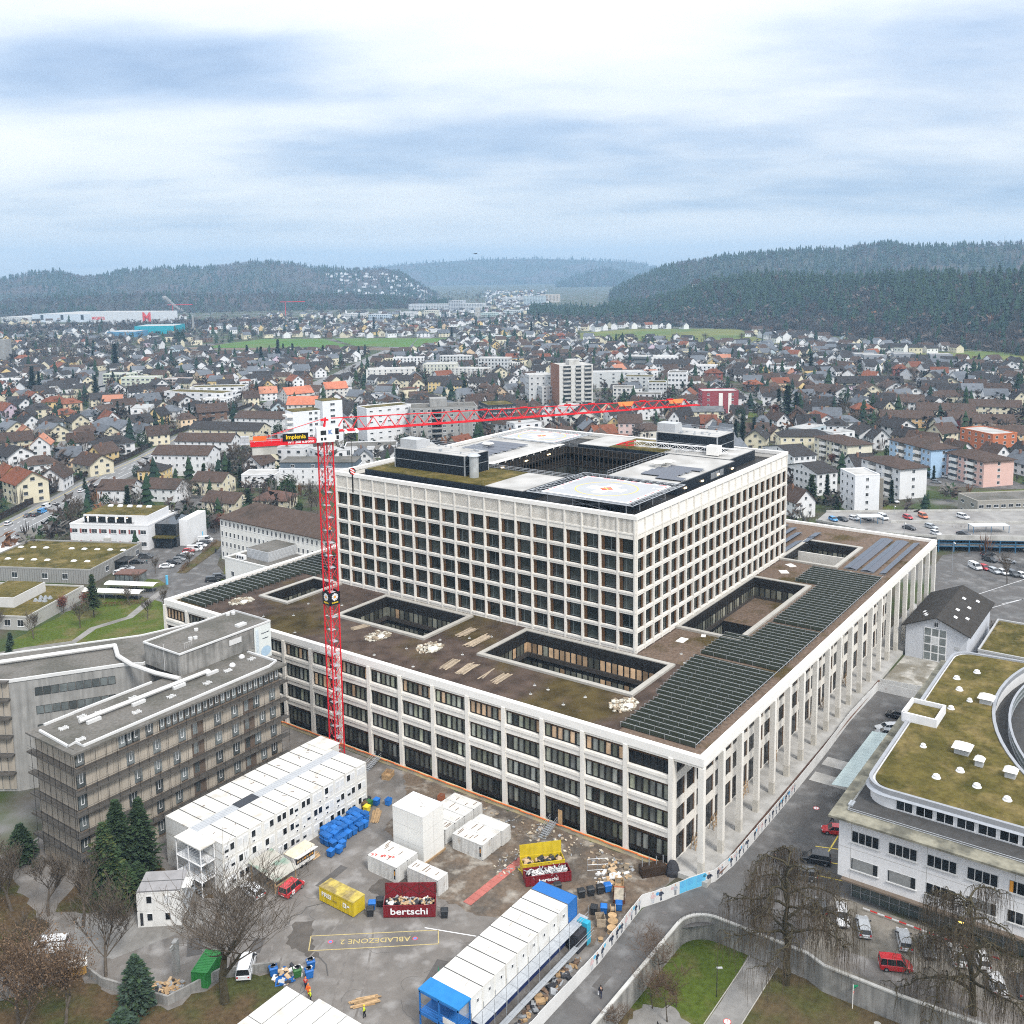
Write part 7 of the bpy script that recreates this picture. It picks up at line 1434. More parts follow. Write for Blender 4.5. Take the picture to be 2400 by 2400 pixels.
for i,(x,y,r,w,d,h,c,ro,rc) in enumerate(((153,280,-1.0,15,11,5.6,WHT,'flat',GRF),(132,286,-1.2,14,11,6,CRM,'gable',BRN),(114,255,-1.3,15,11,4.6,CRM,'gable',BRN),(128,243,-1.1,14,12,4,CRM,'hip',(.12,.07,.055)),(102,308,-1.0,14,12,5.6,WHT,'gable',BRN),(114,293,-1.2,14.5,11,5.6,WHT,'gable',BRN),(133,329,-1.0,11.3,11,5.6,YEL,'hip',DRK))): blk('town_house',('small white house with flat grey roof behind the bare trees','tall cream house with brown gable near the dark fir','cream bungalow with brown roof beside the big bare tree','low cream house with hipped red brown roof and glazed dormer','white house with balcony and brown roof behind the clinic','white long house with brown roof behind the clinic, right one','yellow house with hipped roof by the main road')[i],'house',x,y,r,w,d,h,c,ro,rc,floors=2,nw=(4,3),ws=(1.1,1.2),rh=3,chim=1)
t=blk('distribution_hall','huge pale distribution hall with a red letter M far on the left','warehouse',1010,1665,-1.2,158,50,24,(.66,.68,.70),floors=1,nw=(1,1),faces=()); lettering('M',26,MATS['paint_red'],t,(45,-25.3,13),(math.pi/2,0,0),.6); lettering('MIGROS',8,MATS['paint_red'],t,(-62,-25.3,12),(math.pi/2,0,0),.2)
blk('distribution_hall','long pale hall with slanted dark window bands left of the hall with the red letter','warehouse',1060,1914,-1.2,145,150,16,(.60,.66,.72),floors=1,nw=(3,1),ws=(7,10)); blk('factory_hall','white office slab at the far left edge before the wooded hills','building',975,1996,-1.2,60,80,11,(.68,.68,.66),floors=4,nw=(14,2),ws=(2.5,1.2))
blk('turquoise_hall','turquoise industrial hall in front of the distribution hall','warehouse',839,1337,-.9,62,60,13,(.015,.34,.42),floors=1,nw=(1,1),faces=()); blk('blue_hall','low blue industrial hall left of the turquoise one','warehouse',769,1279+40,-.96,44,50,8,(.10,.26,.42),floors=1,nw=(1,1),faces=()); blk('factory_hall','long low brown roofed works before the left wood','warehouse',857,1668,-1.1,180,60,5,(.4,.36,.3),floors=1,nw=(8,1),ws=(6,2))
t=thing('factory_chimney','grey factory chimney with white steam right of the turquoise hall','chimney',(899,1333,GZ)); MB().tube((0,0,0),(0,0,26),2.2,1.5,n=12).build('stack','concrete',t)
sm_=bpy.data.materials.new('steam'); sm_.use_nodes=True; sn=sm_.node_tree; sn.nodes.clear(); so=sn.nodes.new('ShaderNodeOutputMaterial'); sv=sn.nodes.new('ShaderNodeVolumePrincipled'); sv.inputs['Color'].default_value=(.97,.98,1,1); sv.inputs['Density'].default_value=.4; sn.links.new(sv.outputs[0],so.inputs['Volume'])
mb=MB(); rr=random.Random(4)
for k in range(26):
 f=k/25; p=Vector((-3+f*-26,8+f*26,27+f*30+rr.uniform(-2,2))); r_=1.2+f*2.6*rr.uniform(.5,1.1); mb.loft([[(p.x+rr.uniform(-1,1)+s*r_*math.cos(a),p.y+rr.uniform(-1,1)+s*r_*math.sin(a),p.z+z*r_) for a in np.linspace(0,5.4,7)] for s,z in ((.3,-.8),(.9,-.3),(1,.2),(.5,.8))])
mb.build('steam_plume',sm_,None,True,loc=(899,1333,GZ),label='white steam plume drifting from the factory chimney',cat='steam',kind='stuff')
t=thing('concrete_church','tall concrete church tower on low round base at the left edge','church',(422,1016,GZ),-1.1); MB().box(-4,-5,0,4,5,26).build('tower','concrete',t); MB().tube((-10,-35,0),(-10,-35,8),16,15,n=20).build('nave','concrete',t); EXCL.append((420,1000,40))
t=blk('red_block','dark pinkish red apartment block with white stair strips at the crane tip','apartment block',462,204,-.95,23,14,14,(.30,.07,.08),floors=4,nw=(3,3),ws=(1.6,1.4),flatm='pale_roof'); MB().box(-1,-7.2,0,1.5,-7.0,13).box(5,-7.2,0,7,-7.0,13).build('stair_strip','light_trim',t)
blk('yellow_house','low pale yellow house with grey roof in front of the red block','house',432,200,-.95,22,11,5,CRM,'gable',GRF,floors=2,nw=(5,2),rh=2.4)
t=blk('gabled_house','big white house with steep black roof behind the tower roof','house',367,246,.55,20,17,7,(.74,.72,.66),'gable',(.04,.04,.042),floors=2,nw=(4,4),rh=6,over=.9,chim=1); blk('pink_house','pale pink house with brown roof behind the tower roof','house',358,211,-1.0,13,11,7,(.66,.5,.46),'gable',BRN,floors=2,nw=(4,2),rh=4,chim=1); blk('yellow_house','small yellow house left of the pale pink one','house',360,221,.3,10,7.6,5.6,YEL,'gable',GRF,floors=2,nw=(2,2)); blk('white_house','white house with black roof and solar panels behind the tower','house',388,236,-.6,14,10,6,WHT,'gable',DRK,floors=2,nw=(3,2),rh=3.5); blk('brown_roof_house','low house with wide brown roof at the tower edge','house',352,196,-.7,14,11,4.5,(.7,.66,.58),'hip',BRN,floors=1,nw=(3,2))
def corner(name,label,x,y,w,d,h,c,roof,rc,floors,nw,rh=2.6,ang=.83,**k):
 """near corner at x,y; short face w to the right, long face d running back left"""
 u=Vector((math.cos(ang),math.sin(ang))); v=Vector((u.y,-u.x)); p=Vector((x,y))+u*d/2+v*w/2; t=blk(name,label,'apartment block',p.x,p.y,math.atan2(v.y,v.x),w,d,h,c,roof,rc,floors,nw,rh=rh,faces=(0,3),**k)
 if roof=='hip':
  me=MB().box(-1.0,-2.2,.25,0,2.2,1.3,0).box(-.06,-2.1,1.31,-.01,2.1,h/floors-.25,1).box(-1.05,-2.3,0,0,2.3,.24,0).mesh('balcony',['light_trim','house_glass'])
  for f in range(floors):
   for q in (-.2,.2): put('balcony',me,t,(-w/2,d*q,h/floors*f+.1))
 return t
corner('apartment_house','light blue apartment block with brown hipped roof on the right',319.7,41.6,13,29,12.5,BLU,'hip',BRN,4,(1,9),ang=.88,over=.9)
corner('apartment_house','white apartment block with brown hipped roof nearest the car deck',271.7,42.0,12.5,25,12.2,WHT,'hip',BRN,4,(1,7),ang=.9,over=.9)
corner('apartment_house','cream and white apartment block with brown roof left of the blue one',320.1,77.5,13,27,11,(.74,.70,.56),'hip',BRN,4,(1,8),ang=.9,over=.9)
corner('apartment_house','pink and white apartment block with brown hipped roof at the right edge',312,19,15,25,10.8,PNK,'hip',BRN,4,(1,8),ang=.9,over=1)
corner('apartment_house','orange brick apartment block with grey flat roof behind the pink one',381,28,14,22,11.5,ORG,'flat',BRN,4,(3,5),ang=.9); corner('apartment_house','white gabled apartment house with dark roof beside the tower corner',260.6,71.1,10,20,9.2,WHT,'gable',DRK,3,(3,7),ang=1.0,rh=2.6); corner('apartment_house','white apartment house half hidden behind the tower corner',280,88,11,26,11.5,WHT,'gable',DRK,4,(4,7),ang=.9); t=corner('apartment_house','clean white five storey flat roofed block with small dark windows',238,49.4,9.5,13,14.6,(.78,.785,.80),'flat',BRN,5,(1,3),ang=.72,ws=(1.2,1.3)); MB().box(4.8,-3,0,8,6,12.5).build('grey_side',mat('taupe',(.22,.20,.17),.8,.1,1),t)
blk('apartment_house','long cream apartment block with hipped brown roof and dark shutters','apartment block',345,107,-1.0,24,12,10,(.74,.68,.50),'hip',DRK,3,(6,2),rh=2.8)
blk('low_block','long low concrete building with window bands behind the car deck','building',278,-9,-.85,62,13,6.9,(.36,.34,.30),'flat',BRN,2,(22,2),ws=(1.9,1.2),flatm='felt_gravel',faces=(0,3))
for i,(x,y,r,w,c) in enumerate(((462,88,-1.2,28,(.60,.40,.2)),(505,76,-1.3,32,CRM),(536,55,-1.3,30,CRM),(472,60,-1.1,16,(.35,.06,.06)),(468,46,-1.1,26,(.4,.3,.22)),(432,28,-.9,24,(.60,.42,.24)))): blk('row_house','terraced row with long brown skylit roof, '+('nearest the dark cedar','behind the first row','farthest back','with red front','right of the red front','tan gable end at the right edge')[i],'house',x,y,r,w,11,5.6,c,'gable',(.085,.06,.048),2,(max(4,int(w/3.5)),2),rh=3.6,chim=2)
for i,(x,y) in enumerate(((837,222),(824,209),(854,190),(861,159))): blk('grey_cube_house','grey cubic house row at the forest edge, '+('first from the left','second from the left','third from the left','rightmost')[i],'house',x,y,-1.09,20,14,9,(.30,.31,.33),floors=2,nw=(3,2),ws=(2.2,1.5))
blk('white_hall','white flat roofed hall among houses on the right','building',699,251,-1.3,22,16,5.5,WHT,floors=2,nw=(5,3)); blk('white_hall','white hall with long window band near the meadow','building',691,324,-1.3,30,16,5.5,WHT,floors=2,nw=(8,3))
# car deck on the right
t=thing('car_park_deck','pale open two level parking deck with blue steel columns on the right','parking deck',(0,0,0)); DK=[(203,52),(197,32),(203,12.7),(246,-66),(285,-52),(257,-6),(217,53)]
MB().prism(DK,3.5,4.0).build('deck_slab',mat('deck_concrete',(.29,.28,.265),.9,.15,.3,c2=(.22,.21,.2),c2scale=.12),t); MB().prism([(x+1,y-1) for x,y in DK],1.2,1.6).build('lower_slab','concrete',t); mb=MB(); mb.strip([(203,12.7),(246,-66)],3.3,4.9,.3); mb.strip([(203,52),(197,32),(203,12.7)],4.0,4.7,.2); mb.strip([(217,53),(257,-6),(285,-52)],4.0,4.7,.25); mb.build('parapet','pale_concrete',t)
bm=mat('deck_blue',(.05,.16,.28),.5,.08,1); cm=MB().box(-.15,-.15,0,.15,.15,4.3).mesh('column',['deck_blue'])
for k in range(20): put('column',cm,t,(203.4+43*k/19,12-78.2*k/19,GZ))
mb=MB(); [mb.strip([(203.2,12.5),(246.2,-66.2)],z,z+.2,.2) for z in (3.0,1.0,2.0)]; mb.build('deck_beam','deck_blue',t); MB().strip([(214,30),(237,-8),(262,-45)],4.0,4.8,.3).build('ramp_wall','pale_concrete',t)
for k,(x,y) in enumerate(((214,4),(233,-20),(206.5,38))):
 q=thing('carport','glass topped blue steel carport on the parking deck, '+('nearest the hospital roof corner','farther right','at the left end of the deck')[k],'carport',(x,y,4),-.95); MB().box(0,0,2.3,12 if k<2 else 8,4,2.45).build('roof',mat('carport_roof',(.55,.57,.58),.3,.08,1),q); mb=MB(); [mb.tube((a,b,0),(a,b,2.3),.1,n=5) for a in (.2,6,11.8 if k<2 else 7.8) for b in (.2,3.8)]; mb.build('post','deck_blue',q)
G5='cars parked on the open parking deck at the right'
for k,c,x,y,a,l in (('hatchback','bright blue',206.2,47,-128,'bright blue hatchback at the left end of the parking deck'),('saloon','black',208.2,44.5,-120,'black car beside the blue hatchback on the deck'),('hatchback','white',211.4,41.5,-110,'white hatchback right of the black car on the deck'),('estate','dark grey',214,38,-134,'dark grey estate in the upper row of the deck'),('van','white',217.7,33.5,-137,'white van in the upper row of the deck'),('hatchback','red',222.7,26.5,-125,'red hatchback in the upper row of the deck'),('minivan','orange',226.8,22.5,-135,'orange red people carrier in the upper row of the deck'),('suv','white',233.6,11,-120,'white off-road car right of the glass carport'),('saloon','black',208.5,22.5,-110,'black saloon on the lane of the deck'),('estate','silver',213.8,16.8,-120,'silver estate in the middle of the deck'),('hatchback','white',206,13.6,-125,'white hatchback at the lower edge of the deck'),('saloon','black',210,6,-110,'black saloon at the lower edge of the deck')): car(k,c,x,y,a,l,4.02,G5)
G6='cars parked below the parking deck by the street'
for k,c,x,y,a,l in (('van','white',190.5,-1.4,-135,'white small van at the left of the row below the deck'),('hatchback','red',191.0,-4,-135,'red hatchback with lights on below the deck'),('suv','black',200.7,-3.6,-115,'black off-road car driving below the deck'),('estate','silver',189.2,-7,-135,'silver estate below the deck, third in the row'),('hatchback','white',189,-9.4,-135,'white hatchback below the deck, fourth in the row'),('suv','dark grey',189,-12,-135,'dark grey car below the deck, fifth in the row'),('hatchback','white',188.8,-14.6,-135,'white hatchback below the deck, last in the row'),('saloon','silver',201.9,-8.5,-60,'silver saloon behind the row below the deck'),('saloon','black',207.1,-2,-44,'black saloon under the deck edge')): car(k,c,x,y,a,l,GZ,G6)
car('saloon','white',325.2,36,-58,'white car beside the light blue apartment block'); car('hatchback','grey',311,37,-85,'grey car in the court between the blue and the pink block'); car('saloon','white',265.8,42.3,-128,'white car under the dark tree by the white block')
for k,(x,y,h) in enumerate(((200,22,9),(180,3,10),(222,-14,9),(226,32,8))):
 t=thing('street_lamp','tall grey street lamp '+('at the corner of the deck','beside the street below the deck','on the right of the deck','behind the deck')[k],'lamp',(x,y,GZ)); MB().tube((0,0,0),(0,0,h),.11,.07,n=6).tube((0,0,h),(-1.2,-.6,h+.2),.05,n=5).build('pole','steel',t); MB().obox((-1.5,-.75,h+.2),(.9,.3,.12),.46).build('lamp_head','light_trim',t)
# ---- ordinary houses
COLW={'white':WHT,'cream':CRM,'yellow':YEL,'orange':(.62,.35,.12),'peach':(.70,.53,.36),'pink':(.62,.50,.58),'blue':(.50,.58,.62),'brown':(.16,.10,.07),'rust':(.28,.10,.08)}
COLR={'rust':RUST,'brown':BRN,'dark':DRK,'slate':(.13,.14,.155),'salmon':(.42,.19,.12)}
WN={'rust':'rust red','brown':'brown','dark':'dark','slate':'slate grey','salmon':'salmon'}
RN={'f':'flat roofed','g':'gabled','h':'hipped','e':'broad'}
HOUSES="80,341,82,16,12.5,g,3,cream,rust;89,372,78,11.0,8.8,g,2,orange,rust;100,353,41,12.6,10.1,g,2,white,brown;112,388,342,13.7,10.9,h,2,white,brown;120,427,88,15.7,12.5,g,2,white,dark;142,440,52,11.7,9.3,g,2,white,salmon;128,370,89,14.9,11.9,g,2,cream,brown;163,409,343,18.2,14.5,h,2,white,dark;141,467,343,16.9,11.0,e,2,cream,brown;169,478,86,15.1,12.1,g,2,cream,slate;164,512,83,14.4,11.6,g,2,cream,slate;177,456,334,12.8,10.3,h,2,cream,brown;183,449,88,14.0,11.2,g,2,cream,slate;193,414,341,11.3,8.0,e,2,cream,brown;198,455,88,17.4,13.9,g,2,white,slate;198,433,81,13.9,11.1,g,2,white,slate;237,448,344,9.5,7.6,h,2,peach,brown;213,491,78,11.3,9.0,g,2,white,rust;211,537,330,12.8,10.3,h,2,yellow,rust;217,517,349,12.6,10.1,h,2,white,slate;199,502,75,12.7,10.1,g,2,cream,dark;186,509,331,13.3,10.7,h,2,blue,dark;179,522,82,12.8,10.2,g,2,white,dark;244,606,341,14.9,11.9,h,2,yellow,rust;244,587,350,12.6,10.1,h,2,peach,rust;214,574,342,14.1,11.3,h,2,cream,dark;203,593,88,12.7,10.2,g,2,pink,rust;222,609,82,13.1,10.5,g,2,white,dark;270,594,339,12.3,8.0,e,2,cream,dark;277,584,328,12.2,9.8,h,2,cream,brown;280,551,346,15.7,10.2,e,2,blue,slate;289,523,74,16.1,12.9,g,2,white,brown;267,518,76,13.6,10.9,g,2,cream,dark;254,520,337,10.5,8.4,h,2,cream,brown;269,466,333,17.6,11.0,e,2,brown,brown;254,683,333,13.4,10.7,h,2,cream,rust;246,640,82,13.8,11.0,g,2,white,rust;394,857,80,18.3,14.6,g,2,white,rust;158,486,72,10.1,8.1,g,2,peach,salmon;188,506,336,7.0,8.0,e,1,white,slate;328,499,331,10.3,8.0,e,2,cream,brown;384,548,60,13.0,10.4,g,2,yellow,dark;354,511,325,12.0,8.0,e,2,white,salmon;487,599,67,12.9,10.3,g,2,white,brown;424,560,73,12.7,10.2,g,2,white,rust;450,607,69,13.5,10.8,g,2,white,dark;449,626,70,14.6,11.7,g,2,white,slate;437,560,58,10.3,8.2,g,2,brown,brown;499,641,58,13.5,10.8,g,2,white,dark;520,634,322,20.3,11.0,e,2,white,dark;509,725,326,14.4,9.4,e,2,white,brown;486,734,67,12.3,9.8,g,2,white,dark;505,821,54,19.9,15.9,g,2,white,slate;468,808,70,17.2,13.7,g,2,white,dark;463,851,327,13.5,10.8,h,2,cream,dark;500,965,68,22.0,17.6,g,2,white,slate;313,639,68,13.5,10.8,g,2,white,slate;309,609,337,10.0,8.0,e,2,white,dark;348,635,76,13.8,11.0,g,2,white,dark;335,718,74,13.0,10.4,g,2,cream,slate;298,745,77,11.2,8.9,g,2,white,dark;275,737,78,11.0,8.8,g,2,white,rust;431,998,332,14.9,11.9,h,2,white,rust;395,922,337,15.8,12.7,h,2,cream,dark;442,467,63,11.9,9.5,g,2,cream,slate;431,470,323,8.3,6.6,h,1,cream,brown;451,451,56,11.9,9.5,g,2,cream,brown;454,387,317,10.5,8.4,h,2,white,brown;440,365,57,13.1,10.5,g,2,peach,brown;406,410,316,12.7,8.3,e,1,brown,brown;415,358,312,14.7,9.5,e,1,brown,brown;511,403,56,11.3,9.1,g,2,white,dark;561,433,45,12.1,9.7,g,2,white,dark;566,455,41,14.1,11.3,g,2,cream,dark;586,428,314,10.8,8.0,e,2,white,dark;652,372,39,11.0,8.8,g,2,white,dark;666,397,310,14.7,11.7,h,2,white,rust;660,407,41,11.3,9.0,g,2,white,dark;700,442,41,11.9,9.5,g,2,cream,dark;718,485,313,10.8,8.6,h,2,peach,dark;821,475,39,15.6,12.5,g,2,peach,rust;759,450,300,10.9,8.7,h,2,rust,rust;768,528,43,13.2,10.5,g,2,white,dark;969,676,44,16.2,12.9,g,2,yellow,rust;975,657,313,14.0,11.2,h,2,rust,rust;838,436,307,15.5,10.1,e,2,white,slate;934,465,306,12.6,10.1,h,2,yellow,slate;803,560,314,17.9,11.0,e,2,white,slate;754,608,47,13.6,10.9,g,2,white,slate;817,647,47,12.1,9.7,g,2,yellow,dark;768,660,49,12.9,10.3,g,2,yellow,brown;722,666,320,11.9,8.0,e,2,white,dark;964,849,320,15.2,9.9,e,2,cream,slate;953,879,321,17.8,14.2,h,2,white,slate;1005,963,322,21.7,17.3,h,2,white,slate;921,998,55,15.2,12.2,g,2,cream,slate;388,199,36,8.3,6.7,g,2,white,brown;410,231,38,10.1,8.0,g,2,white,brown;526,234,34,11.8,9.4,g,2,white,dark;428,126,43,15.6,12.5,g,2,white,rust;412,128,304,12.3,8.0,e,2,white,dark;430,113,302,13.6,10.9,h,2,white,slate;395,92,41,15.7,12.5,g,2,white,dark;412,112,298,11.2,8.9,h,2,white,dark;382,81,35,10.9,8.7,g,2,white,dark;426,84,54,16.4,13.1,g,2,white,dark;227,67,54,10.2,8.2,g,2,white,brown;480,118,306,11.3,9.1,h,2,brown,rust;514,150,38,15.2,12.2,g,2,white,slate;561,157,37,16.2,13.0,g,2,white,brown;555,172,309,15.4,10.0,e,2,brown,brown;623,167,297,22.0,11.0,e,2,cream,dark;640,148,295,22.0,11.0,e,2,cream,dark;580,143,36,16.6,13.3,g,2,cream,brown;608,135,35,17.1,13.7,g,2,white,brown;585,116,34,18.0,14.4,g,2,white,brown;544,119,305,12.4,9.9,h,2,white,brown;541,135,41,12.9,10.3,g,2,cream,dark;630,111,293,16.6,10.8,e,2,cream,dark;653,108,32,18.0,14.4,g,2,cream,dark;589,105,33,13.6,10.9,g,2,blue,brown;603,96,292,14.7,9.5,e,2,white,dark;611,84,291,16.1,10.5,e,2,white,slate;643,86,291,14.0,9.1,e,2,white,brown;620,68,290,16.2,10.6,e,2,white,brown;668,71,29,18.1,14.5,g,2,white,dark;715,97,290,13.8,11.0,h,2,white,dark;772,99,290,13.0,8.5,e,2,white,dark;780,121,26,15.1,12.1,g,2,white,dark;725,129,292,12.5,8.1,e,2,brown,rust;778,157,28,15.2,12.2,g,2,white,dark;738,163,294,11.2,8.9,h,2,rust,rust;653,202,298,19.0,15.2,h,2,white,slate;660,226,40,12.0,9.6,g,2,pink,salmon;614,230,301,15.6,10.2,e,2,white,brown;576,227,312,12.2,9.8,h,2,brown,rust;638,262,303,13.3,8.7,e,2,white,dark;634,285,304,13.4,10.7,h,2,rust,rust;646,310,45,15.8,12.6,g,2,white,brown;673,258,37,12.3,9.9,g,2,yellow,dark;780,344,299,12.4,8.1,e,1,white,dark;796,380,35,12.6,10.1,g,2,white,dark;738,229,33,13.1,10.5,g,2,white,rust;709,194,32,16.1,12.9,g,2,white,slate;534,198,306,12.7,8.2,e,2,white,brown;595,193,304,10.9,8.7,h,2,brown,brown;382,135,36,10.1,8.1,g,1,cream,brown;401,150,302,7.2,5.7,h,2,white,slate;446,183,298,10.0,8.0,e,1,white,dark;418,175,33,8.1,6.4,g,1,white,brown;401,183,295,9.4,8.0,e,1,rust,rust;373,142,302,11.6,8.0,e,2,brown,brown;812,91,24,13.6,10.9,g,2,white,dark;699,65,24,10.3,8.2,g,2,cream,dark;580,48,29,10.3,8.2,g,2,cream,dark"
LMK=[(424,291,'the tall tower block'),(261,308,'the white block'),(283,285,'the grey concrete tower'),(460,203,'the red block'),(320,50,'the light blue block'),(272,42,'the white hipped block'),(312,19,'the pink block'),(381,28,'the orange brick block'),(345,107,'the long cream block'),(367,246,'the black gable'),(499,522,'the stepped blocks'),(600,485,'the ribbed housing block'),(716,395,'the long white school'),(448,470,'the cream row'),(460,425,'the yellow rows'),(314,537,'the white terraced flats'),(349,659,'the pale green flats'),(152,331,'the brown apartments'),(217,382,'the dormered cream row'),(292,405,'the orange roofed blocks'),(172,263,'the attic block'),(63,240,'the clinic'),(80,340,'the lower noise barrier'),(180,410,'the upper noise barrier'),(490,75,'the terraced rows'),(840,200,'the grey cube houses'),(780,900,'the green field'),(422,1016,'the concrete church'),(540,310,'the terraced flats'),(590,180,'the cedar quarter'),(650,100,'the far right meadow'),(640,560,'the valley road'),(297,764,'the white edge block'),(120,440,'the left edge road'),(230,520,'the leftmost gardens')]
def vxy(x,y): c,s_=math.cos(R(35.8)),math.sin(R(35.8)); return ((x-CAMX)*s_-(y-CAMY)*c,(x-CAMX)*c+(y-CAMY)*s_)
def zone(x,y):
 a,b,n=min(LMK,key=lambda q:math.hypot(q[0]-x,q[1]-y)); u=vxy(x,y); v=vxy(a,b); dx,dy=u[0]-v[0],u[1]-v[1]
 return (('right of ' if dx>0 else 'left of ') if abs(dx)>abs(dy) else ('behind ' if dy>0 else 'before '))+n
HSEEN={}
PROT={}
def house_proto(kind, fl):
 """unit house 10 (along ridge) x 8, wall, roof, chimney, windows"""
 if (kind,fl) in PROT: return PROT[kind,fl]
 h=2.75*fl+.3; w,d=10,8; wl_=MB().box(-w/2,-d/2,0,w/2,d/2,h); rh=4.0 if kind!='h' else 3.2; r=MB(); v=.6
 if kind=='f':
  rh=.2; r.box(-w/2,-d/2,h,w/2,d/2,h+.25,2).box(-w/2+.4,-d/2+.4,h+.25,w/2-.4,d/2-.4,h+.3,0)
 elif kind!='h':
  wl_.face([(-w/2,-d/2,h),(-w/2,0,h+rh),(-w/2,d/2,h)][::-1]).face([(w/2,-d/2,h),(w/2,0,h+rh),(w/2,d/2,h)]); k=rh/(d/2)
  for s in (-1,1): r.loft([[(X,s*(d/2+v),h-k*v),(X,s*(d/2+v),h-k*v+.25),(X,0,h+rh+.25),(X,0,h+rh)] for X in (-w/2-v,w/2+v)])
  for X in (-2,1.5): r.box(X-.35,-2.4,h+1.6,X+.35,-1.6,h+2.35,1)
 else:
  A=[(-w/2-v,-d/2-v,h),(w/2+v,-d/2-v,h),(w/2+v,d/2+v,h),(-w/2-v,d/2+v,h)]; P=[(-2,0,h+rh),(2,0,h+rh)]; r.face(A[::-1]).face([A[0],A[1],P[1],P[0]]).face([A[2],A[3],P[0],P[1]]).face([A[1],A[2],P[1]]).face([A[3],A[0],P[0]])
  r.box(-1,-3.6,h+.4,1,-1,h+1.9,2)
 ch=MB().box(1.6,.6,h+rh*.4,2.3,1.3,h+rh+.9); wn=[]
 W1=win_mesh(1.1,1.25); 
 for f in range(fl):
  z=.95+2.75*f
  for X in (-3.2,0,3.2): wn.append((X,-d/2,z,0)); wn.append((X,d/2,z,math.pi))
  for Y in (-1.9,1.9): wn.append((w/2,Y,z,math.pi/2)); wn.append((-w/2,Y,z,-math.pi/2))
 if kind not in 'hf': wn += [(w/2,0,h+.5,math.pi/2),(-w/2,0,h+.5,-math.pi/2)]
 st=MB()
 for X,Y,z,a in wn: st.obox((X,Y,z+.62),(1.1,.14,1.25),a,0); st.obox((X+ (.0),Y,z-.06),(1.3,.25,.1),a,1)
 PROT[kind,fl]=(wl_.mesh('wall',['plaster']),r.mesh('roof',['roof_tile','house_glass','plaster']),ch.mesh('chimney',['chimney_brick']),wn,st.mesh('windows',['house_glass','white_metal'])); return PROT[kind,fl]
hq=random.Random(77)
def put_house(x,y,rot,w,d,kind,fl,wa,ro,near):
 P=house_proto(kind,fl); lab='%s %s house with %s roof %s'%(wa,RN[kind],'pale' if kind=='f' else WN[ro],zone(x,y)); n=HSEEN.setdefault(lab,[])
 t=thing('house',lab,'house',(x,y,GZ),R(rot),'houses of the town around the hospital',(w/10,d/8,hq.uniform(.95,1.08))); n.append(t)
 j=hq.uniform(.9,1.06); wc=tuple(q*j for q in COLW[wa]); j=hq.uniform(.8,1.2); rc=tuple(q*j for q in COLR[ro])
 put('wall',P[0],t,color=wc); r=put('roof',P[1],t,color=(.4,.4,.39) if kind=='f' else rc); put('chimney',P[2],r)
 if near:
  for X,Y,z,a in P[3]: put('window',win_mesh(1.1,1.25,False),t,(X,Y,z),a)
 else: put('windows',P[4],t,kind='stuff')
 EXCL.append((x,y,max(w,d)*.62+2.5))
nh=0
for q in HOUSES.split(';'):
 x,y,rot,w,d,kind,fl,wa,ro=q.split(','); x,y=float(x),float(y); put_house(x,y,float(rot),float(w),float(d),kind,int(fl),wa,ro,math.hypot(x-CAMX,y-CAMY)<440); nh+=1
FIELDS=[[(590,960),(640,1010),(735,1040),(830,1070),(910,920),(955,815),(800,720),(720,690),(660,800)],[(1100,720),(1230,690),(1290,546),(1100,440),(985,330),(1030,504),(990,630)],[(930,255),(1045,112),(880,70),(850,170)]]
def inpoly(x,y,P):
 c=False
 for (x1,y1),(x2,y2) in zip(P,P[1:]+P[:1]):
  if (y1>y)!=(y2>y) and x<(x2-x1)*(y-y1)/(y2-y1)+x1: c=not c
 return c
STREETS=[[(300,560),(430,500),(560,420)],[(250,470),(420,335)],[(520,690),(760,520)],[(430,150),(560,230),(700,330)],[(560,60),(700,160),(830,280)],[(400,235),(640,480)],[(330,700),(600,860)],[(480,380),(800,640)],[(120,400),(300,640),(420,830)]]
for P_ in STREETS:
 a_,b_=offset(P_,3),offset(P_,-3); mb=MB()
 for k in range(len(P_)-1): mb.face([(*b_[k],GZ+.02),(*b_[k+1],GZ+.02),(*a_[k+1],GZ+.02),(*a_[k],GZ+.02)])
 mb.build('town_street','asphalt_light',kind='structure')
SEG=[(a,b,0) for a,b in zip(RP,RP[1:])]+[(a,b,7) for P_ in STREETS for a,b in zip(P_,P_[1:])]
def near_road(x,y,w=16):
 for (x1,y1),(x2,y2),less in SEG:
  dx,dy=x2-x1,y2-y1; t_=max(0,min(1,((x-x1)*dx+(y-y1)*dy)/(dx*dx+dy*dy)))
  if math.hypot(x-x1-t_*dx,y-y1-t_*dy)<w-less: return True
 return False
def free(x,y,r):
 if any((x-a)**2+(y-b)**2<(c+r)**2 for a,b,c in EXCL.at(x,y)): return False
 return not near_road(x,y,18) and not any(inpoly(x,y,P) for P in FIELDS)
def polar(d,a): return CAMX+d*math.cos(R(35.8+a)), CAMY+d*math.sin(R(35.8+a))
def forest_base(a):  # distance at which the right forest begins
 return 1e9 if a>-2 else np.interp(-a,[2,13,28,32],[1790,1500,1080,1000])
tries=0; cand=[]
rs=np.random.RandomState(3)
DIST=[]
for d0,d1,nt,rad in ((430,1180,9000,7.2),(1180,1800,3500,9),(1800,3000,3500,12),(3000,4600,1800,14)):
 for q in range(nt):
  d=math.sqrt(rs.uniform(d0*d0,d1*d1)); a=rs.uniform(-29,29)
  if d>forest_base(a)-30: continue
  if d>1150 and a>-1.5 and a>14 and d<2600 and rs.rand()<.85: continue
  if d>2300 and not -9<a<1.5: continue
  x,y=polar(d,a)
  if d<620 and a<-6 and x<420 and y<330 and x+ (330-y)*.9<470: continue
  if not free(x,y,rad): continue
  EXCL.append((x,y,rad)); cand.append((d,x,y))
cand.sort()
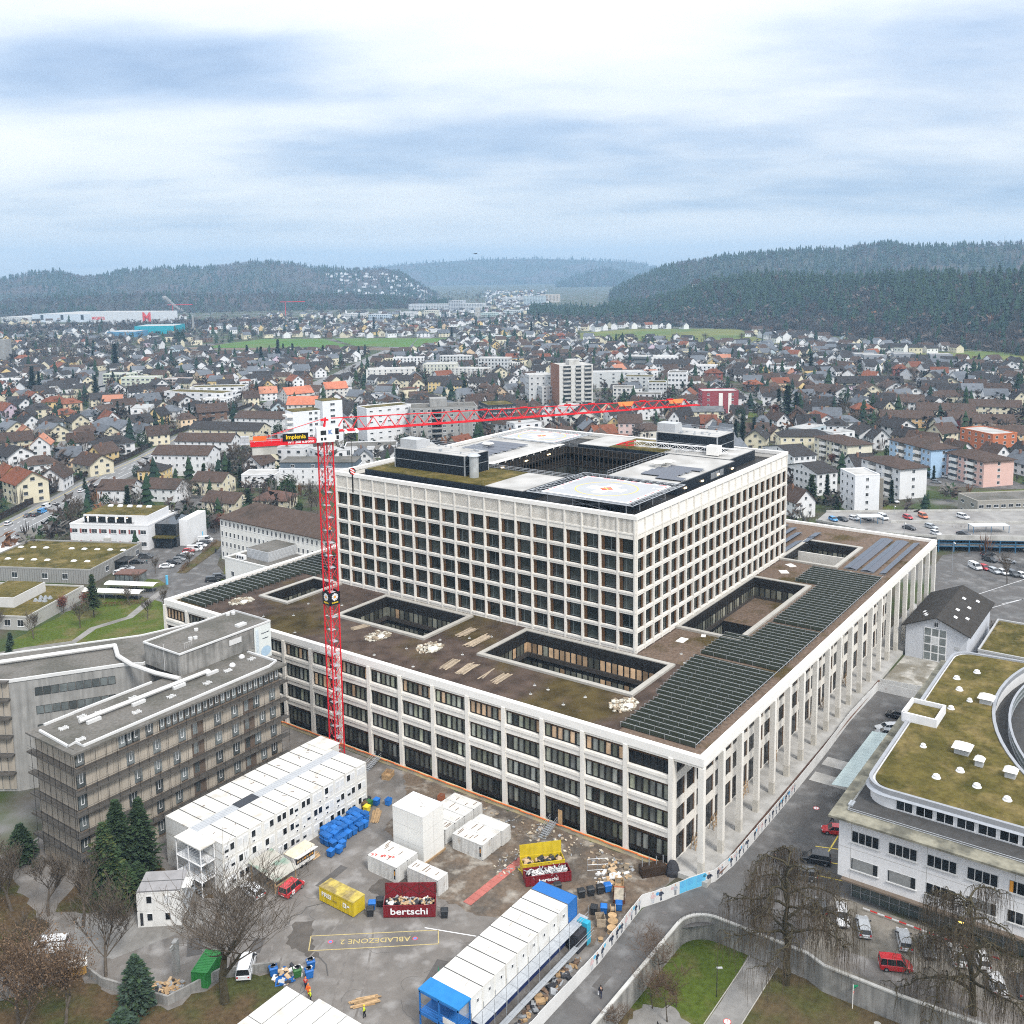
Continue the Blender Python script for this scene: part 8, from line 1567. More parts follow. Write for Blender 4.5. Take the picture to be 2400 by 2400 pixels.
ROT0=[20,50,-40,110,-10,65]
for d,x,y in cand:
 wa=hq.choices(['white','cream','yellow','peach','pink','blue','brown'],[16,5,1,.8,.4,.5,.5])[0]; ro=hq.choices(['brown','dark','slate','rust','salmon'],[5,8,3,.5,.08])[0]; kind=hq.choice('gghegehgf'); rot=hq.choice(ROT0)+90*hq.randrange(2)+hq.uniform(-6,6); w=hq.uniform(10,15); dd=hq.uniform(8,10.5)
 if nh<300: put_house(x,y,rot,w*(1.4 if kind=='f' else 1),dd*(1.15 if kind=='f' else 1),kind,3 if kind=='f' else 2,wa,ro,False); nh+=1
 else: DIST.append((x,y,rot,w,dd,wa,ro,hq.uniform(4.6,6.8),kind))
def distant_houses(L):
 ws=['white','cream','yellow','peach','blue','brown','pink']; rs_=['brown','dark','slate','rust','salmon']; V=[];F=[];M=[]
 for x,y,rot,w,d,wa,ro,h,kind in L:
  c,s=math.cos(R(rot)),math.sin(R(rot)); i=len(V); rh=.3 if kind=='f' else d*.42; ov=.1 if kind=='f' else .5
  pts=[(-w/2,-d/2,0),(w/2,-d/2,0),(w/2,d/2,0),(-w/2,d/2,0),(-w/2,-d/2,h),(w/2,-d/2,h),(w/2,d/2,h),(-w/2,d/2,h),(-w/2-ov,-d/2-ov,h),(w/2+ov,-d/2-ov,h),(w/2+ov,d/2+ov,h),(-w/2-ov,d/2+ov,h),(-w/2-ov,0,h+rh),(w/2+ov,0,h+rh),(-w/2,0,h+rh-.2),(w/2,0,h+rh-.2)]
  zb=HZF(x,y)
  V+= [(x+a*c-b*s,y+a*s+b*c,zb+z) for a,b,z in pts]
  for q in ((0,1,5,4),(1,2,6,5),(2,3,7,6),(3,0,4,7)): F.append(tuple(i+k for k in q)); M.append(ws.index(wa))
  F+= [(i+4,i+14,i+7),(i+5,i+6,i+15)]; M+=[ws.index(wa)]*2
  F+= [(i+8,i+9,i+13,i+12),(i+10,i+11,i+12,i+13)]; M+=[7+rs_.index(ro)]*2
  for k in range(3):
   X=-w/2+w*(k+.5)/3
   for Y in (-d/2-.06,d/2+.06):
    j=len(V); V+=[(x+a*c-Y*s,y+a*s+Y*c,zb+z) for a,z in ((X-.6,h*.5),(X+.6,h*.5),(X+.6,h*.5+1.3),(X-.6,h*.5+1.3))]; F.append((j,j+1,j+2,j+3)); M.append(12)
 me=bpy.data.meshes.new('distant_houses'); me.from_pydata(V,[],F)
 for n in ws: me.materials.append(mat('far_wall_'+n,COLW[n],.85,.1,.05))
 for n in rs_: me.materials.append(mat('far_roof_'+n,COLR[n],.9,.25,.05))
 me.materials.append(MATS['house_glass']); me.polygons.foreach_set('material_index',M); me.update()
 put('distant_houses',me,label='far off houses of the town fading towards the valley',cat='houses',kind='stuff')
TREES="c,416,801,27.8;c,282,705,22.2;c,288,706,17.5;c,301,648,16.6;c,583,762,22.8;c,641,820,12.8;c,621,782,15.4;c,574,802,16.2;c,559,1071,14.4;c,466,921,14.6;c,247,535,9.7;c,252,536,7.8;c,262,479,10.4;c,150,327,8.4;c,149,340,6.7;c,151,349,4.6;c,318,576,10.7;c,553,754,17.4;c,327,723,11.6;c,303,703,11.2;c,531,886,8.4;c,616,926,11.2;c,1094,1226,19.4;c,1099,1214,14.5;c,389,528,8.6;c,475,674,10.4;c,352,705,11.5;c,145,292,10.7;c,145,285,9.0;c,249,525,7.0;c,106,341,5.1;c,629,742,14.1;c,424,382,14.9;c,998,720,22.4;c,732,664,13.3;c,639,698,13.8;c,1050,1067,20.8;c,685,733,11.4;c,909,789,18.3;c,1212,936,13.7;c,1238,871,24.1;c,1207,814,14.5;c,464,274,9.3;c,749,461,11.2;c,422,328,6.2;c,443,151,22.4;c,476,169,15.4;c,460,152,16.1;c,248,69,11.1;c,248,63,11.8;c,246,70,6.7;c,700,226,19.2;c,731,246,10.0;c,704,234,11.3;c,735,256,10.1;c,658,95,12.5;c,528,96,7.4;c,361,145,14.7;c,354,146,11.6;c,369,142,12.9;c,372,138,8.9;c,817,135,10.6;c,864,116,8.3;c,264,43,9.1;c,236,55,6.4;c,585,139,6.1;c,916,270,8.0;c,435,66,5.3;r,450,161,10.8;r,307,62,8.0;r,434,140,5.5;r,324,86,7.0;b,55,266,17.5;b,107,268,14.2;b,169,321,13.4;b,169,329,11.7;b,169,311,12.3;b,177,315,10.7;b,185,336,10.2;b,151,311,9.4;b,104,294,7.1;b,157,428,11.4;b,253,473,8.4;b,402,844,19.1;b,416,854,17.4;b,434,858,15.7;b,449,870,14.0;b,379,819,14.8;b,399,814,16.8;b,300,708,14.4;b,290,701,12.7;b,288,414,10.4;b,291,409,9.2;b,198,324,12.1;b,207,318,10.3;b,204,323,10.3;b,216,323,9.5;b,132,227,14.5;b,130,221,11.4;b,169,320,5.3;b,138,404,6.9;b,154,361,5.6;b,236,280,7.4;b,251,295,5.7;b,440,354,9.0;b,458,362,10.6;b,489,396,8.4;b,449,339,7.7;b,375,226,5.3;b,365,230,6.3;b,495,574,14.6;b,498,568,12.9;b,480,540,14.1;b,585,572,10.4;b,562,545,10.1;b,464,131,11.4;b,474,128,12.7;b,491,129,10.7;b,413,137,7.4;b,315,135,8.1;b,345,112,5.6;b,317,91,6.1;b,318,88,7.0;b,359,63,8.4;b,253,34,7.3;b,258,30,5.9;b,268,16,6.8;b,270,7,6.8;b,281,39,4.7;b,742,312,10.4;b,736,288,17.0;b,756,286,15.6;b,777,282,14.1;b,737,322,10.4;b,687,139,13.8;b,801,238,8.9;b,423,133,7.5;b,512,157,7.4;b,556,210,9.4;b,433,105,6.5;b,245,61,4.4;b,1012,420,15.8;b,994,458,15.8;b,801,199,8.8;b,856,169,9.2;g,143,262,7.0;g,140,249,9.9;g,134,345,5.3;g,98,321,5.7;g,225,549,9.0;g,184,415,8.4;g,148,423,8.2;g,138,420,6.1;g,299,488,6.4;g,307,491,6.4;g,126,259,4.6;g,128,229,4.3;g,90,243,7.7;g,94,242,7.0;g,105,250,2.9;g,139,323,3.5;g,696,1089,20.6;g,489,74,7.0;g,433,59,7.4;g,469,181,5.9;g,404,262,4.6;g,490,552,6.4;g,552,240,5.4"
# ---------------------------------------------------------------- fields, hills, woods
mat('meadow', (.075,.155,.03), .95, .15, .03, c2=(.10,.15,.04), c2scale=.02); mat('ploughed', (.16,.12,.09), .95, .2, .03); mat('pasture', (.15,.16,.05), .95, .2, .02, c2=(.10,.14,.04), c2scale=.012)
flat('field', [(640,1010),(735,1040),(753,1000),(690,860)], GZ+.05, 'ploughed')
flat('field', [(660,1000),(735,1040),(820,1062),(860,985),(772,845),(745,850),(720,905)], GZ+.09, 'meadow')
flat('field', [(868,975),(900,915),(945,815),(800,735),(776,838)], GZ+.09, 'meadow')
flat('field', [(770,700),(800,735),(742,846),(715,900),(690,865)], GZ+.06, 'ploughed')
flat('pasture', [(1100,720),(1240,690),(1300,546),(1100,430),(985,322),(1030,504),(990,630)], GZ+.09, 'pasture')
flat('pasture', [(920,275),(1060,112),(880,66),(840,180)], GZ+.09, 'pasture')
flat('pasture', [(560,760),(640,800),(630,830),(560,800)], GZ+.05, 'meadow'); flat('pasture', [(640,470),(690,440),(720,470),(670,500)], GZ+.05, 'meadow'); flat('pasture', [(240,330),(290,370),(300,345),(270,310)], GZ+.05, 'lawn'); flat('pasture', [(445,180),(475,150),(490,165),(460,195)], GZ+.05, 'lawn'); flat('pasture', [(245,60),(262,46),(256,38),(240,52)], GZ+.05, 'lawn'); flat('pasture', [(300,22),(318,4),(312,0),(294,16)], GZ+.05, 'lawn'); flat('pasture', [(270,110),(300,100),(290,80),(265,95)], GZ+.05, 'lawn'); flat('court', [(300,50),(330,60),(345,20),(318,0)], GZ+.04, 'asphalt')
flat('railway_bank', [(700,690),(715,700),(960,890),(945,880)], GZ+.12, 'asphalt')
mat('hill_wood', (.040,.048,.032), 1, .35, .02, c2=(.075,.058,.05), c2scale=.006, c2pos=(.45,.6)); 
HILLS=[]
def hill(name, ridge, depth, back, seed, toe=-5, drop=0):
 """terrain swelling from the plain to a ridge line given as x,y,z points, and falling away behind it"""
 r=np.random.RandomState(seed); n=len(ridge); P=np.array(ridge,float); tt=np.linspace(0,n-1,90); X=np.interp(tt,range(n),P[:,0]); Y=np.interp(tt,range(n),P[:,1]); Z=np.maximum(np.interp(tt,range(n),P[:,2])-drop,toe)
 v=np.stack([X-CAMX,Y-CAMY],1); v/=np.linalg.norm(v,axis=1)[:,None]; rows=[]; m=14
 for j in range(m+7):
  f=j/m; off=-depth*(1-f) if f<=1 else (f-1)*back*2
  g=(math.sin((f-.5)*math.pi)+1)/2 if f<=1 else (math.cos(min((f-1)*2,1)*math.pi)+1)/2
  rows.append(np.stack([X+v[:,0]*off,Y+v[:,1]*off,toe+(Z-toe)*g+ (r.normal(0,.9,90) if .1<f<.95 else 0)],1))
 A=np.array(rows); V=A.reshape(-1,3); F=[(j*90+i,j*90+i+1,(j+1)*90+i+1,(j+1)*90+i) for j in range(m+6) for i in range(89)]
 me=bpy.data.meshes.new(name); me.from_pydata([tuple(p) for p in V],[],F); me.materials.append(MATS['hill_wood']); me.polygons.foreach_set('use_smooth',[True]*len(F)); me.update(); put(name,me,kind='structure'); HILLS.append((A,m)); return A
R_A=[(1400,3930,60),(1788,3678,90),(1884,3627,113),(1964,3582,118),(2027,3546,96),(2092,3506,99),(2174,3454,119),(2272,3387,128),(2418,3281,126),(2483,3230,137),(2564,3165,149),(2659,3083,143),(2753,2997,120),(2830,2922,115),(2936,2813,113),(2995,2749,90),(3052,2684,33),(3094,2634,-5)]
R_B=[(700,2760,29),(979,2621,29),(1192,2523,40),(1358,2431,50),(1526,2323,52),(1749,2151,46),(1912,2001,40),(2027,1881,29),(2097,1801,5),(2125,1766,-5)]
R_C=[(5000,6100,60),(5357,5764,77),(5794,5319,152),(6200,4835,186),(6450,4494,188),(6681,4140,174),(6891,3778,147),(7007,3557,81),(7133,3297,0)]
R_C2=[(4893,3225,-5),(4978,3091,59),(5043,2983,82),(5106,2874,49),(5181,2736,-5)]
R_D=[(2638,1549,20),(2679,1476,63),(2718,1402,96),(2755,1329,119),(2821,1181,136),(2879,1034,146),(2928,888,151),(2954,801,160),(2969,744,156),(3002,604,150),(3034,425,156),(3068,89,154),(3080,-300,154)]
R_E=[(1721,1223,-2),(1723,1139,3),(1720,1029,16),(1714,948,25),(1701,844,48),(1689,781,69),(1669,696,80),(1653,637,84),(1634,580,81),(1591,472,78),(1542,372,82),(1486,281,85),(1405,174,86),(1183,-24,88),(1000,-180,88)]
A_=hill('hill',R_A,900,700,1,drop=9); B_=hill('hill',R_B,330,500,2,drop=16); C_=hill('hill',R_C,1200,700,3); C2_=hill('hill',R_C2,500,400,4); D_=hill('hill',R_D,700,700,5,drop=9); E_=hill('hill',R_E,430,400,6,drop=17)
def HZF(x,y):
 if y>2000 and x>2000:
  A,m=HILLS[0]; d=((A[:m+1,:,0]-x)**2+(A[:m+1,:,1]-y)**2); k=np.unravel_index(d.argmin(),d.shape)
  if d[k]<90**2: return float(A[k[0],k[1],2])
 return GZ
# hillside village on the right shoulder of the far left hill
rs2=np.random.RandomState(8)
for q in range(150):
 i=rs2.randint(66,88); j=rs2.randint(1,11); p=A_[j,i]; DIST.append((p[0]+rs2.uniform(-25,25),p[1]+rs2.uniform(-25,25),rs2.uniform(0,180),13,10,'white','dark',7,'g'))
distant_houses(DIST)
def tile(name, protos, pts, mats, label, cat, seed=0):
 """one mesh of many trees: protos = list of (verts, tris, material per tri); pts = (x,y,z,size,proto,tint index)"""
 r=np.random.RandomState(seed); VV=[];FF=[];MM=[];off=0
 for pi,(pv,pf,pm) in enumerate(protos):
  S_=[p for p in pts if p[4]==pi]
  if not S_: continue
  Q=np.array([p[:4] for p in S_]); n=len(Q); a=r.uniform(0,6.28,n); c,s=np.cos(a),np.sin(a); k=Q[:,3]; kz=k*r.uniform(.85,1.2,n)
  x=pv[None,:,0]*c[:,None]-pv[None,:,1]*s[:,None]; y=pv[None,:,0]*s[:,None]+pv[None,:,1]*c[:,None]
  V=np.stack([x*k[:,None]+Q[:,0:1],y*k[:,None]+Q[:,1:2],pv[None,:,2]*kz[:,None]+Q[:,2:3]],-1).reshape(-1,3)
  F=(pf[None]+(np.arange(n)*len(pv))[:,None,None]).reshape(-1,3)+off
  t_=np.array([p[5] for p in S_]); M=(pm[None]*0+t_[:,None]).reshape(-1); VV.append(V);FF.append(F);MM.append(M);off+=len(V)
 V=np.concatenate(VV);F=np.concatenate(FF);M=np.concatenate(MM); me=bpy.data.meshes.new(name); me.vertices.add(len(V)); me.vertices.foreach_set('co',V.ravel()); me.loops.add(len(F)*3); me.loops.foreach_set('vertex_index',F.ravel().astype(np.int32)); me.polygons.add(len(F)); me.polygons.foreach_set('loop_start',np.arange(len(F),dtype=np.int32)*3); me.polygons.foreach_set('material_index',M.astype(np.int32))
 for m_ in mats: me.materials.append(MATS[m_])
 me.update(); me.validate(); return put(name,me,label=label,cat=cat,kind='stuff')
def con_proto(seed,tiers=4,n=7):
 r=np.random.RandomState(seed); V=[];F=[]
 for t in range(tiers):
  z0=.12+t*.8/tiers; R0=.26*(1-t/tiers*.8); z1=z0+1.1/tiers; i=len(V); V.append((0,0,min(z1+.05,1)))
  for k in range(n): a=6.28*k/n+t; q=R0*r.uniform(.7,1.2); V.append((q*math.cos(a),q*math.sin(a),z0+r.uniform(-.05,.04)))
  F+=[(i,i+1+k,i+1+(k+1)%n) for k in range(n)]
 return np.array(V),np.array(F),np.zeros(len(F),int)
def bare_proto(seed,n=27):
 """leafless crown: a spray of thin upright slivers"""
 r=np.random.RandomState(seed); V=[];F=[]
 for k in range(n):
  a=r.uniform(0,6.28); q=.25*math.sqrt(r.rand()); zt=r.uniform(.55,1)*(1-.5*q); zb=r.uniform(.08,.45); w=r.uniform(.010,.028); x,y=q*math.cos(a),q*math.sin(a); b=r.uniform(0,3.1); i=len(V)
  V+=[(x*.5,y*.5,zb),(x+w*math.cos(b),y+w*math.sin(b),(zt+zb)/2+.1),(x-w*math.cos(b),y-w*math.sin(b),(zt+zb)/2+.12),(x*1.15,y*1.15,zt)]; F+=[(i,i+1,i+2),(i+1,i+3,i+2)]
 return np.array(V),np.array(F),np.zeros(len(F),int)
def puff_proto(seed,n=22):
 r=np.random.RandomState(seed); V=[];F=[]
 for k in range(n):
  p=r.normal(0,1,3); p/=np.linalg.norm(p); p*=r.uniform(.5,1); c=np.array([p[0]*.3,p[1]*.3,.58+p[2]*.38]); i=len(V)
  for j in range(3): V.append(tuple(c+r.normal(0,.11,3)))
  F.append((i,i+1,i+2))
 return np.array(V),np.array(F),np.zeros(len(F),int)
mat('con_a',(.022,.042,.022),1,.25,.05); mat('con_b',(.030,.052,.026),1,.25,.05); mat('con_c',(.018,.034,.024),1,.2,.05); mat('bare_a',(.090,.070,.058),1,.2,.05); mat('bare_b',(.120,.095,.080),1,.2,.05); mat('bare_c',(.070,.058,.050),1,.2,.05); mat('bare_red',(.17,.085,.045),1,.2,.05); mat('bare_grey',(.15,.14,.125),1,.2,.05)
TM=['con_a','con_b','con_c','bare_a','bare_b','bare_c','bare_red','bare_grey']
PR=[con_proto(1),con_proto(2,5,6),bare_proto(3),bare_proto(4),puff_proto(5,30)]
def on_hill(A,m,n,seed,smin,smax,conf,over=3,jmin=0):
 r=np.random.RandomState(seed); out=[]
 for q in range(n):
  j=r.uniform(jmin,m+over); i=r.uniform(0,88); j0,i0=int(j),int(i); fj,fi=j-j0,i-i0; p=(A[j0,i0]*(1-fi)+A[j0,i0+1]*fi)*(1-fj)+(A[min(j0+1,len(A)-1),i0]*(1-fi)+A[min(j0+1,len(A)-1),i0+1]*fi)*fj
  c=r.rand()<conf(j/m, math.sin(i*.5)+math.sin(i*.23+j*.5)); s=r.uniform(smin*.7,smax*1.05)
  if c: out.append((p[0],p[1],p[2]-1,s*1.15,r.randint(0,2),r.choice([0,0,1,2])))
  else: out.append((p[0],p[1],p[2]-1,s*.85,r.choice([2,3,2,3,4]),r.choice([3,3,4,5,5,6 if r.rand()<.12 else 3])))
 return out
W_E=on_hill(E_,14,11500,1,13,21,lambda f,s: .06 if f<.30+.06*s else (.40 if f<.42+.06*s else .56+.2*s))
tile('forest',PR,W_E,TM,'wooded hill on the right, bare brown trees below and dark conifers above','forest',1)
tile('forest',PR,on_hill(B_,14,6000,2,13,19,lambda f,s: .18+.15*s),TM,'low brown wood along the foot of the far left hills','forest',2)
tile('forest',PR,on_hill(A_,14,6000,3,13,19,lambda f,s: .36+.25*s,2),TM,'hazy wooded hills on the far left','forest',3)
tile('forest',PR,on_hill(D_,14,7500,4,13,19,lambda f,s: .55+.2*s,2),TM,'long hazy wooded ridge on the right horizon','forest',4)
tile('forest',PR,on_hill(C_,14,1800,5,18,27,lambda f,s: .5,1)+on_hill(C2_,14,700,6,26,36,lambda f,s: .5,1),TM,'faint wooded ridge at the end of the valley','forest',5)
# trees, hedges and bushes scattered through the far town
sc=[]; rs3=np.random.RandomState(12)
for d0,d1,n in ((330,700,4200),(700,1150,7000),(1150,2000,4500),(2000,4200,2400)):
 for q in range(n):
  d=math.sqrt(rs3.uniform(d0*d0,d1*d1)); a=rs3.uniform(-29,29)
  if d>forest_base(a)+20: continue
  x,y=polar(d,a)
  if d<620 and a<-6 and x<430 and y<330: 
   if rs3.rand()<.75: continue
  if near_road(x,y,12) or any(inpoly(x,y,P) for P in FIELDS): continue
  if -30<x<170 and -40<y<230: continue
  if d<1200 and any((x-a_)**2+(y-b_)**2<(c_*.66)**2 for a_,b_,c_ in EXCL.at(x,y)): continue
  s=rs3.uniform(4,11) if d<1200 else rs3.uniform(5,14)
  k=rs3.rand()
  if k<.09: sc.append((x,y,GZ,s*1.4,rs3.randint(0,2),rs3.choice([0,1,2])))
  elif k<.30: sc.append((x,y,GZ-s*.15,s*.75,4,rs3.choice([0,1])))
  else: sc.append((x,y,GZ-s*.1,s,rs3.choice([2,3,4,4]),rs3.choice([3,4,5,7,7,6 if rs3.rand()<.2 else 5])))
# belt of bare trees before the industrial halls and along the wood edge
for q in range(800): x,y=polar(rs3.uniform(1760,2000),rs3.uniform(13,30)); sc.append((x,y,GZ-1,rs3.uniform(9,17),rs3.choice([2,3,4]),rs3.choice([3,5,4])))
for q in range(500): x,y=polar(rs3.uniform(1200,1560),rs3.uniform(21,30)); sc.append((x,y,GZ-1,rs3.uniform(7,14),rs3.choice([0,2,3,4]),rs3.choice([3,5,4])))
tile('town_greenery',PR,sc,TM,'bushes, hedges and garden trees scattered between the houses of the town','greenery',7)
# steeple and mast on the ridges, castle at the wood
t=thing('hill_castle','small pale castle tower with steep roof on the edge of the right wood','castle',(1640,775,42)); MB().box(-6,-7,0,6,7,20,0).loft([[(-6.5,-7.5,20),(6.5,-7.5,20),(6.5,7.5,20),(-6.5,7.5,20)],[(-.2,-6,30),(.2,-6,30),(.2,6,30),(-.2,6,30)]],1).build('tower',['pale_concrete','barrier_brown'],t)
t=thing('radio_mast','thin lattice radio mast on the right ridge','mast',(3003,470,130)); MB().tube((0,0,0),(0,0,48),1.1,.4,n=4).build('mast','steel',t)
for x,y,h in ((1300,1560,34),(1180,1780,30)):
 t=thing('distant_crane','small red tower crane far off among the town, '+('nearer the valley' if x>1250 else 'nearer the left wood'),'crane',(x,y,GZ)); MB().tube((0,0,0),(0,0,h),.7,n=4).obox((10,-12,h),(52,1.0,1.2),-.85).build('mast','crane_red',t)
# ---------------------------------------------------------------- air: one even haze round everything
hv=bpy.data.materials.new('haze_air'); hv.use_nodes=True; hn=hv.node_tree.nodes; hn.clear(); ho=hn.new('ShaderNodeOutputMaterial'); pv=hn.new('ShaderNodeVolumePrincipled'); pv.inputs['Color'].default_value=(.46,.72,1.0,1); pv.inputs['Density'].default_value=.000145; hv.node_tree.links.new(pv.outputs[0],ho.inputs['Volume'])
MB().box(-800,-1000,-8,9600,8600,330).build('haze',hv,None,label='thin blue winter haze over the whole valley',cat='haze',kind='stuff')
# ---------------------------------------------------------------- trees near by
mat('bark',(.085,.07,.05),.95,.3,2,bump=.5); mat('bark_grey',(.12,.10,.08),.95,.3,2); mat('bark_moss',(.066,.056,.034),.95,.35,2); mat('twig',(.105,.085,.065),.95,.25,2); mat('twig_brown',(.12,.082,.055),.95,.25,2)
mat('needle_dark',(.036,.058,.030),.9,.4,1.2); mat('needle',(.045,.075,.032),.9,.4,1.2); mat('needle_yellow',(.085,.10,.035),.9,.4,1.2); mat('dead_leaf',(.15,.10,.062),.95,.35,1.5); mat('red_leaf',(.17,.07,.05),.95,.35,1.5); mat('leaf_dark',(.022,.045,.015),.8,.4,1.5)
class Tr:
 def __init__(s,seed): s.r=random.Random(seed); s.wood=MB(); s.twig=MB(); s.tips=[]
 def grow(s,p,d,L,r0,lev,maxl,spread=.6,kids=(3,5),droop=0,up=.25,shrink=.66,tw=.012):
  r=s.r; n=3 if lev<2 else 2; q=p
  for k in range(n):
   dd=(d+Vector((r.uniform(-.18,.18),r.uniform(-.18,.18),r.uniform(-.08,.14)+(up*.3 if lev else 0)-droop*lev*.16))).normalized(); e=q+dd*(L/n); ra=r0*(1-.45*k/n); rb=r0*(1-.45*(k+1)/n)
   (s.wood if lev<=1 else s.twig).tube(q,e,max(ra,tw),max(rb,tw*.8),n=6 if lev==0 else (4 if lev==1 else 3),cap=False); q=e; d=dd
   if lev<maxl and (k>0 or lev>0):
    for _ in range(r.randint(*kids)-(1 if k<n-1 else 0)):
     a=r.uniform(0,6.283); ax=Vector((math.cos(a),math.sin(a),r.uniform(-.1,.5))); nd_=(d*(1-spread)+ax*spread+Vector((0,0,up))).normalized(); s.grow(q,nd_,L*shrink*r.uniform(.75,1.15),rb*.62,lev+1,maxl,spread,kids,droop,up,shrink,tw)
   if lev>=maxl: s.tips.append(q)
 def leaves(s,n,m,size,mb,spread=.35):
  r=s.r
  for _ in range(n):
   p=r.choice(s.tips)+Vector([r.gauss(0,spread) for _ in range(3)]); a,b=[Vector([r.uniform(-1,1) for _ in range(3)])*size*r.uniform(.6,1.3) for _ in range(2)]; mb.face([p,p+a,p+a+b,p+b],m)
def weeper(seed,h,R_):
 """umbrella crown: limbs arch out of the trunk and over, long twigs hang from them"""
 T=Tr(seed); r=T.r; p=Vector((0,0,0)); pts=[]
 for k in range(9): q=p+Vector((r.uniform(-.35,.35),r.uniform(-.35,.35),h*.105)); T.wood.tube(p,q,.50-.045*k,.455-.045*k,n=7,cap=False); pts.append(q); p=q
 def hang(c,n,lo,hi):
  for _ in range(n):
   a=r.uniform(0,6.28); L=r.uniform(lo,hi); o=Vector((math.cos(a),math.sin(a),0))*r.uniform(.1,.45); q0=c+o*.3
   for f,g in ((.25,.7),(.6,1.0),(1,1.1)): q1=c+o*g+Vector((r.uniform(-.12,.12),r.uniform(-.12,.12),-L*f)); T.twig.tube(q0,q1,.014,.011,n=3,cap=False); q0=q1
 def arch(b,a,reach,rise,fall,r0,lev):
  q=b; n=8
  for j in range(1,n+1):
   t=j/n; a2=a+.35*math.sin(t*3+seed+reach); e=b+Vector((math.cos(a2),math.sin(a2),0))*reach*t+Vector((0,0,rise*math.sin(t*2.2)-fall*t*t))+Vector([r.uniform(-.14,.14) for _ in range(3)])
   T.wood.tube(q,e,r0*(1-.85*(j-1)/n)+.012,r0*(1-.85*t)+.012,n=5 if lev==0 else 4,cap=False); q=e
   if lev==0 and j>2:
    for s_ in (-1,1):
     if r.random()<.95: arch(e,a2+s_*r.uniform(.5,1.2),reach*r.uniform(.18,.36),r.uniform(.1,.6),r.uniform(.5,1.8),r0*.4,1)
   if j>3 or lev: hang(e,5 if lev==0 else 2,.8,2.2+3.4*t)
 for k in range(17):
  t=.30+.70*(k+.5)/17; b=pts[min(int(t*9),8)]; arch(b,k*2.4+r.uniform(-.3,.3),R_*(1.12-.62*t)*r.uniform(.8,1.15),r.uniform(.8,2.4),r.uniform(1.0,3.0),.20*(1.25-.7*t),0)
 return T
def plant(name,label,cat,loc,tr,bark,twig,leafmb=None,leafm=None,rot=0,scale=None,group=None):
 t=thing(name,label,cat,loc,rot,group,scale); w=tr.wood.build('trunk',bark,t)
 if tr.twig.v: tr.twig.build('crown',twig,t)
 if leafmb: leafmb.build('foliage',leafm,t)
 return t
# big bare tree over the lower yard
T1=Tr(11); T1.grow(Vector((0,0,0)),Vector((.03,.03,1)),4.0,.36,0,5,.52,(2,3),0,.13,.80,.013); plant('bare_tree','big bare broad crowned tree rising from the lower edge beside the yard','tree',(-57.5,38.8,GZ-1.2),T1,'bark_moss','twig',scale=(1.95,1.95,1.75))
# two weeping beeches in the garden on the right
for k,(x,y,s,z,l) in enumerate(((-10.4,-17.0,1.0,LZ,'old weeping beech with hanging bare twigs, nearer the street corner'),(-5.6,-39.2,1.0,LZ,'old weeping beech with hanging bare twigs at the lower right corner'))):
 T2=weeper(31+k*4,17.0,8.8); plant('weeping_beech',l,'tree',(x,y,z),T2,'bark_moss',mat('twig_weep',(.105,.082,.057),.95,.3,2),scale=1.1,rot=k*1.3)
# russet leafed and bare trees in the lower left corner
for k,(x,y,h,l,lv) in enumerate(((-74.5,57.0,11,'bare tree keeping thin russet leaves in the lower left corner, foremost',1),(-78.5,64.5,12,'bare tree keeping thin russet leaves at the left edge',1),(-71.5,52.0,10,'russet leaved tree right of the foremost one in the corner',1),(-63.6,55.5,10.5,'leaning bare tree beside the lower left wall',0),(-68,77,9,'bare grey tree behind the white van on the lane',0),(-63.5,79.5,8,'thin bare tree by the lower left corner of the old wing',0),(-59.5,67.5,8.5,'bare shrub tree left of the small site cabin',0),(-81,74,12,'tall russet tree behind the others at the left edge',1),(-77,52,12,'russet tree at the very bottom of the left corner',1),(-70,84,11,'russet tree beyond the lane at the left edge',1),(-66.5,95,11,'russet tree in front of the bare concrete wing',1),(-62,86,8,'bare brown tree by the corner of the old wing',0),(-75,80,11,'bare brown tree between the russet trees at the left edge',0),(-70.5,62.5,9,'bare tree hanging over the small trailer',0),(-61,74,8,'bare brown tree on the leafy slope before the old wing',0))):
 T3=Tr(50+k); T3.grow(Vector((0,0,0)),Vector((.12 if k==3 else .02,.05,1)),h*.33,.17,0,4,.56,(2,4),0,.28,.70,.014); m=None
 if lv: m=MB(); T3.leaves(3600,0,.10,m,.5)
 plant('russet_tree' if lv else 'bare_tree',l,'tree',(x,y,GZ-1.2 if k in (0,2,3) else GZ),T3,'bark_grey','twig_brown' if lv else 'twig',m,'dead_leaf',scale=1.5)
for k,(x,y,h,l) in enumerate(((-19.6,-2.9,7.2,'slim bare young tree growing just inside the curved garden wall'),(-25.5,-7.2,6,'small bare tree on the lawn near the bench'),(-24.5,-4.6,6,'bare shrub on the lawn, left of the path'),(-22.5,-7.0,5.4,'bare shrub on the lawn beside the path'),(-31.5,-1.6+-1.8,5,'bare shrub at the lower edge inside the wall'))):
 T3=Tr(70+k); T3.grow(Vector((0,0,0)),Vector((0,0,1)),h*.34,.07,0,4,.62,(2,4),0,.10,.68,.009); plant('young_tree',l,'tree',(x,y,LZ),T3,'bark','twig_brown',scale=1.35)
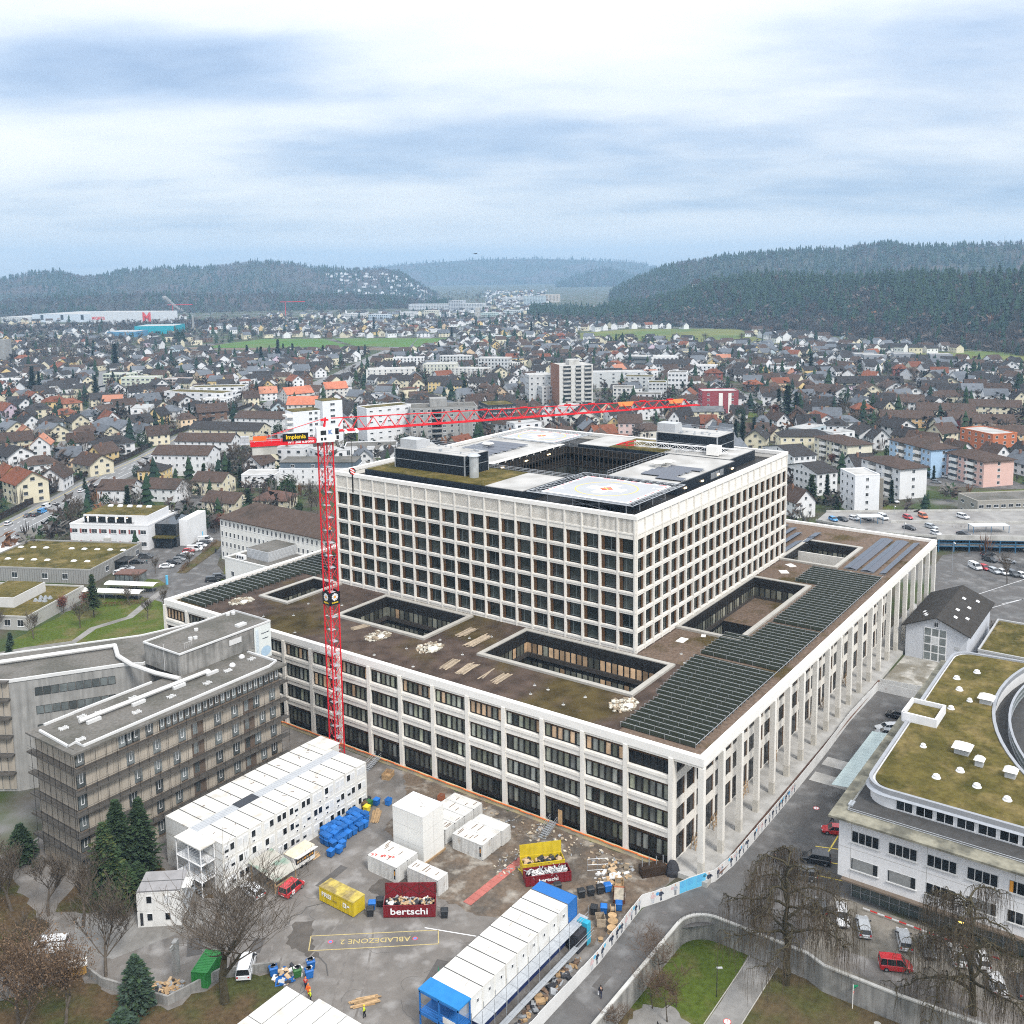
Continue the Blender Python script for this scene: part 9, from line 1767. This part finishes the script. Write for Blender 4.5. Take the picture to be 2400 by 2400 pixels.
def conifer(h,rad,seed,n,m,clump=.34,taper=1.0,gap=.12,core=True,base=.06):
 """trunk with whorls of drooping boughs, each bough a row of needle clumps"""
 r=random.Random(seed); tr=MB(); tr.tube((0,0,0),(0,0,h*.97),h*.016,h*.003,n=6); f=MB(); per=7
 for k in range(n):
  t=base+(1-base)*((k+r.random())/n); z=h*t; R_=rad*(1-t**taper)*r.uniform(.5,1.12)+.12; a=r.uniform(0,6.283)
  if r.random()<gap: R_*=.45
  tr.tube((0,0,z),(R_*.9*math.cos(a),R_*.9*math.sin(a),z-.12*R_),.03,.01,n=3,cap=False)
  for j in range(per):
   q=(j+r.random())/per; c=Vector((R_*q*math.cos(a),R_*q*math.sin(a),z-.18*R_*q*q+r.uniform(-.15,.15)))+Vector((r.gauss(0,.12),r.gauss(0,.12),0))*R_*.5
   u=Vector((math.cos(a+r.uniform(-.8,.8)),math.sin(a+r.uniform(-.8,.8)),r.uniform(-.25,.35)))*clump*r.uniform(.6,1.3); v=Vector((-u.y,u.x,r.uniform(-.3,.3)*clump))*r.uniform(.35,.7); f.face([c-u-v*.5,c+u*.2-v,c+u*1.1,c+u*.1+v],m if r.random()<.72 else 1)
 return tr,f
def plant_con(name,label,loc,h,rad,seed,n,mats,**k):
 tr,f=conifer(h,rad,seed,n,0,**k); t=thing(name,label,'tree',loc); tr.build('trunk','bark',t); f.build('crown',mats,t); return t
for x,y,h,rd,sd,l,mt in ((-50.6,72.2,13.5,3.4,1,'dark broad pine before the old wing, tallest of its group',['needle_dark','needle']),(-47.4,71.4,12.6,3.0,2,'dark pine right of the tallest pine before the old wing',['needle_dark','needle']),(-54.6,69.2,12.8,2.9,3,'yellowish green spruce left of the dark pines before the old wing',['needle','needle_yellow']),(-56.3,90.0,6.5,2.4,4,'small dark pine at the corner of the old wing',['needle_dark','needle']),(-51.0,66.9,5.5,2.2,5,'low dark yew beside the small site cabin',['needle_dark','needle']),(-53.4,66.6,7,2.4,6,'mid green bush under the yellowish spruce',['needle','needle_yellow'])): plant_con('pine_tree',l,(x,y,GZ),h,rd,sd,950,mt,clump=.36,taper=2.4,gap=.3,base=.1)
plant_con('pine_tree','blue green bushy pine in the lower left foreground',(-64.4,47.2,GZ-1.4),8.6,2.5,9,950,[mat('needle_blue',(.055,.085,.06),.9,.4,1.2),'needle'],clump=.30,taper=2.6,base=.12,gap=.3); plant_con('pine_tree','low pine bush in front of the foreground pine',(-67.8,45.2,GZ-1.6),4.5,2.6,10,420,['needle_blue','needle'],clump=.38,taper=2.6,gap=.3)
plant_con('pine_tree','slender pine on the campus lawn by the bicycle shelters',(14.7,185.5,GZ),12,3.2,12,340,['needle','needle_yellow'],clump=.42,taper=1.4,gap=.35,base=.25); plant_con('young_pine','small round pine by the campus garden path',(-9,184,GZ),3.4,1.4,13,150,['needle_blue','needle'],clump=.3); plant_con('young_pine','small pine left of the campus garden steps',(-16,196,GZ),5,1.8,14,180,['needle','needle_dark'],clump=.32); plant_con('young_pine','second small pine left of the campus garden steps',(-17.5,191.5,GZ),4.6,1.6,15,160,['needle','needle_dark'],clump=.32); plant_con('young_pine','dark low pine beside the garden path bend',(-12.5,178,GZ),2.6,1.3,16,120,['needle_dark','needle'],clump=.28); plant_con('young_pine','green garden shrub at the very bottom of the dull lawn',(-21,-25,LZ),1.8,1.5,17,150,['leaf_dark','needle'],clump=.25)
for k,(x,y) in enumerate(((85,243),(88.5,246),(91,240),(82,247))): plant_con('pine_tree','dark green pine in the planted lawn behind the clinic entrance, '+('nearest','second','third','rearmost')[k],(x,y,GZ),7+k%2*1.5,2.6,20+k,240,['needle_dark','needle'],clump=.5,taper=1.3)
# mid distance trees: a few shared crowns, one thing each
def bare_set(seed,h=10,lev=3,kids=(3,4),tw=.03):
 T=Tr(seed); T.grow(Vector((0,0,0)),Vector((.02,0,1)),h*.33,h*.018,0,lev,.58,kids,0,.25,.72,tw); return T.wood.mesh('trunk',['bark_grey']),T.twig.mesh('crown',['twig']),T
BS_=[bare_set(100+k)[:2] for k in range(4)]
BIGB=bare_set(140,15,4,(2,4),.03)[:2]
CS_=[]
for k in range(4):
 tr,f=conifer(10,(2.0,2.5,1.7,2.9)[k],200+k,200,0,clump=.62,taper=(1,1.2,.9,1.5)[k]); CS_.append((tr.mesh('trunk',['bark']),f.mesh('crown',[('needle_dark','needle_dark','needle_dark','needle')[k],'needle'])))
RS_=[]; 
for m in ('red_leaf','leaf_dark'):
 T=bare_set(160,10,3)[2]; lm_=MB(); T.leaves(1500,0,.42,lm_,.55); lm2=MB(); RS_.append((T.wood.mesh('trunk',['bark']),lm_.mesh('crown',[m])))
def ever(seed):
 r=random.Random(seed); f=MB()
 for _ in range(900):
  d=Vector([r.gauss(0,1) for _ in range(3)]).normalized(); q=Vector((d.x*3.4,d.y*3.4,5+d.z*4.6))*r.uniform(.75,1.03)*(1+.12*math.sin(d.x*5+seed)*math.cos(d.z*4)); q.z=max(q.z,.3); a,b=[Vector([r.uniform(-1,1) for _ in range(3)])*.55 for _ in range(2)]; f.face([q,q+a,q+a+b,q+b])
 return MB().tube((0,0,0),(0,0,5),.2,n=5).mesh('trunk',['bark']),f.mesh('crown',['leaf_dark'])
ES_=[ever(3),ever(4)]
TL={'c':('dark conifer','conifer'),'b':('bare tree','bare_tree'),'r':('russet leaved tree','russet_tree'),'g':('dense evergreen','evergreen_tree')}
tq=random.Random(5); nt_=0
def mid_tree(k,x,y,h):
 pr={'c':CS_,'b':BS_,'r':RS_[:1],'g':ES_}[k]; a=tq.choice(pr)
 if k=='b' and h>13: a=BIGB
 s=h/(15 if a is BIGB else 10); w='tall' if h>15 else 'mid sized' if h>8 else 'small'; t=thing(TL[k][1],'%s %s standing %s'%(w,TL[k][0],zone(x,y)),'tree',(x,y,GZ),tq.uniform(0,6.28),'trees among the houses of the town',(s*tq.uniform(.9,1.1),s*tq.uniform(.9,1.1),s)); put('trunk',a[0],t); put('crown',a[1],t)
for q in TREES.split(';'):
 k,x,y,h=q.split(','); mid_tree(k,float(x),float(y),float(h)); nt_+=1
for k,x,y,h in (('b',22,172,7),('b',30,176,6),('b',8,181,8),('r',17,192,5),('b',26,186,6),('b',36,198,5),('b',48,206,5.5),('b',-3,184,7),('r',92,232,6),('b',58,203,6),('b',-6,196,6),('r',12,196,4.5),('b',180,-12,9),('b',195,-16,7),('b',130,-17,5),('b',200,-22,8)): mid_tree(k,x,y,h*1.25)
while nt_<300:
 d=math.sqrt(tq.uniform(340**2,760**2)); a=tq.uniform(-27,28); x,y=polar(d,a); nt_+=.15
 if any((x-p)**2+(y-q)**2<(c*.75)**2 for p,q,c in EXCL.at(x,y)) or near_road(x,y,14) or any(inpoly(x,y,P) for P in FIELDS) or (a<-6 and x<300 and y<200): continue
 nt_+=.85; mid_tree(tq.choice('bbbbbcccg'),x,y,tq.uniform(5,11))
# hedges
def hedge(label,a,b,w,h,m,n,leaf=.16):
 r=random.Random(int(a[0]*3)); f=MB(); A,B=Vector((*a,0)),Vector((*b,0)); d=(B-A); nn=Vector((-d.y,d.x,0)).normalized()
 for _ in range(n):
  p=A+d*r.random()+nn*w*r.uniform(-.5,.5); p.z=GZ+h*r.random()**.6; u,v=[Vector([r.uniform(-1,1) for _ in range(3)])*leaf for _ in range(2)]; f.face([p,p+u,p+u+v,p+v])
 f.build('hedge',m,None,label=label,cat='hedge')
hedge('russet clipped beech hedge along the lower half of the parking row',(53.5,201),(60,206),1.2,1.2,'dead_leaf',700); hedge('russet clipped beech hedge along the upper half of the parking row',(70,212),(82,220),1.2,1.2,'dead_leaf',900); hedge('russet hedge in front of the bicycle shelters',(17,196),(29,184.5),1.2,1.1,mat('hedge_brown',(.14,.07,.045),.95,.35,1.5),1100); hedge('dark green hedge by the street at the right edge',(400,10),(420,-12),2,2,'leaf_dark',600,.4)
# bench, lamp, sign post in the garden
t=thing('park_bench','dark metal bench on the gravel at the bottom of the garden','bench',(-27.4,-7.4,LZ),R(50)); MB().box(-.8,-.25,.42,.8,.25,.47).build('seat','dark_frame',t); MB().box(-.8,.25,.47,.8,.3,.95).build('backrest','dark_frame',t); me=MB().box(-.04,-.25,0,.04,.25,.42).mesh('leg',['dark_frame']); [put('leg',me,t,(x,0,0)) for x in (-.7,.7)]
t=thing('path_lamp','slim black path lamp with flat head on the lawn','lamp',(-17.9,-10.5,LZ)); MB().tube((0,0,0),(0,0,4.1),.06,.05,n=8).build('pole','black_plastic',t); MB().obox((.2,-.25,4.12),(.75,.3,.1),-.9).build('lamp_head','grey_metal',t)
t=thing('path_sign_post','white footpath post with green and red arrow plates below the wall','sign',(-9.9,-25.6,LZ)); MB().tube((0,0,0),(0,0,3.3),.06,n=8).build('post','light_trim',t); me=MB().box(0,-.03,-.12,.62,.03,.12).mesh('arrow_plate',[mat('sign_green',(.02,.30,.14),.5,.05,1)]); [put('arrow_plate',me,t,(.05,0,3.1-.32*k),R(-50+30*k)) for k in range(3)]; MB().box(-.02,-.03,1.95,.45,.03,2.15).build('red_plate','paint_red',t)
disc('manhole_cover',-10.8,-29,.45,'pale_concrete',LZ+.03)
t=thing('barrier_poles','red and white barrier rail along the setts by the glass front','barrier',(0,0,GZ)); me=MB().box(-.02,-.5,.35,.02,.5,.55).mesh('rail_white',['paint_white']); m2=MB().box(-.02,-.5,.35,.02,.5,.55).mesh('rail_red',['paint_red'])
for k in range(18): put('rail_section',(me,m2)[k%2],t,(6.6-.03*k,-22.5-k*1.0,0))
WL_=thing('wall_lamp','small lit yellow lamp on the glass ground floor of the white building','lamp',(8.6,-34.6,1.6)); MB().box(-.3,-.35,-.2,0,.35,.2).build('lamp_glass',mat('lamp_yellow',(1,.62,.12),.5,0,emit=4),WL_)
# ---------------------------------------------------------------- people
def skin_mesh(name,verts,edges,radii,m,root=0):
 me=bpy.data.meshes.new(name); me.from_pydata(verts,edges,[]); o=bpy.data.objects.new(name,me); COL.objects.link(o); md=o.modifiers.new('s','SKIN'); sub=o.modifiers.new('d','SUBSURF'); sub.levels=1
 for i,r in enumerate(radii): me.skin_vertices[0].data[i].radius=(r,r)
 me.skin_vertices[0].data[root].use_root=True
 out=bpy.data.meshes.new_from_object(o.evaluated_get(bpy.context.evaluated_depsgraph_get())); bpy.data.objects.remove(o); out.name=name; out.materials.clear(); out.materials.append(MATS[m]); return out
mat('skin_tone',(.45,.27,.19),.6,.05,2); mat('cloth_black',(.016,.017,.022),.85,.1,2); mat('cloth_navy',(.03,.035,.06),.85,.1,2); mat('cloth_white',(.66,.68,.70),.85,.05,2); mat('cloth_orange',(.85,.16,.02),.7,.05,2); mat('cloth_hivis',(.62,.75,.03),.6,.05,2); mat('cloth_red',(.55,.04,.03),.7,.05,2); mat('cloth_teal',(.05,.16,.17),.8,.1,2); mat('hair_dark',(.02,.014,.01),.7,.1,2); mat('helmet_yellow',(.80,.58,.03),.4,.03,2); mat('helmet_orange',(.8,.2,.03),.4,.03,2); mat('helmet_white',(.75,.75,.75),.4,.03,2)
def person(label,x,y,z,rot,top,legs,head='hair_dark',stride=.28,reach=0,bag=None,climb=False,sc=1):
 t=thing('person',label,'person',(x,y,z),rot,None,(sc,sc,sc)); s=stride
 J_={'pel':(0,0,.95),'ch':(.02,0,1.32),'nk':(.03,0,1.48),'hd':(.05,0,1.60),'ht':(.05,0,1.72),'lh':(0,.1,.90),'lk':(s*.55,.1,.50),'la':(s*.55-.05,.1,.08),'lt':(s*.55+.14,.1,.03),'rh':(0,-.1,.90),'rk':(-s*.1,-.1,.50),'ra':(-s,-.1,.10),'rt':(-s+.16,-.1,.03),'ls':(.02,.19,1.42),'le':(-.08+reach*.2,.25,1.14+reach*.1),'lw':(-.02+reach*.42,.25,.90+reach*.35),'rs':(.02,-.19,1.42),'re':(.05+reach*.2,-.26,1.14+reach*.1),'rw':(.16+reach*.3,-.25,.92+reach*.35)}
 if climb: J_.update(lw=(.32,.18,1.62),le=(.22,.24,1.38),rw=(.32,-.18,1.75),re=(.24,-.24,1.5),lk=(.26,.1,.62),la=(.12,.1,.30),lt=(.26,.1,.28))
 n=list(J_); idx={k:i for i,k in enumerate(n)}; V=[J_[k] for k in n]; E=[('pel','ch'),('ch','nk'),('nk','hd'),('hd','ht'),('pel','lh'),('lh','lk'),('lk','la'),('la','lt'),('pel','rh'),('rh','rk'),('rk','ra'),('ra','rt'),('ch','ls'),('ls','le'),('le','lw'),('ch','rs'),('rs','re'),('re','rw')]; rad={'pel':.13,'ch':.15,'nk':.055,'hd':.085,'ht':.07,'lh':.085,'rh':.085,'lk':.06,'rk':.06,'la':.045,'ra':.045,'lt':.035,'rt':.035,'ls':.06,'rs':.06,'le':.042,'re':.042,'lw':.03,'rw':.03}
 EE=[(idx[a],idx[b]) for a,b in E]; RR=[rad[k] for k in n]
 for w,sd in (('lw',1),('rw',-1)):
  wx,wy,wz=J_[w]; i=len(V); V.append((wx+.02,wy,wz-.07)); EE.append((idx[w],i)); RR.append(.032)
  for k in range(4): j=len(V); V+=[(wx+.055-.022*k,wy-.01*sd,wz-.12),(wx+.055-.022*k,wy-.028*sd,wz-.16+.006*abs(k-1))]; EE+=[(i,j),(j,j+1)]; RR+=[.010,.008]
  j=len(V); V+=[(wx+.06,wy-.03*sd,wz-.08),(wx+.075,wy-.05*sd,wz-.11)]; EE+=[(i,j),(j,j+1)]; RR+=[.011,.009]
 put('body',skin_mesh('body',V,EE,RR,'skin_tone'),t)
 def cloth(nm,keys,edges,m,g):
  ii={k:i for i,k in enumerate(keys)}; put(nm,skin_mesh(nm,[J_[k] for k in keys],[(ii[a],ii[b]) for a,b in edges],[rad[k]+g for k in keys],m),t)
 cloth('jacket',['pel','ch','nk','ls','le','lw','rs','re','rw'],[('pel','ch'),('ch','nk'),('ch','ls'),('ls','le'),('le','lw'),('ch','rs'),('rs','re'),('re','rw')],top,.025); cloth('trousers',['pel','lh','lk','la','rh','rk','ra'],[('pel','lh'),('lh','lk'),('lk','la'),('pel','rh'),('rh','rk'),('rk','ra')],legs,.022); cloth('shoe',['la','lt'],[('la','lt')],'cloth_black',.018); cloth('shoe',['ra','rt'],[('ra','rt')],'cloth_black',.018)
 h=MB(); hx,hy,hz_=J_['hd']; h.loft([[(hx-.02+rr_*math.cos(a),rr_*math.sin(a),hz_+zz_) for a in np.linspace(0,5.6,9)] for rr_,zz_ in ((.112,.02),(.118,.07),(.10,.13),(.05,.17))]); h.build('hair' if head.startswith('hair') else 'helmet',head,t)
 f=MB(); [f.obox((hx+.088,sy*.032,hz_+.02),(.012,.02,.012)) for sy in (-1,1)]; f.build('eyes','black_plastic',t); MB().obox((hx+.1,0,hz_-.008),(.035,.022,.04)).build('nose','skin_tone',t); MB().obox((hx+.082,0,hz_-.045),(.014,.045,.01)).build('mouth','cloth_red',t); MB().obox((hx,.088,hz_),(.03,.014,.05)).obox((hx,-.088,hz_),(.03,.014,.05)).build('ears','skin_tone',t)
 if bag: b=put('carry_bag',MB().box(-.16,-.07,0,.16,.07,.36).tube((-.06,0,.36),(-.02,0,.5),.012,n=4).mesh('carry_bag',['paint_white']),None,(x+.05,y+.34,z+.38),rot,label='white carrier bag held by the walker in black on the road',cat='bag')
 return t
person('person in black long coat walking up the road with a white bag',-29.6,.1,GZ,R(25),'cloth_black','cloth_navy',bag=True); person('person in white top and dark trousers walking past the red hatchback',27,-10.9,GZ,R(-70),'cloth_white','cloth_navy',stride=.42); person('person in black walking on the street beside the weeping tree',10.6,-7.3,GZ,R(60),'cloth_black','cloth_black'); person('worker in yellow vest and yellow helmet near the timber stack',-49.2,22.4,GZ,R(120),'cloth_hivis','cloth_black','helmet_yellow',.15,.4); person('worker in orange jacket and orange helmet behind the bottom cabins',-50.6,30.9,GZ,R(200),'cloth_orange','cloth_orange','helmet_orange',.15,.3); person('worker in red jacket left of the orange clad worker',-50.0,32.1,GZ,R(20),'cloth_red','cloth_navy','helmet_orange',.1,.3); person('worker with yellow helmet right of the orange clad worker',-51.2,29.9,GZ,R(150),'cloth_hivis','cloth_navy','helmet_yellow',.1,.3)
person('worker in brown jacket standing before the pale gate at the street end',84.2,-4.3,GZ,R(200),mat('cloth_brown',(.20,.10,.06),.8,.1,2).name,'cloth_navy',stride=.1); person('person in teal jacket walking across the campus car park',52.8,217.6,GZ,R(-60),'cloth_teal','cloth_navy'); person('person in dark clothes walking on the campus road beside the hedge',73,209,GZ,R(-120),'cloth_navy','cloth_black')
person('climber in orange jacket on the ladder of the crane mast',-5.3,71.7,43.4,JA-1.2,'cloth_orange','cloth_navy','helmet_white',.05,0,climb=True)
# bird in flight over the far hills
bd=thing('bird','dark bird gliding with spread wings in front of the far hills','bird',(36.0,69.0,94.5),R(-60)); b=MB(); b.loft([[(x,w*math.cos(a),h*math.sin(a)) for a in np.linspace(0,5.3,8)] for x,w,h in ((-.42,.02,.02),(-.25,.06,.05),(0,.10,.09),(.22,.08,.08),(.34,.055,.06),(.42,.05,.05),(.48,.015,.015))]); b.build('body','cloth_black',bd)
wg=MB(); wg.face([(.18,.05,.02),(.26,.45,.12),(.20,.95,.02),(.05,1.02,-.02),(-.06,.5,.06),(-.15,.05,.02)]).face([(.18,.05,0),(-.15,.05,0),(-.06,.5,.04),(.05,1.02,-.04),(.20,.95,0),(.26,.45,.10)]); wm=wg.mesh('wing',['bark']); put('wing',wm,bd); put('wing',wm,bd,None,(math.pi,0,0)); MB().face([(-.38,-.03,.01),(-.38,.03,.01),(-.66,.14,.01),(-.62,0,.0),(-.66,-.14,.01)]).build('tail','bark',bd)
for k in list(PROTO.values())+list(BIN.values()):
 for c in list(k.children):
  for g in list(c.children): bpy.data.objects.remove(g)
  bpy.data.objects.remove(c)
 bpy.data.objects.remove(k)
seen={}
for o in COL.objects:
 if o.parent is None and o.get('group') in ('houses of the town around the hospital','trees among the houses of the town'): seen.setdefault(o['label'],[]).append(o)
ORD=['leftmost','second from the left','third from the left','fourth from the left','fifth from the left']
for l,L in seen.items():
 if len(L)<2: continue
 L.sort(key=lambda o:vxy(*o.location[:2])[0]/vxy(*o.location[:2])[1])
 for i,o in enumerate(L):
  j=len(L)-1-i; o['label']=l+', '+(('left one','right one')[i] if len(L)==2 else ORD[i] if i<=j and i<5 else ['rightmost','second from the right','third from the right','fourth from the right','fifth from the right'][min(j,4)])
